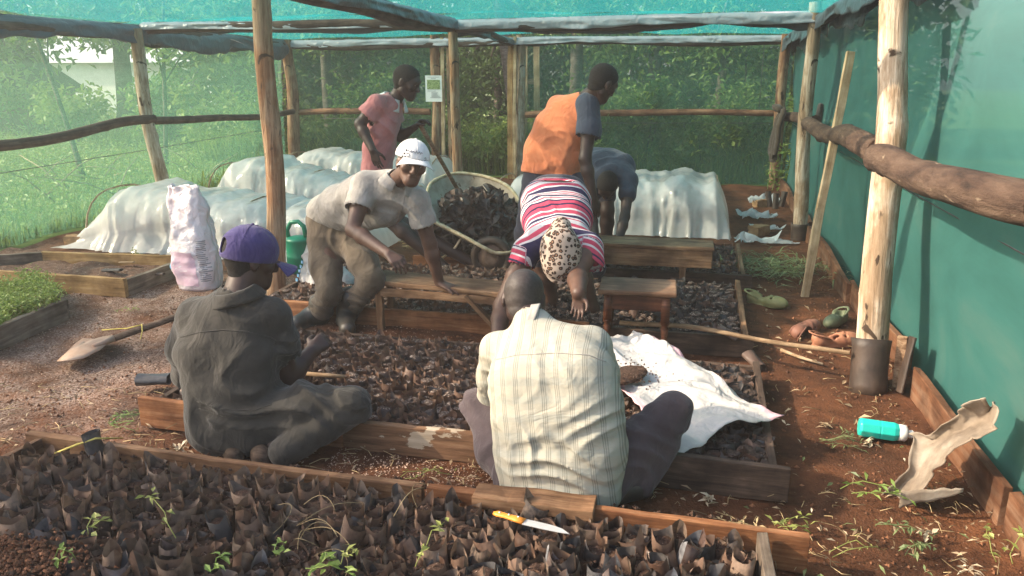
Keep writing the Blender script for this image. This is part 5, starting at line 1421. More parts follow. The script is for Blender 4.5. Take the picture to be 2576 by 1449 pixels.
# ------------------------------------------------------------------ spread white sack with heap of earth
CORN = [P(1518, 862, 4.02), P(1592, 836, 4.22), P(1905, 985, 3.72), P(1975, 1035, 3.48), P(1760, 1105, 2.98), P(1690, 1125, 2.90), P(1555, 1040, 3.2)]
def sackZ(x, y, s=1.0): return .165 + .02 * float(fbm(x * 5, y * 5, 2, 3)) + .012 * float(fbm(x * 14, y * 14, 5, 2))
q00, q10, q11, q01 = V(-.47, 4.2, .16), V(-.17, 4.32, .24), V(.49, 3.3, .16), V(.02, 2.93, .10)
q00 = G(1480, 870, .19); q10 = G(1600, 838, .22); q11 = G(1972, 1032, .19); q01 = G(1690, 1122, .17)
t = thing('spread_sack', ((q00 + q11) / 2) * V(1, 1, 0), 'white woven sack with pink borders spread flat over the second bed', 'sack')
m = MB()
def ssk(u, v):
    p = q00 * (1 - u) * (1 - v) + q10 * (1 - u) * v + q01 * u * (1 - v) + q11 * u * v
    n = float(fbm(p[0] * 4, p[1] * 4, 2, 3)); n2 = float(fbm(p[0] * 13, p[1] * 11, 5, 3)); n3 = float(fbm(p[0] * 3 + p[1] * 9, p[1] * 2, 8, 2))
    ed = max(0, 1 - 6 * min(u, 1 - u, v, 1 - v))
    bulge = .05 * math.sin(math.pi * u) * (1 - v) ** 2 * 0
    return p + V(.02 * n3, .02 * n, .022 * n + .010 * n2 + .016 * n3 + .022 * max(0, 1 - 3 * abs(float(vnoise(p[0] * 6 + p[1] * 5, p[1] * 3, 3.3)))) ** 2 - .012 * ed + .012 * math.sin(v * 7 + u * 4))
m.sheet(ssk, 56, 40)
cloth = m.build('cloth', [MAT['sack_white'], MAT['sack_pink']], t, smooth=True, thick=.003)
for pl in cloth.data.polygons:
    i = pl.index // 40; j = pl.index % 40
    if j >= 37 and 3 < i < 24 or (j >= 36 and i > 49) or (j < 3 and 24 < i < 44): pl.material_index = 1
hc = ssk(.42, .38)
hc = G(1575, 940, .215)
rs = np.random.RandomState(12)
S = Sdf.around([hc, hc], .3, .01); R = rotm((.55, 1, 0), (0, 0, 1)); S.ell(hc + V(0, 0, -.008), (.085, .15, .025), R=R, k=0); S.rough(.006, 60, 2); S.cut(hc + V(0, 0, -.02), (0, 0, -1))
o = recenter(S.build('earth_heap', MAT['bag_soil'])); tag(o, 'small heap of dark potting earth spilt on the spread white sack', 'earth', None)
pp = hc + rs.normal(size=(260, 3)) * V(.09, .10, 0); pp[:, 2] = hc[2] + .012
def crumbs(name, pts, size, rs, mat, label, cat):
    n = len(pts); r = size * rs.uniform(.35, 1.5, n)
    base = np.array([(1, 0, 0), (0, 1, 0), (-1, 0, 0), (0, -1, 0), (0, 0, .9), (0, 0, -.9)])
    v = pts[:, None, :] + base[None] * r[:, None, None] * rs.uniform(.6, 1.3, (n, 6, 1))
    k = np.arange(n)[:, None] * 6
    tris = [(0, 1, 4), (1, 2, 4), (2, 3, 4), (3, 0, 4), (1, 0, 5), (2, 1, 5), (3, 2, 5), (0, 3, 5)]
    f = np.concatenate([np.concatenate([k + a, k + b, k + c], 1) for a, b, c in tris])
    o = link(name, mesh_np(name, v.reshape(-1, 3), f, smooth=False), None, mat); return tag(o, label, cat, kind='stuff')
crumbs('earth_crumbs', pp, .0045, rs, MAT['bag_soil'], 'dark crumbs scattered round the heap on the white sack', 'earth')

# ------------------------------------------------------------------ shovel, second shovel, cane, sticks, plank, leaning timber
t = thing('shovel', G(270, 860), 'shovel with an earth caked pointed blade lying on the husks at the left', 'shovel')
outl = [(142, 905), (158, 921), (185, 918), (213, 913), (253, 893), (276, 872), (292, 855), (263, 851), (235, 850), (207, 848), (187, 862), (165, 884)]
op = np.array([G(x, y, .03) for x, y in outl]); oc = op.mean(0); m = MB(); vs = []
lv = [1, .8, .55, .3, .03]
for s in lv:
    for q in op: vs.append(oc + (q - oc) * s + V(0, 0, .045 * (1 - s * s) + (.03 if q[0] > oc[0] else -.01) * s))
n = len(op); m.add(vs, [(i * n + k, i * n + (k + 1) % n, (i + 1) * n + (k + 1) % n, (i + 1) * n + k) for i in range(len(lv) - 1) for k in range(n)])
m.build('blade', MAT['blade_dirty'], t, smooth=True, thick=.003)
h0 = G(235, 872, .075); h1 = G(285, 852, .07); h2 = G(430, 802, .16)
m = MB(); m.tube([h0, h1], [.014, .022], 10); m.build('socket', MAT['blade_dirty'], t, smooth=True)
m = MB(); m.tube([h1, (h1 + h2) / 2, h2, h2 + (h2 - h1) * .35], .02, 10); m.build('shaft', MAT['rail_dark'], t, smooth=True)
m = MB(); a = h1 + (h2 - h1) * .5; m.tube([a + V(0, 0, .03), a + V(.03, -.04, .0), a + V(.06, -.1, -.03)], .003, 5); m.tube([a + V(0, 0, .026), a + V(-.1, -.02, .0), a + V(-.16, .03, -.02), a + V(-.32, .02, -.04)], .004, 5)
m.build('twine', MAT['twine'], t, smooth=True)
# shovel held by the boy in red: shaft from his hand down behind the wheelbarrow
t = thing('shovel', P(1128, 440, 6.75) * V(1, 1, 0), 'long handled shovel held by the boy in the red shirt, blade behind the wheelbarrow', 'shovel')
s0, s1 = P(1058, 316, 6.15), P(1130, 440, 6.75); s2 = s1 + (s1 - s0) * .55
m = MB(); m.tube([s0, (s0 + s1) / 2, s1, s2], [.019, .018, .018, .018], 10); m.build('shaft', MAT['log_mid'], t, smooth=True)
m = MB(); dd = unit(s2 - s0); m.tube([s2, s2 + dd * .05, s2 + dd * .16, s2 + dd * .24], [.03, .10, .11, .03], 12, flat=.14); m.build('blade', MAT['blade_dirty'], t, smooth=True)
o = pole('cane', P(1560, 812, 4.72), P(2138, 888, 4.28), .016, .013, MAT['bamboo'], None, bend=.012, seed=4); tag(o, 'long dry cane lying from the stool to the foot of the nearest right post', 'cane')
m = MB(); m.tube([G(1965, 880, .02), G(2010, 898, .02), G(2070, 916, .015)], [.011, .010, .007], 8); o = recenter(m.build('stick', MAT['stick'], None, smooth=True)); tag(o, 'short pale stick lying below the orange clog', 'stick')
m = MB(); m.tube([P(770, 940, 3.4), P(820, 944, 3.4), P(866, 947, 3.38)], [.011, .012, .009], 8); o = recenter(m.build('stick', MAT['stick'], None, smooth=True)); tag(o, 'short pale stick on the bags beside the kneeling man', 'stick')
o = plank('seat_plank', G(1195, 1246, .125), G(1497, 1282, .125), .045, .11, MAT['plank'], None, seed=44, bevel=.004); tag(o, 'plank across the bed board that the man in the checked shirt sits on', 'plank')
a = G(2024, 748, 0); b = P(2139, 130, 6.35); o = plank('leaning_timber', a, b, .058, .035, MAT['plank_pale'], None, up=(1, .2, 0), seed=46); tag(o, 'sawn pale timber leaning against the right net', 'timber')
# bark slab and timber stub behind the near right post
m = MB(); q = G(2245, 985); m.box(q + V(.03, .05, .13), (.05, .03, .34), rotm((.4, 1, 0), (0, .05, 1))); o = recenter(m.build('timber_stub', MAT['log_mid'], None, bevel=.004)); tag(o, 'short split timber stub behind the nearest right post', 'timber')
loose_bag(G(2262, 985, .02), V(.15, .2, 1), .30, .1, 'black_sleeve', 'torn piece of dark plastic standing behind the nearest right post', flat=.3, seed=21)

# ------------------------------------------------------------------ clogs
def clog(label, p, yaw, roll, mk, s=1.0, seed=0):
    S = Sdf((-.07, -.16, -.02), (.07, .18, .14), .0055)
    S.cone(V(0, -.09, .035), V(0, .02, .032), .036, .04, k=.03); S.ell(V(0, .075, .038), (.052, .085, .046), k=.03); S.ell(V(0, -.085, .05), (.045, .055, .052), k=.02)
    S.ell(V(0, -.05, .095), (.035, .082, .082), k=.012, sub=True); S.ell(V(0, .06, .04), (.04, .065, .026), k=.01, sub=True)
    S.cone(V(0, -.1, .008), V(0, .06, .008), .036, .045, k=.01, flat=((0, 0, 1), .3))
    for dx in (-.02, 0.005, .028): S.cone(V(dx, .05 + .012 * (dx == .005), .065), V(dx, .055, .13), .0085, .0085, k=0, sub=True)
    S.cut((0, 0, 0), (0, 0, -1)); S.fold(V(0, .02, .06), .06, (0, 1, 0), 160, .0025, seed)
    me = S.mesh('clog'); o = bpy.data.objects.new('clog', me); COL.objects.link(o); me.materials.append(MAT[mk])
    o.location = (p[0], p[1], p[2]); o.rotation_euler = (0, roll, yaw); o.scale = (s, s, s)
    m = MB(); m.tube([V(-.043, -.045, .055), V(-.05, -.1, .078), V(-.03, -.145, .088), V(0, -.155, .09), V(.03, -.145, .088), V(.05, -.1, .078), V(.043, -.045, .055)], .009, 8, flat=.5); st = m.build('strap', MAT[mk], None, smooth=True); st.parent = o
    return tag(o, label, 'clog', 'rubber clogs left on the earth by the right net')
clog('olive green clog with two holes lying furthest left near the bed frame', G(1925, 770) + V(0, 0, .004), math.radians(-118), 0, 'clog_green', 1.05, 1)
clog('brown clog tipped on its side beside a dry leaf', G(2012, 838) + V(0, 0, .05), math.radians(-38), math.radians(110), 'clog_brown', 1.0, 2)
clog('green clog seen from its toe by the kerb board', G(2106, 818) + V(0, 0, .004), math.radians(150), math.radians(15), 'clog_leaf', 1.0, 3)
clog('orange brown clog with ridges beside the foot of the nearest right post', G(2098, 872) + V(0, 0, .004), math.radians(-70), 0, 'clog_orange', 1.08, 4)
# ------------------------------------------------------------------ bottle
b0 = G(2192, 1078, .05); b1 = G(2262, 1088, .045); ax = unit(b1 - b0); R = frame_from(ax); R = np.column_stack([R[:, 1], R[:, 2], R[:, 0]])
b0 = b0 - ax * .055; bl = 1.05
t = thing('water_bottle', (b0 + b1) / 2 * V(1, 1, 0), 'turquoise water bottle with a grey white cap lying on the earth', 'bottle')
m = MB(); m.lathe([(0, 0), (.04, 0), (.046, .008), (.046, .085), (.0445, .09), (.046, .095), (.046, .15), (.040, .168), (.034, .172)], b0, 8, R=R); o = m.build('body', MAT['teal'], t, smooth=False, bevel=.003)
m = MB(); m.lathe([(.034, .170), (.039, .173), (.039, .200), (.03, .208), (.018, .210), (.018, .225), (.02, .228), (.012, .24), (0, .241)], b0, 18, R=R); m.build('cap', MAT['cap_white'], t, smooth=True)
m = MB(); m.tube([b0 + R @ (V(.0 + .022 * math.cos(a), .012 * 0 + .0, .228 + .022 * math.sin(a))) for a in np.linspace(-1.2, 1.9, 8)], .0035, 6); m.build('loop', MAT['cap_white'], t, smooth=True)
# ------------------------------------------------------------------ buckled pale sheet by the net
rowsL = [(2222, 1258, 0.0), (2205, 1258, 0)]
leftE = [P(2212, 1258, 3.08), P(2278, 1180, 3.16), P(2290, 1110, 3.30), P(2340, 1080, 3.28), P(2400, 1035, 3.20), P(2425, 1015, 3.16), P(2470, 1003, 3.1)]
rightE = [P(2300, 1262, 3.0), P(2330, 1215, 3.02), P(2372, 1158, 3.02), P(2400, 1125, 3.02), P(2450, 1095, 3.0), P(2500, 1062, 3.0), P(2508, 1020, 3.03)]
t = thing('buckled_sheet', G(2300, 1250), 'curled and buckled pale sheet propped against the right net', 'scrap sheet')
m = MB()
def bs(u, v):
    q = u * 6; i = min(int(q), 5); w = q - i
    a = leftE[i] * (1 - w) + leftE[i + 1] * w; b = rightE[i] * (1 - w) + rightE[i + 1] * w
    mid = V(.05, .09, -.05) * math.sin(math.pi * v) * (.6 + .4 * u)
    n = float(fbm(u * 6, v * 3, 4, 3)); e = float(fbm(u * 16 + 3, 1 if v < .5 else 9, 2, 2)) * .02 * (abs(v - .5) * 2) ** 3
    return a * (1 - v) + b * v + mid + V(e, .018 * n, .018 * n + e * .5)
m.sheet(bs, 44, 18); m.build('sheet', MAT['bone_sheet'], t, smooth=True, thick=.004)
m = MB(); s0 = P(2265, 1262, 2.98)
def strip(u, v): return s0 + (P(2425, 1238, 2.98) - s0) * u + V(0, .01, .055 * (v - .5) * (1.2 - .8 * u) + .008 * float(fbm(u * 6, v * 2, 3, 2)))
m.sheet(strip, 16, 4); m.build('torn_strip', MAT['bone_sheet'], t, smooth=True, thick=.004)
# ------------------------------------------------------------------ knife on the bags
k0, k1, k2 = P(1240, 1292, 2.50), P(1318, 1312, 2.475), P(1436, 1338, 2.44)
for q in (k0, k1, k2): pass
zk = .175; k0, k1, k2 = G(1240, 1292, zk), G(1318, 1312, zk), G(1436, 1338, zk)
t = thing('knife', (k0 + k2) / 2, 'kitchen knife with an orange handle lying on the bags of the nearest bed', 'knife')
ax = unit(k2 - k0); sd = unit(np.cross((0, 0, 1), ax)); L = np.linalg.norm(k2 - k0); hl = np.linalg.norm(k1 - k0)
m = MB(); m.tube([k0 + sd * .004, k0 + ax * .015 + sd * .006, k0 + ax * hl * .4 + sd * .004, k0 + ax * hl * .75, k1], [.008, .0155, .013, .0155, .0165], 12, flat=.55); m.build('handle', MAT['handle_orange'], t, smooth=True)
m = MB()
for u in (.2, .5, .8): m.lathe([(0, .0105), (.0035, .0102), (.0035, .0)], k0 + ax * hl * u + sd * .004, 8)
m.build('rivet', MAT['steel'], t, smooth=True)
bl = [(0, .016), (.3, .017), (.6, .016), (.8, .010), (1, -.010), (.85, -.014), (.5, -.018), (0, -.019)]
m = MB(); bp = [k1 + ax * (L - hl) * u + sd * w for u, w in bl]
m.add([q + V(0, 0, .001) for q in bp] + [q - V(0, 0, .001) for q in bp], [tuple(range(8)), tuple(range(15, 7, -1))] + [(i, (i + 1) % 8, (i + 1) % 8 + 8, i + 8) for i in range(8)]); m.build('blade', MAT['steel'], t)
# ------------------------------------------------------------------ poster on the door post
pc = P(1091, 223, YB - .17); sx_ = 43 / FPX * 12.9 * .98; sz_ = 62 / FPX * 12.9
t = thing('poster', pc, 'white paper poster with a green plant picture on the door post', 'poster')
m = MB(); m.box(pc, (sx_, .006, sz_)); m.build('sheet', MAT['paper'], t)
m = MB(); m.box(pc + V(0, -.005, sz_ * .155), (sx_ * .78, .004, sz_ * .36)); m.build('picture', MAT['poster_photo'], t)
m = MB()
for z, w, x in ((.44, .7, 0), (.385, .3, 0), (-.09, .5, -.12), (-.155, .4, .05), (-.2, .35, .03), (-.245, .42, .06), (-.29, .5, .1), (-.335, .62, .1)): m.box(pc + V(sx_ * x, -.005, sz_ * z), (sx_ * w, .003, sz_ * .016))
m.build('print', MAT['ink'], t)
# ------------------------------------------------------------------ jacket on the far right post, with the boxy black lamp behind
jc = P(1990, 345, 10.9)
t = thing('jacket', (1.08, 10.85, .3), 'olive brown jacket hung over the right wall rail near the back corner', 'jacket')
m = MB()
def jk(u, v):
    y = 10.55 + .62 * u; n = float(fbm(u * 6, v * 3, 8, 3)); f2 = .035 * math.sin(u * 17 + 2 * n) * v
    return (1.07 - .075 * min(1, v * 4) + f2 + .015 * n - .03 * v, y + .03 * n + (.06 * (u - .5)) * v, 1.24 - .70 * v * (1 - .22 * abs(u - .45)) - .02 * abs(math.sin(u * 9)))
m.sheet(jk, 40, 24); m.build('cloth', MAT['jacket'], t, smooth=True, thick=.012)
m = MB(); m.tube([V(1.03, 10.52, 1.22), V(.98, 10.46, 1.02), V(.99, 10.5, .82), V(.97, 10.49, .66)], [.06, .055, .05, .045], 12, flat=.6, noise=.08, seed=3); m.build('sleeve', MAT['jacket'], t, smooth=True)
m = MB(); m.tube([V(1.0, 10.62, 1.2), V(.96, 10.8, 1.25), V(.99, 11.05, 1.2)], [.05, .06, .045], 10, flat=.6, noise=.1, seed=5); m.build('collar', MAT['jacket'], t, smooth=True)
m = MB(); jb = P(2061, 279, 9.2); m.box(jb, (.05, .10, .18), None, wob=.012); o = recenter(m.build('black_bag', MAT['bag_black'], None, bevel=.02)); tag(o, 'small black bag hanging on the right net above the rail', 'bag')
# creeper at the back right post
rs = np.random.RandomState(4)
t = thing('creeper', (1.12, 12.1, 0), 'small leafy creeper climbing the foot of the back right post', 'plant'); m = MB(); pts = []
for k in range(4):
    q = [V(1.05 + .06 * k, 12.05 - .05 * k, 0)]
    for j in range(6): q.append(q[-1] + V(rs.normal(0, .04), rs.normal(0, .03), rs.uniform(.06, .14)))
    m.tube(q, .005, 5); pts += q[1:]
m.build('stem', MAT['leaf'], t); pts = np.repeat(np.array(pts), 5, 0) + rs.normal(0, .04, (len(pts) * 5, 3)); link('leaves', leaf_mesh('leaves', pts, .09, .05, .9, rs), t, MAT['leaf_light'])
# bundle of pale stalks by the back right corner
for k in range(3):
    q = G(1935 + k * 15, 520 + 6 * (k % 2), 0); loose_bag(q, V(.15 * (k - 1), .1, 1), .2, .085, 'black_sleeve', 'dark plastic pot standing in the back right corner', 'plant pot', .9, 50 + k)['group'] = 'dark pots standing in the back right corner'

# ------------------------------------------------------------------ small litter
rs = np.random.RandomState(91)
def scatter_leaves(name, n, region, L, W, mat, label, tilt=.5, z=.012):
    pts = []
    while len(pts) < n:
        px, py = rs.uniform(*region[:2]), rs.uniform(*region[2:]); pts.append(G(px, py, z))
    o = link(name, leaf_mesh(name, np.array(pts), L, W, tilt, rs), None, MAT[mat]); return tag(o, label, 'litter', kind='stuff')
scatter_leaves('leaf_litter', 150, (1650, 2560, 1180, 1449), .034, .010, 'leaf_dry', 'small dry leaves scattered on the red earth at the right')
scatter_leaves('leaf_litter', 34, (1700, 2450, 1080, 1449), .045, .014, 'leaf_grey', 'fading green leaves scattered on the red earth at the right')
scatter_leaves('leaf_litter', 120, (1880, 2300, 640, 1080), .06, .02, 'leaf_dry', 'dry leaf scraps along the right hand path')
scatter_leaves('leaf_litter', 90, (20, 900, 980, 1180), .05, .014, 'leaf_dry', 'dry leaf scraps on the ground at the left')
scatter_leaves('leaf_litter', 60, (800, 1900, 1150, 1260), .05, .012, 'leaf_dry', 'dry leaf scraps between the first two beds')
scatter_leaves('leaf_litter', 14, (1700, 2520, 1000, 1440), .03, .014, 'leaf_pale', 'pale husk scraps on the red earth', .7, .02)
def straws(name, n, region, L, r, mat, label, zmax=.02):
    m = MB()
    for k in range(n):
        p = G(rs.uniform(*region[:2]), rs.uniform(*region[2:]), .01); a = rs.uniform(0, 6.28); l = L * rs.uniform(.4, 1.4); z = rs.uniform(0, zmax)
        m.tube([p, p + V(math.cos(a), math.sin(a), 0) * l * .5 + V(0, 0, z) + V(rs.normal(0, .01), rs.normal(0, .01), 0), p + V(math.cos(a), math.sin(a), 0) * l + V(0, 0, z * .6)], [r, r * .9, r * .6], 4)
    o = m.build(name, MAT[mat], None, smooth=True); return tag(o, label, 'litter', kind='stuff')
straws('straw_litter', 110, (1640, 2540, 1180, 1449), .06, .0016, 'straw', 'thin dry stalks scattered on the red earth at the right')
straws('straw_litter', 80, (1880, 2280, 620, 1080), .08, .002, 'straw', 'thin dry stalks along the right hand path')
straws('straw_litter', 130, (350, 1250, 1060, 1230), .08, .002, 'straw', 'thin dry stalks around the kneeling man')
straws('straw_litter', 70, (0, 420, 950, 1160), .09, .002, 'straw', 'thin dry stalks on the ground at the left')
# heap of cut weeds on the right path
n = 420; c = G(1960, 690, 0); pts = np.stack([rs.normal(c[0] - .05, .22, n), rs.normal(c[1], .22, n), rs.uniform(.01, .09, n)], -1)
o = link('cut_weeds', leaf_mesh('cut_weeds', pts, .18, .012, .35, rs), None, MAT['leaf_grey']); tag(o, 'heap of cut green weeds drying on the right hand path', 'weeds', kind='stuff')
straws('cut_weeds', 60, (1880, 2050, 650, 700), .25, .003, 'leaf_grey', 'stalks in the heap of cut weeds on the right hand path', .08)
# tufts of pulled weeds
def sprig(label, p, n, L, mat, ll, lw, seed, yaw=None, cat='weed', up=.03, group='pulled weeds lying on the ground'):
    r = np.random.RandomState(seed); m = MB(); pts = []; t = thing('pulled_weed', p, label, cat, group)
    n = max(1, int(n * .6 + .5)); L = L * .75
    for k in range(n):
        a = (yaw if yaw is not None else r.uniform(0, 6.28)) + r.normal(0, .35); q = [np.asarray(p, float) + r.normal(0, .015, 3) * V(1, 1, .3) + V(0, 0, .012)]
        for j in range(5): q.append(q[-1] + V(math.cos(a), math.sin(a), 0) * L / 5 + V(r.normal(0, .008), r.normal(0, .008), r.uniform(-.3, 1) * up * (1 if j < 3 else -.6)))
        q = [V(x[0], x[1], max(x[2], np.asarray(p)[2] + .004)) for x in q]
        m.tube(q, [.0018] * 5 + [.001], 5); pts += q[1:]
    m.build('stem', MAT[mat], t, smooth=True)
    pts = np.repeat(np.array(pts), 2, 0) + r.normal(0, .008, (len(pts) * 2, 3)) * V(1, 1, .5)
    link('leaves', leaf_mesh('leaves', pts, ll * .62, lw * .55, .5, r), t, MAT[mat]); return t
for k, (px, py, n, L, mk, ll, lw, yaw, lab) in enumerate([
    (2060, 1110, 7, .2, 'leaf_grey', .07, .014, .1, 'tuft of grey green weed left of the turquoise bottle'), (2130, 1245, 3, .28, 'leaf_light', .08, .028, -.5, 'leafy green sprig left of the buckled sheet'),
    (2200, 1330, 3, .2, 'leaf_grey', .06, .02, -.2, 'faded sprig on the red earth below the leafy green sprig'), (1790, 1300, 4, .3, 'straw', .05, .02, -.3, 'dry straw coloured stalk beside the front bed board'),
    (1950, 1330, 4, .16, 'leaf_wilt', .06, .025, .2, 'yellowed wilted sprig near the end of the front bed'), (2090, 1395, 3, .22, 'leaf_wilt', .03, .008, 0.4, 'thin yellow stalk near the front bed corner'),
    (2300, 1410, 3, .16, 'leaf_grey', .06, .02, .8, 'small green sprig near the bottom right corner'), (2530, 1430, 4, .2, 'leaf_wilt', .06, .03, 1.5, 'yellow green sprig at the bottom right corner'),
    (270, 1075, 8, .2, 'leaf', .06, .01, .1, 'dark green grassy tuft left of the kneeling man'), (300, 1050, 3, .16, 'leaf_grey', .05, .01, .4, 'thin grey weed beside the board end at the left'),
    (1010, 1210, 3, .25, 'leaf_wilt', .04, .012, .1, 'thin wilted stalk between the first two beds'), (340, 785, 4, .1, 'leaf_light', .05, .02, None, 'small green weed growing at the edge of the grey bed')]):
    sprig(lab, G(px, py, .012), n, L, mk, ll, lw, 300 + k, yaw)
sprig('tuft of green leaves inside the empty yellowish bed', V(-4.75, 5.75, .08), 5, .08, 'leaf_wilt', .06, .025, 371, None)
VG = 'wilted vines trailing over the nearest bed'
for k, (px, py, z, n, L, yaw, mk, lab) in enumerate([(440, 1360, .19, 2, .34, math.pi, 'leaf_wilt', 'wilted leafy vine trailing over the bags at the lower left'), (270, 1310, .19, 2, .24, -.9, 'leaf_wilt', 'wilted vine hanging down among the bags at the lower left'),
    (160, 1425, .18, 1, .1, .2, 'leaf_light', 'small green shoot at the bottom left among the bags'), (720, 1400, .19, 2, .1, 1.2, 'leaf_light', 'fresh green shoot among the bags at the bottom'), (770, 1440, .18, 3, .12, .3, 'leaf_light', 'bright green weed at the bottom edge among the bags'),
    (850, 1420, .19, 2, .12, 1.6, 'leaf_wilt', 'yellow leaved sprig at the bottom edge among the bags'), (1030, 1440, .19, 1, .22, 1.5, 'leaf_wilt', 'yellow stalk standing among the bags left of the knife'), (510, 1440, .19, 2, .1, .2, 'leaf', 'dark green seedling leaf at the bottom edge among the bags')]):
    sprig(lab, G(px, py, z), n, L, mk, .06, .03, 400 + k, yaw, 'vine', .035, VG)
m = MB()
for k in range(11):
    p = G(rs.uniform(700, 1050), rs.uniform(1260, 1400), .165); a = rs.uniform(0, 6.28); L = rs.uniform(.1, .25); cv = rs.uniform(-2.2, 2.2); pts = [p]
    for q in range(8): pts.append(pts[-1] + V(math.cos(a + cv * q / 8) * L / 8, math.sin(a + cv * q / 8) * L / 8, .012 * math.cos(q * .45)))
    m.tube(pts, .0013, 4)
o = recenter(m.build('dry_tendrils', MAT['straw'], None, smooth=True)); tag(o, 'thin dry tendrils tangled over the bags of the nearest bed', 'tendrils', kind='stuff')
m = MB(); m.tube([G(10, 1197, .02), G(130, 1145, .05), G(195, 1118, .16), G(240, 1103, .18), G(310, 1102, .1)], [.006, .006, .005, .004, .003], 6); o = recenter(m.build('yellow_stalk', MAT['twine'], None, smooth=True)); tag(o, 'long yellow stalk lying across the left corner of the nearest bed', 'stalk')
# husks and clods
n = 16000; xy = np.stack([rs.uniform(-5.2, -1.6, n), rs.uniform(2.7, 5.9, n), np.full(n, .012)], -1)
keep = (fbm(xy[:, 0] * 1.8, xy[:, 1] * 1.8, 3, 3) + .35 * (-(xy[:, 0] + 2.2)) * .6 > rs.uniform(-.4, .9, n)); xy = xy[keep]; xy[:, 2] = ground_z(xy[:, 0], xy[:, 1]) + .003
o = link('rice_husks', leaf_mesh('rice_husks', xy, .014, .006, .5, rs), None, MAT['husk']); tag(o, 'pale rice husks strewn over the earth at the left', 'husks', kind='stuff')
n = 900; xy = np.stack([rs.uniform(-1.5, -.75, n), rs.uniform(2.68, 2.96, n), np.full(n, .012)], -1); xy[:, 2] = ground_z(xy[:, 0], xy[:, 1]) + .004
o = link('rice_husks', leaf_mesh('rice_husks', xy, .011, .006, .6, rs), None, MAT['husk']); tag(o, 'pale husks on the earth between the first two beds', 'husks', kind='stuff')
n = 7000; xy = np.stack([rs.uniform(-5.5, 1.2, n), 1.9 + 6 * rs.rand(n) ** 1.5, np.full(n, 0.)], -1); xy[:, 2] = ground_z(xy[:, 0], xy[:, 1]) + .002
crumbs('earth_clods', xy, .008, rs, MAT['clod'], 'small crumbs of red earth over the floor', 'clods')
n = 1600; xy = np.stack([rs.uniform(-2.65, .25, n), 1.9 + .72 * rs.rand(n), np.full(n, .09)], -1)
crumbs('earth_clods', xy, .010, rs, MAT['bag_soil'], 'crumbs of earth spilt among the bags of the nearest bed', 'clods')
n = 2200; xy = rs.normal(size=(n, 3)) * V(.10, .06, .02) + np.array(G(40, 1415, .11))[None]
crumbs('earth_clods', xy, .008, rs, MAT['clod'], 'spilt red earth over the bags in the lower left corner', 'clods')
# scraps in the empty bed
for k, (px, py, w, h, mk, lab) in enumerate([(355, 690, .2, .05, 'bag_black', 'dark scrap of plastic in the middle of the empty bed'), (300, 660, .14, .03, 'stick', 'pale broken stick in the empty bed'), (260, 680, .16, .06, 'bag_black', 'folded dark plastic scrap left in the empty bed'), (90, 705, .16, .05, 'bag_far', 'dark green scrap at the left in the empty bed')]):
    loose_bag(G(px, py, .08), V(1, .1, .05), w, h, mk, lab, 'scrap', .4, 70 + k)
for k, (px, py, lab) in enumerate([(1425 + 760, 1112, 'white flower-like husk below the turquoise bottle'), (2335, 1340, 'white torn husk near the kerb board at the lower right'), (2440, 1430, 'white husk at the bottom right'), (1785, 1255, 'pale torn husk below the dark board end'), (455, 1130, 'white paper-like husk behind the front bed board at the left'), (215, 1140, 'white husk beside the yellow stalk')]):
    p = G(px, py, .015); r = np.random.RandomState(k); o = link('husk', leaf_mesh('husk', np.repeat(p[None], 12, 0) + r.normal(0, .008, (12, 3)), .045, .016, .7, r), None, MAT['leaf_pale']); recenter(o); tag(o, lab, 'husk', 'white torn husks on the earth')
# ------------------------------------------------------------------ people
def head_skin(S, c, f, u, s=1.0, face=True):
    R = rotm(f, u); r, f, u = R[:, 0], R[:, 1], R[:, 2]; c = np.asarray(c, float)
    def q(a, b, d): return c + (r * a + f * b + u * d) * s
    S.ell(q(0, -.012, .028), np.array([.076, .098, .086]) * s, R, .02)
    S.cone(q(0, .028, -.01), q(0, .052, -.088), .064 * s, .034 * s, .03)
    S.cone(q(-.04, .0, -.06), q(-.018, .055, -.092), .026 * s, .024 * s, .03); S.cone(q(.04, .0, -.06), q(.018, .055, -.092), .026 * s, .024 * s, .03)
    if face:
        S.cone(q(-.036, .074, .024), q(.036, .074, .024), .015 * s, .015 * s, .02)
        for g in (-1, 1):
            S.ell(q(.045 * g, .058, -.022), np.array([.026, .022, .022]) * s, R, .02)
            S.ell(q(.031 * g, .094, .002), np.array([.016, .011, .009]) * s, R, .008, sub=True)
            S.ell(q(.012 * g, .094, -.036), np.array([.011, .013, .010]) * s, R, .006)
        S.cone(q(0, .086, .008), q(0, .104, -.032), .008 * s, .0125 * s, .012)
        S.cone(q(-.017, .083, -.06), q(.017, .083, -.06), .0085 * s, .0085 * s, .006); S.cone(q(-.014, .082, -.076), q(.014, .082, -.076), .009 * s, .009 * s, .006)
        S.ell(q(0, .092, -.068), np.array([.02, .01, .0025]) * s, R, .003, sub=True)
    for g in (-1, 1):
        S.ell(q(.079 * g, -.008, -.008), np.array([.010, .021, .033]) * s, R, .008)
        S.ell(q(.089 * g, .002, -.006), np.array([.006, .011, .019]) * s, R, .004, sub=True)
    return R
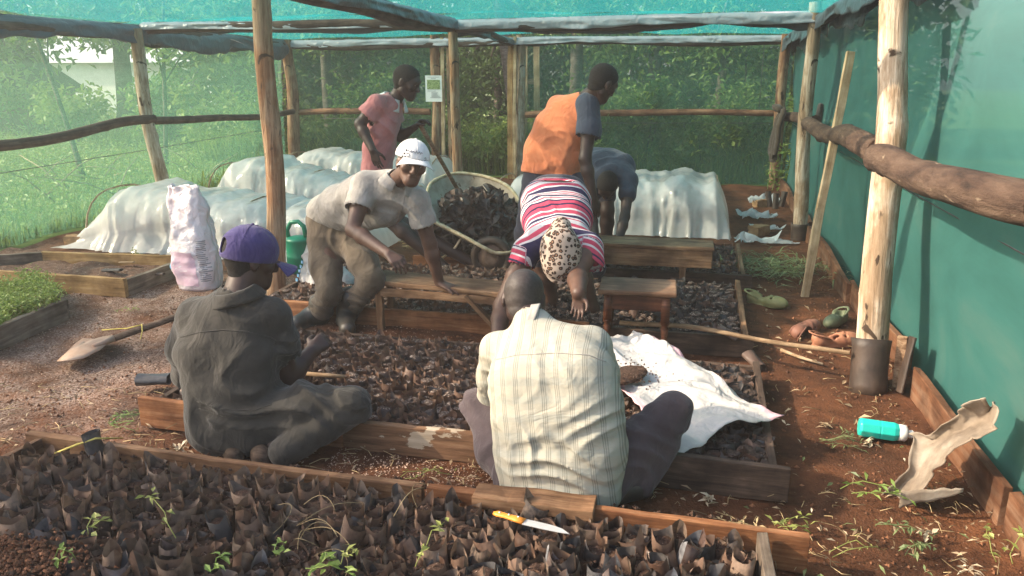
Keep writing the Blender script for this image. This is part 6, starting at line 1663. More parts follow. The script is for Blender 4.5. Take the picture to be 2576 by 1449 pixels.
def hair(parent, c, f, u, s=1.0, mat='hair', grow=.006, low=-.05, front=.055, name='hair'):
    R = rotm(f, u); r, f, u = R[:, 0], R[:, 1], R[:, 2]; c = np.asarray(c, float)
    S = Sdf(c - .14 * s, c + .15 * s, .006); g = grow
    S.ell(c + (f * -.012 + u * .028) * s, np.array([.076 + g, .098 + g, .086 + g]) * s, R, 0)
    S.cone(c + (-.03 * f - .03 * u) * s, c + (-.03 * f + low * .9 * u) * s, .064 * s + g * .5, .055 * s + g * .3, .02)
    S.cut(c + (f * front + u * .04) * s, f * .85 - u * .5, .01); S.cut(c + u * low * s - f * .02 * s, -u * .8 + f * .6, .01)
    for k in (-1, 1): S.cone(c + (r * k * .085 + f * .03 - u * .045) * s, c + (r * k * .085 + f * -.005 - u * .02) * s, .03 * s, .026 * s, .005, sub=True)
    S.rough(.0012, 160, 1)
    return S.build(name, MAT[mat], parent)
def hand(S, w, d, n, side=1, curl=.5, s=1.0, spread=.1, thumb=.6, curls=None):
    """w wrist, d pointing along the palm, n out of the palm; side=+1 thumb towards d x n"""
    w = np.asarray(w, float); d = unit(d); n = unit(np.asarray(n, float) - d * np.dot(n, d)); t = np.cross(d, n) * side
    offs = (.031, .0105, -.0105, -.030); lens = (.074, .083, .077, .06)
    for i, (o, L) in enumerate(zip(offs, lens)):
        kn = w + d * (.088 - .006 * abs(i - 1)) * s + t * o * s
        S.cone(w + t * o * .55 * s + d * .012 * s, kn, .0155 * s, .0125 * s, .014)
        cv = (curls[i] if curls else curl); p = kn; dirv = unit(d + t * (o / .03) * spread); r = .0098 * s
        for j, frac in enumerate((.45, .32, .23)):
            ang = cv * (.75 if j == 0 else 1.0) * (1 + .08 * (i - 1.5))
            dirv = unit(dirv * math.cos(ang) + n * math.sin(ang) - t * np.dot(n * math.sin(ang), t))
            p2 = p + dirv * L * frac * s
            S.cone(p, p2, r, r * .9, .0035); p = p2; r *= .9
    p0 = w + d * .022 * s + t * .022 * s + n * .006 * s; p1 = p0 + unit(t * .75 + d * .65 + n * .25) * .046 * s
    p2 = p1 + unit(t * (.75 - thumb) + d * .8 + n * (.2 + .5 * thumb)) * .034 * s; p3 = p2 + unit(t * (.4 - thumb) + d * .85 + n * (.2 + .6 * thumb)) * .026 * s
    S.cone(p0, p1, .0165 * s, .0125 * s, .012); S.cone(p1, p2, .0115 * s, .0105 * s, .003); S.cone(p2, p3, .0105 * s, .0085 * s, .003)
def limb(S, a, b, c, ra, rb, rc, k=.025):
    """upper segment and lower segment with a muscle swell on each"""
    a, b, c = (np.asarray(q, float) for q in (a, b, c))
    m = a + (b - a) * .45; n = b + (c - b) * .3
    S.chain([a, m, b, n, c], [ra, (ra + rb) / 2 + .004, rb, rb * 1.04, rc], k)
def boxy(S, pts, half, rs, ax, k=.05):
    """torso made of side by side chains: half widths along ax"""
    ax = unit(ax)
    for s in (-1, 0, 1): S.chain([np.asarray(p, float) + ax * h * s for p, h in zip(pts, half)], rs, k)
def boot(parent, ank, toe, top, r0=.075, mat='rubber'):
    ank, toe, top = (np.asarray(q, float) for q in (ank, toe, top)); d = unit(toe - ank)
    S = Sdf.around([ank - V(0, 0, .1), toe, top], .13, .007)
    S.chain([top, top * .5 + ank * .5, ank], [r0 + .012, r0, r0 * .74], .03); z = ank[2]
    a0 = V(ank[0], ank[1], .05) - d * .03; a1 = V(toe[0], toe[1], .045) - d * .05
    S.chain([ank, a0 * .5 + a1 * .5 + V(0, 0, .02), a1], [r0 * .75, .052, .046], .03); S.cone(a0, a1, .045, .047, .02)
    S.cone(V(*a0[:2], .012), V(*a1[:2], .012), .05, .053, .004, flat=((0, 0, 1), .25)); S.fold(ank + V(0, 0, .03), .1, (0, .2, 1), 90, .004, 1)
    S.cut(V(0, 0, .0), (0, 0, -1)); return S.build('boot', MAT[mat], parent)
def eyes(parent, c, R, s=1.0):
    for g in (-1, 1):
        m = MB(); p = c + (R[:, 0] * .031 * g + R[:, 1] * .073 + R[:, 2] * .002) * s
        m.lathe([(.0001, -.0125), (.009, -.009), (.0125, 0), (.009, .009), (.0055, .0113)], p, 12, 0, R=np.column_stack([R[:, 0], R[:, 2], R[:, 1]])); m.lathe([(.0055, .0113), (.003, .0122), (.0001, .0126)], p, 12, 1, R=np.column_stack([R[:, 0], R[:, 2], R[:, 1]]))
        m.build('eye', [MAT['eye'], MAT['dark']], parent, smooth=True)
def cap_crown(parent, c, f, u, s, mat, tilt=0, open_back=False, low=.012, name='cap'):
    R = rotm(f, u); r, f, u = R[:, 0], R[:, 1], R[:, 2]; c = np.asarray(c, float)
    S = Sdf(c - .16 * s, c + .18 * s, .005)
    S.ell(c + (f * -.01 + u * .035) * s, np.array([.091, .112, .098]) * s, R, 0)
    S.cone(c + (f * -.012 + u * .025) * s, c + (f * -.012 - u * .02) * s, .088 * s, .09 * s, .03)
    S.cut(c + u * low * s, -u); S.hollow(.009)
    if open_back: S.ell(c + (f * -.12 + u * .045) * s, np.array([.038, .05, .03]) * s, R, .003, sub=True)
    S.fold(c + u * .06, .12, r + f * .3, 40, .0012, 2)
    o = S.build(name, MAT[mat], parent)
    m = MB(); m.lathe([(.0001, .014), (.006, .012), (.009, .004), (.009, 0)], c + (f * -.01 + u * .133) * s - u * .006, 10, R=np.column_stack([r, f, u])); m.build('button', MAT[mat], o, smooth=True)
    m = MB()
    for k in range(6):
        a = math.pi / 6 + k * math.pi / 3; pts = []
        for j in range(9):
            e = math.pi / 2 * (j / 8); pts.append(c + (f * (-.01 + .1135 * math.sin(a) * math.cos(e)) + r * .0925 * math.cos(a) * math.cos(e) + u * (.035 + .0992 * math.sin(e))) * s)
        if not (open_back and math.sin(a) < -.6): m.tube(pts, .0013, 4)
    m.build('seam', MAT[mat], o, smooth=True)
    # brim
    m = MB()
    def br(p, q):
        a = (p - .5) * 1.65; rad = .098 + q * (.070 * math.cos(a * .95) ** .8)
        return c + (r * math.sin(a) * (rad * .92) + f * (math.cos(a) * rad * 1.0 + .012) + u * (low + .004 - .012 * q - .06 * q * (math.sin(a)) ** 2)) * s
    m.sheet(br, 24, 8); m.build('brim', MAT[mat], o, smooth=True, thick=.004)
    return o, R
def collar(parent, c, ax, f, r0, h, mat, name='collar', gap=.25, flare=.02, drop=.03):
    """folded collar: band round the neck with a turned down leaf"""
    R = rotm(f, ax); c = np.asarray(c, float); m = MB()
    def fn(u, v):
        a = math.pi / 2 + gap + u * (2 * math.pi - 2 * gap)
        w = 1 - abs(2 * u - 1)
        if v < .4: rr, z = r0, h * (v / .4)
        else:
            q = (v - .4) / .6; rr = r0 + flare * q * (1.3 + .3 * math.sin(a * 3)); z = h - (h + drop * (1.2 - w * .6)) * q + .006
        return c + R @ V(rr * math.cos(a) * 1.05, rr * math.sin(a), z)
    m.sheet(fn, 40, 8); return m.build(name, MAT[mat], parent, smooth=True, thick=.004)
def person(loc, label): return thing('person', V(loc[0], loc[1], 0), label, 'person')

# ---------------- man in the checked shirt, seated with his back to us
t = person((-.45, 2.7), 'man in a pale checked shirt sitting on a plank with his back turned')
hd = P(1318, 752, 3.06); hf, hu = V(-.08, .85, -.5), V(-.05, .5, .86)
nk = P(1336, 812, 2.96)
pel = P(1405, 1225, 2.72)
spine = [P(1408, 1165, 2.76), P(1404, 1060, 2.75), P(1388, 950, 2.80), P(1366, 878, 2.88), P(1352, 846, 2.93)]
S = Sdf.around([hd, pel, P(1190, 1000, 3.2), P(1740, 1000, 3.2)], .2, .008)
head_skin(S, hd, hf, hu, 1.06, face=True)
S.chain([nk, P(1322, 775, 3.03)], [.064, .062], .03)
boxy(S, spine, [.08, .08, .08, .07, .03], [.085, .085, .085, .07, .045], (1, 0, 0))
shL, shR = P(1252, 880, 2.93), P(1492, 868, 2.92)
elL, elR = P(1238, 1005, 3.08), P(1528, 1010, 3.06)
haL, haR = P(1330, 1010, 3.34), P(1478, 1010, 3.36)
S.cone(P(1345, 850, 2.93), shL, .048, .042, .03); S.cone(P(1360, 850, 2.93), shR, .048, .042, .03)
limb(S, shL, elL, haL, .042, .034, .028); limb(S, shR, elR, haR, .042, .034, .028)
hand(S, haL, haL - elL, (0, .2, -1), -1, .6); hand(S, haR, haR - elR, (0, .2, -1), 1, .6)
for hp, kn, an in ((P(1330, 1205, 2.78), P(1212, 1025, 3.1), P(1320, 1130, 3.2)), (P(1490, 1195, 2.78), P(1690, 1035, 3.02), P(1610, 1215, 2.86))): limb(S, hp, kn, an, .085, .06, .045)
S.build('body', MAT['skin2'], t)
hair(t, hd, hf, hu, 1.06, 'stubble', .003, -.06, .03)
def stitch(obj, polylines, r, mat, name='seam', lift=.001):
    """a raised line of stitching laid on the garment's surface"""
    from mathutils.bvhtree import BVHTree
    me = obj.data; off = root_loc(obj)
    bv = BVHTree.FromPolygons([v.co + off for v in me.vertices], [tuple(p.vertices) for p in me.polygons]); m = MB()
    for pl in polylines:
        pts = []
        for (x0, y0), (x1, y1) in zip(pl[:-1], pl[1:]):
            for k in range(8):
                u = k / 8; d = Vector(_ray(x0 + (x1 - x0) * u, y0 + (y1 - y0) * u)); h = bv.ray_cast(Vector((0, 0, EYE)), d.normalized())
                if h[0] is not None: pts.append(np.array(h[0] - d.normalized() * lift))
        run = [pts[0]] if pts else []
        for q in pts[1:]:
            if np.linalg.norm(q - run[-1]) < .06: run.append(q)
        if len(run) > 1: m.tube(run, r, 5)
    if m.v: return m.build(name, mat, obj, smooth=True)
ru = unit(P(1560, 1100, 2.76) - P(1240, 1110, 2.76))
cA, cB = P(1390, 800, 2.9), P(1405, 1240, 2.65)
S = Sdf.around([P(1200, 850, 3.15), P(1580, 1250, 2.5), P(1350, 780, 3.2)], .14, .0075)
boxy(S, [P(1410, 1232, 2.70), P(1408, 1130, 2.72), P(1400, 1030, 2.745), P(1388, 950, 2.78), P(1374, 895, 2.85)], [.105, .115, .115, .115, .10], [.135, .135, .13, .122, .095], ru, .07)
S.cone(P(1350, 858, 2.92), shL + V(.015, 0, -.01), .085, .076, .06); S.cone(P(1360, 856, 2.92), shR + V(-.02, 0, -.01), .085, .078, .06); S.cone(P(1345, 850, 2.93), nk, .08, .073, .05)
for sh, el, en in ((shL, elL, P(1290, 1010, 3.22)), (shR, elR, P(1505, 1020, 3.2))): S.chain([sh, sh * .5 + el * .5, el, en], [.075, .076, .064, .062], .03)
S.fold(P(1400, 1150, 2.62), .22, (.25, 0, 1), 62, .007, 1); S.fold(P(1330, 1130, 2.62), .14, (.7, 0, 1), 60, .008, 4); S.fold(P(1500, 1080, 2.65), .15, (-.5, 0, 1), 70, .006, 2); S.fold(P(1540, 960, 2.9), .12, (.2, 0, 1), 80, .006, 5)
S.fold(P(1400, 950, 2.68), .2, (1, 0, .3), 34, .003, 3); S.fold(P(1260, 960, 2.85), .14, (.3, .3, 1), 66, .006, 6); S.rough(.0022, 26, 2)
S.cut(P(1410, 1262, 2.66), unit(V(0, -.42, -1)), .0); S.hollow(.02)
S.cone(nk + V(-.003, .025, .02), P(1325, 770, 3.04), .060, .066, .0, sub=True)
for el, en, ha in ((elL, P(1290, 1010, 3.22), haL), (elR, P(1505, 1020, 3.2), haR)): S.cone(en + unit(ha - el) * .075, ha + unit(ha - el) * .05, .075, .075, 0, sub=True)
zu = unit(cA - cB)
plaid_at = dict(pu=lambda q: ((q - cB) @ ru), pv=lambda q: ((q - cB) @ zu))
shirt = S.build('shirt', MAT['plaid'], t, plaid_at); stitch(shirt, [[(1245, 905), (1300, 893), (1400, 888), (1480, 893), (1530, 912)]], .0018, MAT['linen'])
collar(t, nk + V(.002, -.01, -.012), P(1325, 770, 3.04) - nk, (0, 1, .4), .078, .028, 'white_cloth', flare=.012, drop=.012).data.materials[0] = MAT['linen']
m = MB(); yk = [P(x, y, Y) for x, y, Y in ((1240, 905, 2.82), (1300, 893, 2.77), (1400, 888, 2.72), (1480, 893, 2.76), (1535, 915, 2.84))]
S = Sdf.around([P(1180, 1000, 3.2), P(1740, 1000, 3.1), P(1560, 1270, 2.5)], .14, .009)
boxy(S, [P(1405, 1250, 2.70), P(1405, 1190, 2.74)], [.10, .09], [.10, .095], ru, .05)
for hp, kn, an, rr in ((P(1322, 1230, 2.76), P(1206, 1022, 3.08), P(1330, 1140, 3.2), .11), (P(1490, 1225, 2.74), P(1692, 1032, 3.02), P(1606, 1215, 2.85), .115)):
    S.chain([hp, (hp + kn) / 2, kn], [rr, .10, .078], .05); S.chain([kn, (kn + an) / 2, an], [.078, .082, .07], .03)
    S.fold(hp * .6 + kn * .4, .18, unit(kn - hp) + V(0, 0, .3), 52, .012, 3); S.fold(kn, .13, (.6, .4, .7), 66, .009, 1)
S.fold(P(1420, 1240, 2.66), .2, (.2, 0, 1), 60, .004, 2); S.rough(.003, 22, 1); S.cut((0, 0, .02), (0, 0, -1))
S.build('trousers', MAT['mauve'], t)
S = Sdf.around([P(1610, 1235, 2.84), P(1520, 1262, 2.75)], .12, .008); a, b = P(1612, 1232, 2.84), P(1510, 1262, 2.74); a[2] = .06; b[2] = .05
S.cone(a, b, .052, .045, .02); S.cone(a + V(0, 0, -.03), b + V(0, 0, -.025), .05, .048, .01, flat=((0, 0, 1), .4)); S.cut((0, 0, .003), (0, 0, -1)); S.build('shoe', MAT['rubber'], t)
a, b = V(-.62, 3.25, .06), V(-.45, 3.3, .06)

# ---------------- man kneeling in dark overalls and purple cap
t = person((-1.85, 2.85), 'kneeling man in charcoal overalls and a purple cap, seen from behind at the left')
hd = P(632, 652, 3.02); hf, hu = V(.66, .72, -.22), V(.12, .2, .97)
nk = P(602, 728, 2.96)
S = Sdf.around([hd, P(600, 1150, 2.75), P(430, 850, 3.0), P(950, 1010, 3.0), P(790, 860, 3.25)], .16, .008)
head_skin(S, hd, hf, hu, 1.12)
S.chain([nk + V(0, 0, -.03), P(618, 690, 3.0)], [.075, .07], .03)
sp = [P(592, 1060, 2.84), P(582, 960, 2.88), P(578, 860, 2.92), P(588, 780, 2.96)]
boxy(S, sp, [.08, .08, .09, .06], [.10, .10, .11, .08], (1, .1, 0))
shL, shR = P(496, 800, 2.95), P(682, 798, 2.98)
elR, haR = P(722, 955, 3.02), P(784, 885, 3.16); elL, haL = P(470, 940, 3.12), P(600, 900, 3.32)
S.cone(sp[-1], shL, .07, .06, .04); S.cone(sp[-1], shR, .07, .06, .04)
limb(S, shR, elR, haR, .062, .046, .034); limb(S, shL, elL, haL, .062, .046, .034)
hand(S, haR, unit(haR - elR) + V(.1, .5, 0), (-.4, .5, -.6), 1, .7, 1.05); hand(S, haL, haL - elL, (0, .3, -1), -1, .6, 1.05)
for hp, kn, an in ((P(650, 1050, 2.84), P(885, 1020, 2.95), P(690, 1120, 2.80)), (P(550, 1060, 2.84), P(560, 1060, 3.2), P(575, 1130, 2.80))): limb(S, hp, kn, an, .09, .06, .045)
S.build('body', MAT['skin2'], t); hair(t, hd, hf, hu, 1.12, 'hair', .004, -.055, .05)
cap_crown(t, hd, hf, hu, 1.16, 'purple', open_back=True, low=-.004)
S = Sdf.around([P(430, 820, 3.1), P(960, 1010, 3.0), P(600, 1160, 2.7), P(600, 740, 3.0)], .13, .009)
boxy(S, [P(592, 1075, 2.83), P(580, 985, 2.86), P(574, 890, 2.90), P(580, 820, 2.93)], [.085, .075, .10, .085], [.125, .118, .125, .105], (1, .1, 0), .07)
S.cone(sp[-1] + V(0, 0, -.02), shL, .10, .085, .06); S.cone(sp[-1] + V(0, 0, -.02), shR, .10, .09, .06); S.cone(sp[-1], nk + V(0, 0, -.02), .09, .082, .05)
S.chain([shR, P(704, 850, 3.0), P(720, 905, 3.02)], [.08, .078, .078], .03); S.chain([shL, P(472, 880, 3.02), elL * .7 + shL * .3, elL], [.088, .09, .08, .075], .04)
for hp, kn, an, rr in ((P(645, 1045, 2.84), P(885, 1022, 2.95), P(715, 1135, 2.74), .128), (P(548, 1060, 2.84), P(560, 1075, 3.16), P(575, 1120, 2.84), .13)):
    S.chain([hp, (hp + kn) / 2, kn], [rr, .115, .088], .06); S.chain([kn, (kn + an) / 2, an], [.084, .08, .07], .012); S.fold((hp + kn) / 2, .2, unit(kn - hp) + V(0, 0, .5), 46, .014, 3); S.fold(kn, .13, (.8, .2, .7), 62, .010, 1)
S.fold(P(600, 1000, 2.74), .2, (.35, 0, 1), 46, .010, 1); S.fold(P(540, 1060, 2.74), .16, (.5, 0, 1), 56, .009, 2); S.fold(P(560, 860, 2.78), .22, (1, 0, .2), 26, .006, 5)
S.fold(P(690, 860, 2.88), .12, (1, 0, .5), 55, .007, 7); S.fold(P(730, 880, 2.95), .1, (.4, 0, 1), 70, .006, 8); S.fold(P(470, 880, 2.9), .16, (.5, 0, 1), 40, .007, 9); S.rough(.003, 20, 4)
S.cut((0, 0, .02), (0, 0, -1))
S.cone(nk, P(620, 680, 3.01), .072, .085, .0, sub=True); S.cone(P(726, 925, 3.025), elR + V(.03, 0, -.06), .09, .09, 0, sub=True)
S.cone(P(738, 935, 3.05), haR, .06, .06, 0, sub=True)
ov = S.build('overalls', MAT['overall'], t); stitch(ov, [[(448, 850), (500, 836), (560, 830), (620, 834), (680, 848), (700, 860)], [(690, 860), (684, 930), (678, 975)], [(495, 1010), (560, 1030), (640, 1032), (690, 1015)], [(500, 1028), (560, 1048), (640, 1050), (690, 1034)], [(690, 900), (720, 912), (752, 905)]], .0022, MAT['overall'])
collar(t, nk + V(-.005, -.01, -.03), P(620, 680, 3.01) - nk, (.4, .9, .2), .088, .045, 'overall', flare=.022, drop=.02)
m = MB(); yo = [(445, 845, 2.82), (500, 832, 2.775), (560, 826, 2.755), (620, 830, 2.765), (675, 842, 2.80)]
for a, b in (((560, 1090, .07), (592, 1140, .05)), ((640, 1095, .07), (660, 1150, .05))):
    p, q = G(*a), G(*b); S = Sdf.around([p, q], .1, .007); S.cone(p, q, .045, .04, .02); S.cone(p + V(0, 0, -.03), q + V(0, 0, -.02), .046, .045, .008, flat=((0, 0, 1), .35)); S.cut((0, 0, .004), (0, 0, -1)); S.build('shoe', MAT['rail_dark'], t)

# ---------------- man in the white cap bending over the bench
t = person((-2.2, 4.6), 'man in a white cap and pale linen shirt bending with one hand on the bench')
hd = P(1036, 412, 4.28); hf, hu = V(.5, -.85, -.06), V(.22, .02, .97)
nk = P(1000, 455, 4.42)
shA, shB = P(918, 465, 4.42), P(1048, 505, 4.47)
elA, wrA = P(887, 578, 4.24), P(978, 640, 4.02); elB, wrB = P(1080, 610, 4.5), P(1105, 712, 4.54)
pelv = P(845, 555, 4.78)
sp = [pelv, P(885, 520, 4.70), P(940, 495, 4.58), P(985, 475, 4.48)]
ax = unit(shB - shA)
S = Sdf.around([hd, P(790, 800, 4.6), P(1170, 730, 4.4), P(1020, 670, 3.9), P(900, 830, 4.6)], .14, .006)
hR = head_skin(S, hd, hf, hu, 1.02)
S.chain([nk, P(1022, 435, 4.34)], [.06, .058], .03)
boxy(S, sp, [.07, .07, .08, .07], [.09, .09, .09, .07], ax)
S.cone(sp[-1], shA, .06, .055, .04); S.cone(sp[-1], shB, .06, .055, .04)
limb(S, shA, elA, wrA, .056, .042, .03); limb(S, shB, elB, wrB, .056, .043, .031)
hand(S, wrA, unit(wrA - elA) + V(.1, 0, -.15), (-.3, .55, -.8), 1, .75, 1.0, .05, .9); hand(S, wrB, V(.9, -.2, -.22), (.1, .1, -1), 1, .12, 1.0, .28, .1)
for hp, kn, an in ((P(818, 600, 4.74), P(830, 728, 4.52), P(792, 800, 4.66)), (P(888, 605, 4.72), P(936, 700, 4.55), P(866, 800, 4.68))): limb(S, hp, kn, an, .085, .058, .045)
S.build('body', MAT['skin'], t); eyes(t, hd, hR, 1.02)
hair(t, hd, hf, hu, 1.02, 'stubble', .002, -.045, .05)
cap, cR = cap_crown(t, hd, hf, hu, 1.06, 'white_cloth', low=.034)
# stitched scroll and flowers on the cap
m = MB()
def capp(a, e, dr=.0015):
    return hd + (cR[:, 1] * (-.01 + (.1125 + dr) * math.cos(a) * math.cos(e)) + cR[:, 0] * (.0915 + dr) * math.sin(a) * math.cos(e) + cR[:, 2] * (.035 + (.0985 + dr) * math.sin(e))) * 1.06
scr = [capp(-.35 + .07 * k, .42 + .07 * math.sin(k * 2.4) * (1 if k % 3 else 1.6)) for k in range(15)]; m.tube(scr, .0016, 4)
m.tube([capp(.55 + .09 * math.cos(q), .2 + .1 * math.sin(q)) for q in np.linspace(0, 5, 12)], .0014, 4)
m.tube([capp(-.55 + .03 * q * math.cos(q), .16 + .025 * q * math.sin(q)) for q in np.linspace(0, 5, 12)], .0014, 4)
for a, e in ((.72, .42), (.78, .22), (.68, .06), (.85, .05), (-.75, .0), (-.55, -.02), (-.35, .0), (-.15, .02)):
    for k in range(5): m.tube([capp(a, e), capp(a + .06 * math.cos(k * 1.257), e + .06 * math.sin(k * 1.257))], .0022, 4)
m.build('stitching', MAT['dark'], cap, smooth=True)
S = Sdf.around([P(780, 540, 4.8), P(930, 510, 4.3), P(1090, 575, 4.45), P(1000, 400, 4.4), P(970, 610, 4.4)], .12, .007)
boxy(S, [P(838, 540, 4.77), P(882, 520, 4.68), P(940, 500, 4.56), P(982, 485, 4.48)], [.075, .075, .09, .085], [.108, .11, .112, .092], ax, .07)
S.cone(P(905, 550, 4.60), P(975, 540, 4.50), .07, .06, .08)
S.cone(P(985, 470, 4.48), shA, .09, .08, .05); S.cone(P(985, 470, 4.48), shB, .09, .08, .05); S.cone(P(985, 470, 4.46), nk, .085, .075, .04)
S.chain([shA, shA * .55 + elA * .45, shA * .42 + elA * .58], [.08, .08, .078], .03); S.chain([shB, shB * .55 + elB * .45, shB * .35 + elB * .65], [.08, .078, .076], .03)
S.fold(P(900, 520, 4.55), .2, unit(P(985, 475, 4.48) - pelv), 50, .008, 1); S.fold(P(1000, 530, 4.35), .15, (1, .2, .6), 50, .006, 2); S.fold(P(1060, 550, 4.42), .1, (.2, .2, 1), 70, .005, 5); S.fold(P(900, 490, 4.38), .1, (.8, .2, .6), 60, .005, 6); S.rough(.003, 24, 3)
hemn = unit(pelv - P(940, 495, 4.58)); S.cut(P(818, 560, 4.80), hemn, 0); S.hollow(.018)
S.cone(nk + V(.0, 0, .01), P(1030, 425, 4.32), .06, .09, 0, sub=True)
S.cone(shA * .36 + elA * .64, elA, .085, .085, 0, sub=True); S.cone(shB * .28 + elB * .72, elB, .085, .085, 0, sub=True)
sh3 = S.build('shirt', MAT['linen'], t); stitch(sh3, [[(1010, 470), (1000, 520), (985, 560), (965, 595)], [(1022, 475), (1012, 522), (997, 562), (977, 597)], [(1030, 520), (1062, 530), (1055, 560), (1022, 550), (1030, 520)]], .0022, MAT['linen'])
collar(t, nk + V(0, 0, -.012), P(1022, 435, 4.34) - nk, (.45, -.8, -.3), .073, .035, 'linen', flare=.03, drop=.03, gap=.35)
m = MB()
for u in (.25, .5, .75):
    q = P(1010, 470, 4.30) * (1 - u) + P(960, 560, 4.36) * u; m.lathe([(0, .004), (.005, .003), (.005, 0)], q, 8)
S = Sdf.around([pelv + V(0, 0, .12), P(785, 800, 4.6), P(950, 700, 4.4), P(860, 800, 4.7)], .13, .008)
boxy(S, [P(842, 565, 4.78), P(850, 600, 4.76)], [.08, .085], [.118, .115], ax, .05)
for hp, kn, an, rr, r2 in ((P(815, 612, 4.74), P(828, 735, 4.52), P(808, 778, 4.60), .11, .078), (P(892, 615, 4.72), P(938, 703, 4.54), P(886, 765, 4.64), .11, .08)):
    S.chain([hp, (hp + kn) / 2, kn], [rr, .098, .080], .05); S.chain([kn, an], [.080, r2], .03)
    S.fold((hp + kn) / 2, .17, V(.45, 0, 1), 50, .013, 3); S.fold(kn * .4 + an * .6, .13, (.3, .2, 1), 70, .012, 1)
S.fold(P(850, 600, 4.62), .13, (1, 0, .3), 60, .008, 6); S.rough(.003, 22, 5)
S.build('trousers', MAT['khaki'], t)
m = MB()
boot(t, P(800, 812, 4.64), V(-2.56, 4.44, 0), P(806, 765, 4.6), .068); boot(t, P(868, 815, 4.66), V(-2.13, 4.40, 0), P(882, 750, 4.62), .07)

# ---------------- boy in the red shirt, hand on hip, holding a shovel
t = person((-1.9, 6.05), 'boy in a faded red shirt with white collar, hand on hip, holding a shovel')
hd = P(1024, 206, 6.0); hf, hu = V(.93, -.06, -.32), V(.32, 0, .95)
nk = P(992, 248, 6.02)
S = Sdf.around([hd, P(890, 300, 5.62), P(1075, 310, 6.15), V(-1.95, 6.0, 0), V(-1.7, 6.3, 0)], .13, .007)
s = 1.1; hR = head_skin(S, hd, hf, hu, s)
S.chain([nk + V(-.01, 0, -.03), P(1008, 226, 6.01)], [.058, .056], .03)
sp = [P(955, 420, 6.05), P(960, 370, 6.05), P(970, 310, 6.03), P(982, 265, 6.02)]
boxy(S, sp, [.06, .06, .07, .05], [.085, .085, .09, .07], (.25, -1, 0))
shA, shB = P(948, 262, 5.84), P(985, 268, 6.18); elA, wrA = P(905, 312, 5.78), P(938, 378, 5.68); elB, wrB = P(1005, 345, 6.22), P(1044, 320, 6.16)
S.cone(sp[-1], shA, .06, .05, .04); S.cone(sp[-1], shB, .06, .05, .04)
limb(S, shA, elA, wrA, .05, .04, .03); limb(S, shB, elB, wrB, .05, .038, .028)
hand(S, wrA, V(.25, .05, -1), (.2, 1, 0), 1, .25, .95); hand(S, wrB, V(.75, 0, .55), (.6, -.25, -.75), -1, .95, 1.05, .02, .95)
for hp, kn, an in ((P(938, 440, 5.98), P(965, 540, 6.0), V(-1.98, 6.02, .07)), (P(965, 440, 6.12), P(985, 545, 6.1), V(-1.72, 6.14, .07))): limb(S, hp, kn, an, .08, .06, .042)
for an in (V(-1.98, 6.02, .05), V(-1.72, 6.14, .05)): S.cone(an, an + V(.13, -.03, -.02), .04, .032, .03)
S.build('body', MAT['skin2'], t); eyes(t, hd, hR, s); hair(t, hd, hf, hu, s, 'hair', .005, -.05, .06)
S = Sdf.around([P(890, 300, 5.8), P(1000, 250, 6.2), P(900, 430, 6.05), P(1000, 420, 6.2)], .13, .007)
boxy(S, [P(948, 425, 6.06), P(955, 370, 6.05), P(966, 310, 6.03), P(978, 270, 6.02)], [.095, .09, .09, .075], [.115, .11, .105, .085], (.25, -1, 0), .06)
S.cone(sp[-1], shA, .08, .072, .05); S.cone(sp[-1], shB, .08, .072, .05); S.cone(sp[-1], nk + V(-.02, 0, -.04), .08, .07, .04)
S.chain([shA, shA * .5 + elA * .5, shA * .3 + elA * .7], [.075, .078, .082], .03); S.chain([shB, shB * .4 + elB * .6], [.075, .075], .03)
S.fold(P(955, 330, 5.9), .2, (1, 0, .4), 40, .006, 2); S.fold(P(955, 280, 5.86), .1, (.8, 0, .6), 60, .005, 3); S.rough(.003, 22, 3)
S.cut(P(950, 432, 6.05), (-.1, 0, -1)); S.hollow(.018); S.cone(nk + V(-.01, 0, -.02), hd, .062, .08, 0, sub=True)
S.cone(shA * .2 + elA * .8, elA + (elA - shA) * .2, .09, .09, 0, sub=True); S.cone(shB * .3 + elB * .7, elB, .085, .085, 0, sub=True)
S.build('shirt', MAT['red_shirt'], t); collar(t, nk + V(-.012, 0, -.012), P(1008, 226, 6.01) - nk + V(0, 0, .02), (.85, -.25, -.4), .076, .036, 'white_cloth', flare=.045, drop=.05, gap=.3)
S = Sdf.around([P(955, 420, 6.05), P(985, 545, 6.1), P(940, 545, 5.95)], .13, .009); boxy(S, [P(952, 425, 6.06), P(955, 455, 6.06)], [.08, .08], [.10, .105], (.25, -1, 0), .05)
for a, b in ((P(938, 450, 5.98), P(962, 535, 6.0)), (P(965, 450, 6.12), P(983, 540, 6.1))): S.cone(a, b, .1, .095, .04)
S.fold(P(955, 480, 5.95), .2, (1, 0, .2), 40, .008, 1); S.build('shorts', MAT['khaki'], t)

# ---------------- youth in the orange and navy tee shirt
t = person((-.95, 5.85), 'youth in an orange tee shirt with navy sleeves bending to the right, seen from behind')
hd = P(1517, 208, 5.72); hf, hu = V(.62, .62, -.48), V(.4, .15, .9)
nk = P(1478, 245, 5.80); sp = [P(1392, 440, 5.95), P(1400, 380, 5.92), P(1420, 320, 5.88), P(1448, 272, 5.84)]
ax = unit(V(.93, -.35, -.1)); shA, shB = P(1405, 268, 5.95), P(1487, 278, 5.72); elB, wrB = P(1472, 400, 5.62), P(1492, 500, 5.6); elA, wrA = P(1400, 390, 6.15), P(1450, 470, 6.2)
S = Sdf.around([hd, P(1310, 600, 6.0), V(-1.2, 5.9, 0), V(-.6, 5.9, 0), P(1500, 500, 5.6)], .14, .008)
head_skin(S, hd, hf, hu, 1.1); S.chain([nk, P(1500, 228, 5.76)], [.062, .058], .03)
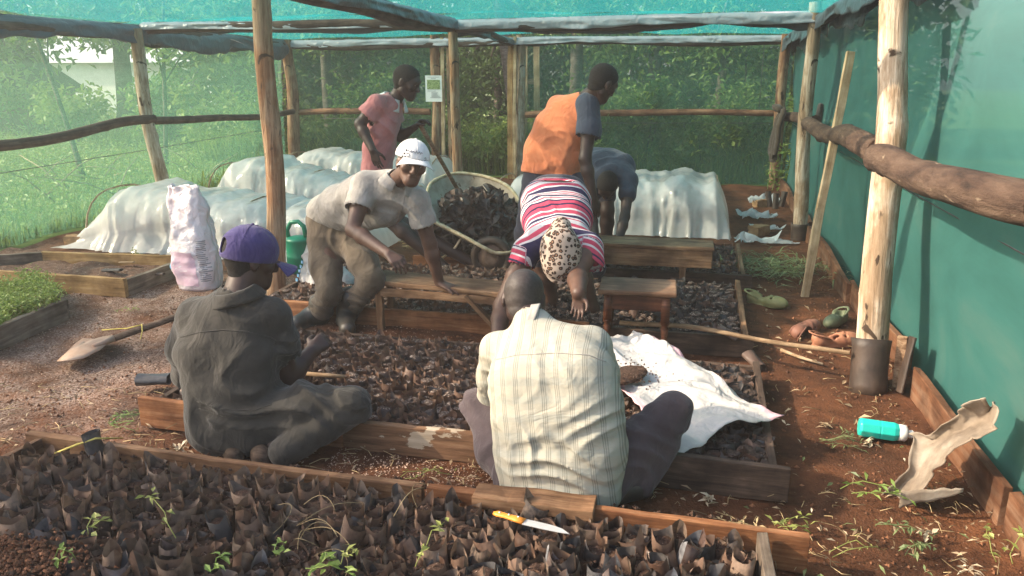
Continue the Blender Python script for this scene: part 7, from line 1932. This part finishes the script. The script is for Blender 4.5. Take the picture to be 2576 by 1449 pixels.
boxy(S, sp, [.07, .07, .08, .06], [.09, .09, .095, .075], ax); S.cone(sp[-1], shA, .06, .055, .04); S.cone(sp[-1], shB, .06, .055, .04)
limb(S, shB, elB, wrB, .056, .043, .032); limb(S, shA, elA, wrA, .056, .043, .032); hand(S, wrB, wrB - elB, (-.6, .6, 0), 1, .4); hand(S, wrA, wrA - elA, (.3, .6, -.4), 1, .4)
LG = ((P(1352, 470, 6.0), P(1325, 590, 5.98), V(-1.12, 6.0, .06)), (P(1440, 470, 5.88), P(1440, 590, 5.85), V(-.72, 5.9, .06)))
for hp, kn, an in LG:
    limb(S, hp, kn, an, .085, .06, .045); S.cone(an, an + V(.05, .14, -.02), .04, .032, .03)
S.build('body', MAT['skin2'], t); hair(t, hd, hf, hu, 1.1, 'hair', .005, -.055, .05)
S = Sdf.around([P(1310, 440, 5.95), P(1520, 300, 5.7), P(1480, 240, 5.8), P(1400, 260, 6.1), P(1460, 440, 5.8)], .12, .008)
boxy(S, [P(1384, 432, 5.96), P(1394, 380, 5.93), P(1414, 325, 5.89), P(1440, 285, 5.85)], [.13, .115, .10, .085], [.12, .12, .118, .10], ax, .07)
S.cone(sp[-1], shA, .09, .08, .05); S.cone(sp[-1], shB + V(-.03, .01, -.02), .085, .062, .05); S.cone(sp[-1], nk + V(-.01, 0, -.02), .085, .07, .05); S.cone(shA, shA * .4 + elA * .6, .08, .08, .03); S.cone(shB + V(-.03, 0, -.02), shB * .8 + elB * .2 + V(-.02, 0, 0), .06, .06, .03)
S.fold(P(1390, 400, 5.8), .2, (.5, 0, 1), 36, .009, 2); S.fold(P(1430, 330, 5.75), .18, (1, 0, .25), 40, .007, 4); S.rough(.003, 20, 4)
S.cut(P(1384, 440, 5.95), (-.08, -.1, -1)); S.hollow(.02); S.cone(nk, hd, .066, .08, 0, sub=True); S.cone(shB * .62 + elB * .38, elB, .085, .085, 0, sub=True)
S.build('shirt', MAT['orange'], t)
S = Sdf.around([shB, elB, nk], .13, .007); S.chain([shB + V(-.02, 0, .035), shB * .6 + elB * .4, shB * .42 + elB * .58], [.083, .088, .09], .03); S.cone(shB + V(-.04, .02, .05), nk + V(-.01, -.02, -.03), .07, .05, .05); S.fold(shB * .5 + elB * .5, .12, (.3, 0, 1), 50, .005, 1)
S.hollow(.02); S.cone(shB * .36 + elB * .64, elB, .095, .095, 0, sub=True); S.cone(nk, hd, .066, .08, 0, sub=True); S.build('sleeve', MAT['navy_shirt'], t)
S = Sdf.around([P(1290, 440, 5.9), P(1510, 450, 5.8), V(-1.15, 6, 0), V(-.7, 5.9, 0)], .14, .01)
boxy(S, [P(1386, 445, 5.96), P(1390, 490, 5.95)], [.12, .13], [.115, .12], ax, .05)
for hp, kn, an in LG: S.chain([hp, kn, an + V(0, 0, .12)], [.12, .095, .08], .05); S.fold((hp + kn) / 2, .2, V(.3, 0, 1), 40, .010, 2)
S.rough(.004, 20, 2); S.build('trousers', MAT['navy'], t)

# ---------------- boy in navy bending with a hand on the bench at the back
t = person((-.75, 7.05), 'boy in a slate navy shirt bending head down over the wooden bench')
sp = [P(1500, 425, 7.2), P(1515, 405, 7.05), P(1535, 415, 6.88), P(1545, 435, 6.76)]
hd = P(1528, 468, 6.60); hf, hu = V(-.1, -.5, -.85), V(0, -.85, .5); ax = unit(V(1, .12, -.05))
shA, shB = P(1498, 445, 6.78), P(1582, 455, 6.72); elB, wrB = P(1572, 545, 6.45), P(1552, 622, 6.22); elA, wrA = P(1488, 540, 6.6), P(1500, 600, 6.4)
S = Sdf.around([hd, P(1580, 450, 6.7), V(-.95, 7.1, 0), V(-.65, 7.2, 0), P(1600, 640, 6.1), P(1500, 400, 7.3)], .14, .007)
head_skin(S, hd, hf, hu, 1.0); S.cone(P(1543, 445, 6.74), hd, .058, .055, .03)
boxy(S, sp, [.06, .06, .07, .05], [.09, .09, .09, .07], ax); S.cone(sp[-1], shA, .06, .05, .04); S.cone(sp[-1], shB, .06, .05, .04)
limb(S, shB, elB, wrB, .05, .04, .03); limb(S, shA, elA, wrA, .05, .04, .03); hand(S, wrB, V(.65, -.45, -.35), (.1, .1, -1), -1, .1, 1, .25, .1); hand(S, wrA, (0, -.3, -1), (0, 1, 0), 1, .4)
LG = ((P(1478, 450, 7.18), P(1490, 530, 7.1), V(-1.0, 7.2, .06)), (P(1522, 450, 7.18), P(1528, 530, 7.08), V(-.78, 7.15, .06)))
for hp, kn, an in LG: limb(S, hp, kn, an, .085, .062, .045); S.cone(an, an + V(.02, -.14, -.02), .04, .032, .03)
S.build('body', MAT['skin2'], t); hair(t, hd, hf, hu, 1.02, 'hair', .012, -.06, .055)
S = Sdf.around([P(1480, 400, 7.3), P(1590, 480, 6.6), P(1490, 480, 6.7)], .16, .009)
boxy(S, [P(1500, 428, 7.18), P(1515, 410, 7.05), P(1535, 420, 6.88), P(1545, 438, 6.78)], [.09, .09, .095, .085], [.118, .118, .115, .09], ax, .06); S.cone(sp[-1], shA, .085, .078, .05); S.cone(sp[-1], shB, .085, .078, .05)
for sh, el in ((shA, elA), (shB, elB)): S.cone(sh, sh * .62 + el * .38, .078, .08, .03)
S.fold(P(1530, 410, 6.85), .2, unit(sp[0] - sp[-1]), 40, .006, 2); S.rough(.003, 20, 4); S.build('shirt', MAT['navy_shirt'], t)
S = Sdf.around([P(1470, 430, 7.3), P(1530, 500, 7.0)], .16, .01); boxy(S, [P(1500, 435, 7.2), P(1500, 460, 7.19)], [.08, .08], [.11, .11], ax, .05)
for hp, kn, an in LG: S.cone(hp, hp * .45 + kn * .55, .1, .09, .04)
S.build('shorts', MAT['navy'], t)

# ---------------- person in striped jersey and leopard hat bending towards us
t = person((-.75, 5.0), 'person in a striped jersey and leopard print hat bending forward with an open hand')
hips = P(1398, 492, 5.25); sp = [hips, P(1398, 500, 5.05), P(1400, 545, 4.82), P(1403, 590, 4.62)]
ax = V(1, 0, 0); hd = P(1412, 645, 4.42); hf, hu = V(.05, -.55, -.83), V(0, -.83, .55)
shA, shB = P(1325, 632, 4.58), P(1480, 622, 4.56); elA, wrA = P(1262, 770, 4.42), P(1248, 880, 4.2); elB, wrB = P(1452, 690, 4.36), P(1456, 738, 4.12)
S = Sdf.around([hd, hips, P(1240, 900, 4.1), P(1500, 620, 4.5), P(1480, 790, 4.0), V(-.9, 5.1, 0), V(-.5, 5, 0)], .14, .006)
head_skin(S, hd, hf, hu, 1.0); S.cone(P(1405, 605, 4.58), hd, .058, .055, .03)
boxy(S, sp, [.07, .07, .08, .07], [.1, .1, .1, .075], ax); S.cone(sp[-1], shA, .06, .055, .04); S.cone(sp[-1], shB, .06, .055, .04)
limb(S, shA, elA, wrA, .06, .05, .036); limb(S, shB, elB, wrB, .062, .054, .042)
hand(S, wrA, wrA - elA, (.5, -.6, 0), 1, .5); hand(S, wrB, V(.02, -.3, -.95), (-.1, -.9, .3), -1, .42, .92, .06, .5)
LG = ((P(1370, 540, 5.28), P(1362, 660, 5.1), V(-.92, 5.15, .06)), (P(1440, 540, 5.25), P(1452, 660, 5.02), V(-.62, 5.06, .06)))
for hp, kn, an in LG: limb(S, hp, kn, an, .09, .065, .048); S.cone(an + V(0, .03, -.015), an + V(.14, -.06, -.025), .042, .032, .03)
S.build('body', MAT['skin'], t)
S = Sdf.around([P(1300, 500, 5.3), P(1510, 500, 5.3), P(1290, 690, 4.4), P(1510, 690, 4.4)], .14, .008)
boxy(S, [P(1398, 500, 5.25), P(1398, 508, 5.05), P(1400, 548, 4.84), P(1402, 590, 4.66)], [.085, .085, .095, .10], [.135, .135, .125, .10], ax, .07); S.cone(sp[-1], shA, .09, .085, .06); S.cone(sp[-1], shB, .09, .085, .06)
S.cone(shA, P(1308, 672, 4.54), .085, .088, .03); S.cone(shB, P(1484, 668, 4.50), .085, .09, .03)
S.fold(P(1400, 520, 4.9), .25, (1, .3, .2), 30, .006, 2); S.rough(.003, 20, 4)
sa = unit(sp[0] - sp[-1])
def bandf(q):
    b = (q - sp[-1]) @ sa / .44
    for sh, el in ((shA, elA), (shB, elB)):
        d = unit(el - sh); w = (q - sh) @ d; dist = np.linalg.norm(q - sh - np.outer(w, d), axis=1); m = (w > .0) & (dist < .13) & (((q - sp[-1]) @ ax > .17) | ((q - sp[-1]) @ ax < -.17))
        b = np.where(m, .1 + w / .42, b)
    return b * .999 + .03
S.cut(P(1398, 470, 5.38), sa, 0); S.hollow(.02); S.cone(P(1405, 612, 4.56), hd, .075, .10, 0, sub=True); S.cone(P(1305, 684, 4.53), elA, .095, .095, 0, sub=True); S.cone(P(1482, 682, 4.48), elB, .09, .095, 0, sub=True)
S.build('jersey', MAT['stripes'], t, dict(pv=bandf))
S = Sdf.around([P(1320, 480, 5.4), P(1480, 660, 5.0)], .17, .01); boxy(S, [hips + V(0, .08, 0), hips + V(0, .06, -.12)], [.08, .09], [.13, .13], ax, .05)
for hp, kn, an in LG: S.cone(hp, hp * .1 + kn * .9, .12, .10, .05)
S.build('shorts', MAT['navy'], t)
# soft hat: tall crown gathered to a point, turned up brim towards the face
R = rotm(hf, hu); hr, hf_, hu_ = R[:, 0], R[:, 1], R[:, 2]
S = Sdf(hd - .26, hd + .28, .0065)
S.ell(hd + hf_ * -.015 + hu_ * .04, (.118, .128, .11), R, 0); S.cone(hd + hu_ * .08 - hf_ * .07, hd + hu_ * .07 - hf_ * .16, .10, .06, .05); S.cone(hd + hu_ * .01 + hf_ * .0, hd + hu_ * .015 + hf_ * .05, .115, .11, .03)
S.cone(hd + hu_ * .0 + hf_ * .03, hd + hu_ * .0 + hf_ * .105, .08, .075, .02, flat=(hu_, .35))
S.fold(hd + hu_ * .08 - hf_ * .08, .1, hr, 70, .005, 1); S.fold(hd + hu_ * .09, .1, hf_, 60, .004, 3); S.cut(hd - hu_ * .015, -hu_ + hf_ * .1); S.hollow(.02); S.build('hat', MAT['leopard'], t)
# ------------------------------------------------------------------ warm morning haze round the whole place
hz = NT('morning haze'); pv = hz.n('VolumePrincipled')
pv.inputs['Color'].default_value = (.97, .93, .86, 1); pv.inputs['Density'].default_value = .0066; pv.inputs['Anisotropy'].default_value = .35
hz.l(pv.outputs[0], hz.out.inputs['Volume'])
m = MB(); m.box((-12, 30, 6.5), (190, 160, 19))
haze = m.build('haze', hz.m); tag(haze, kind='stuff')
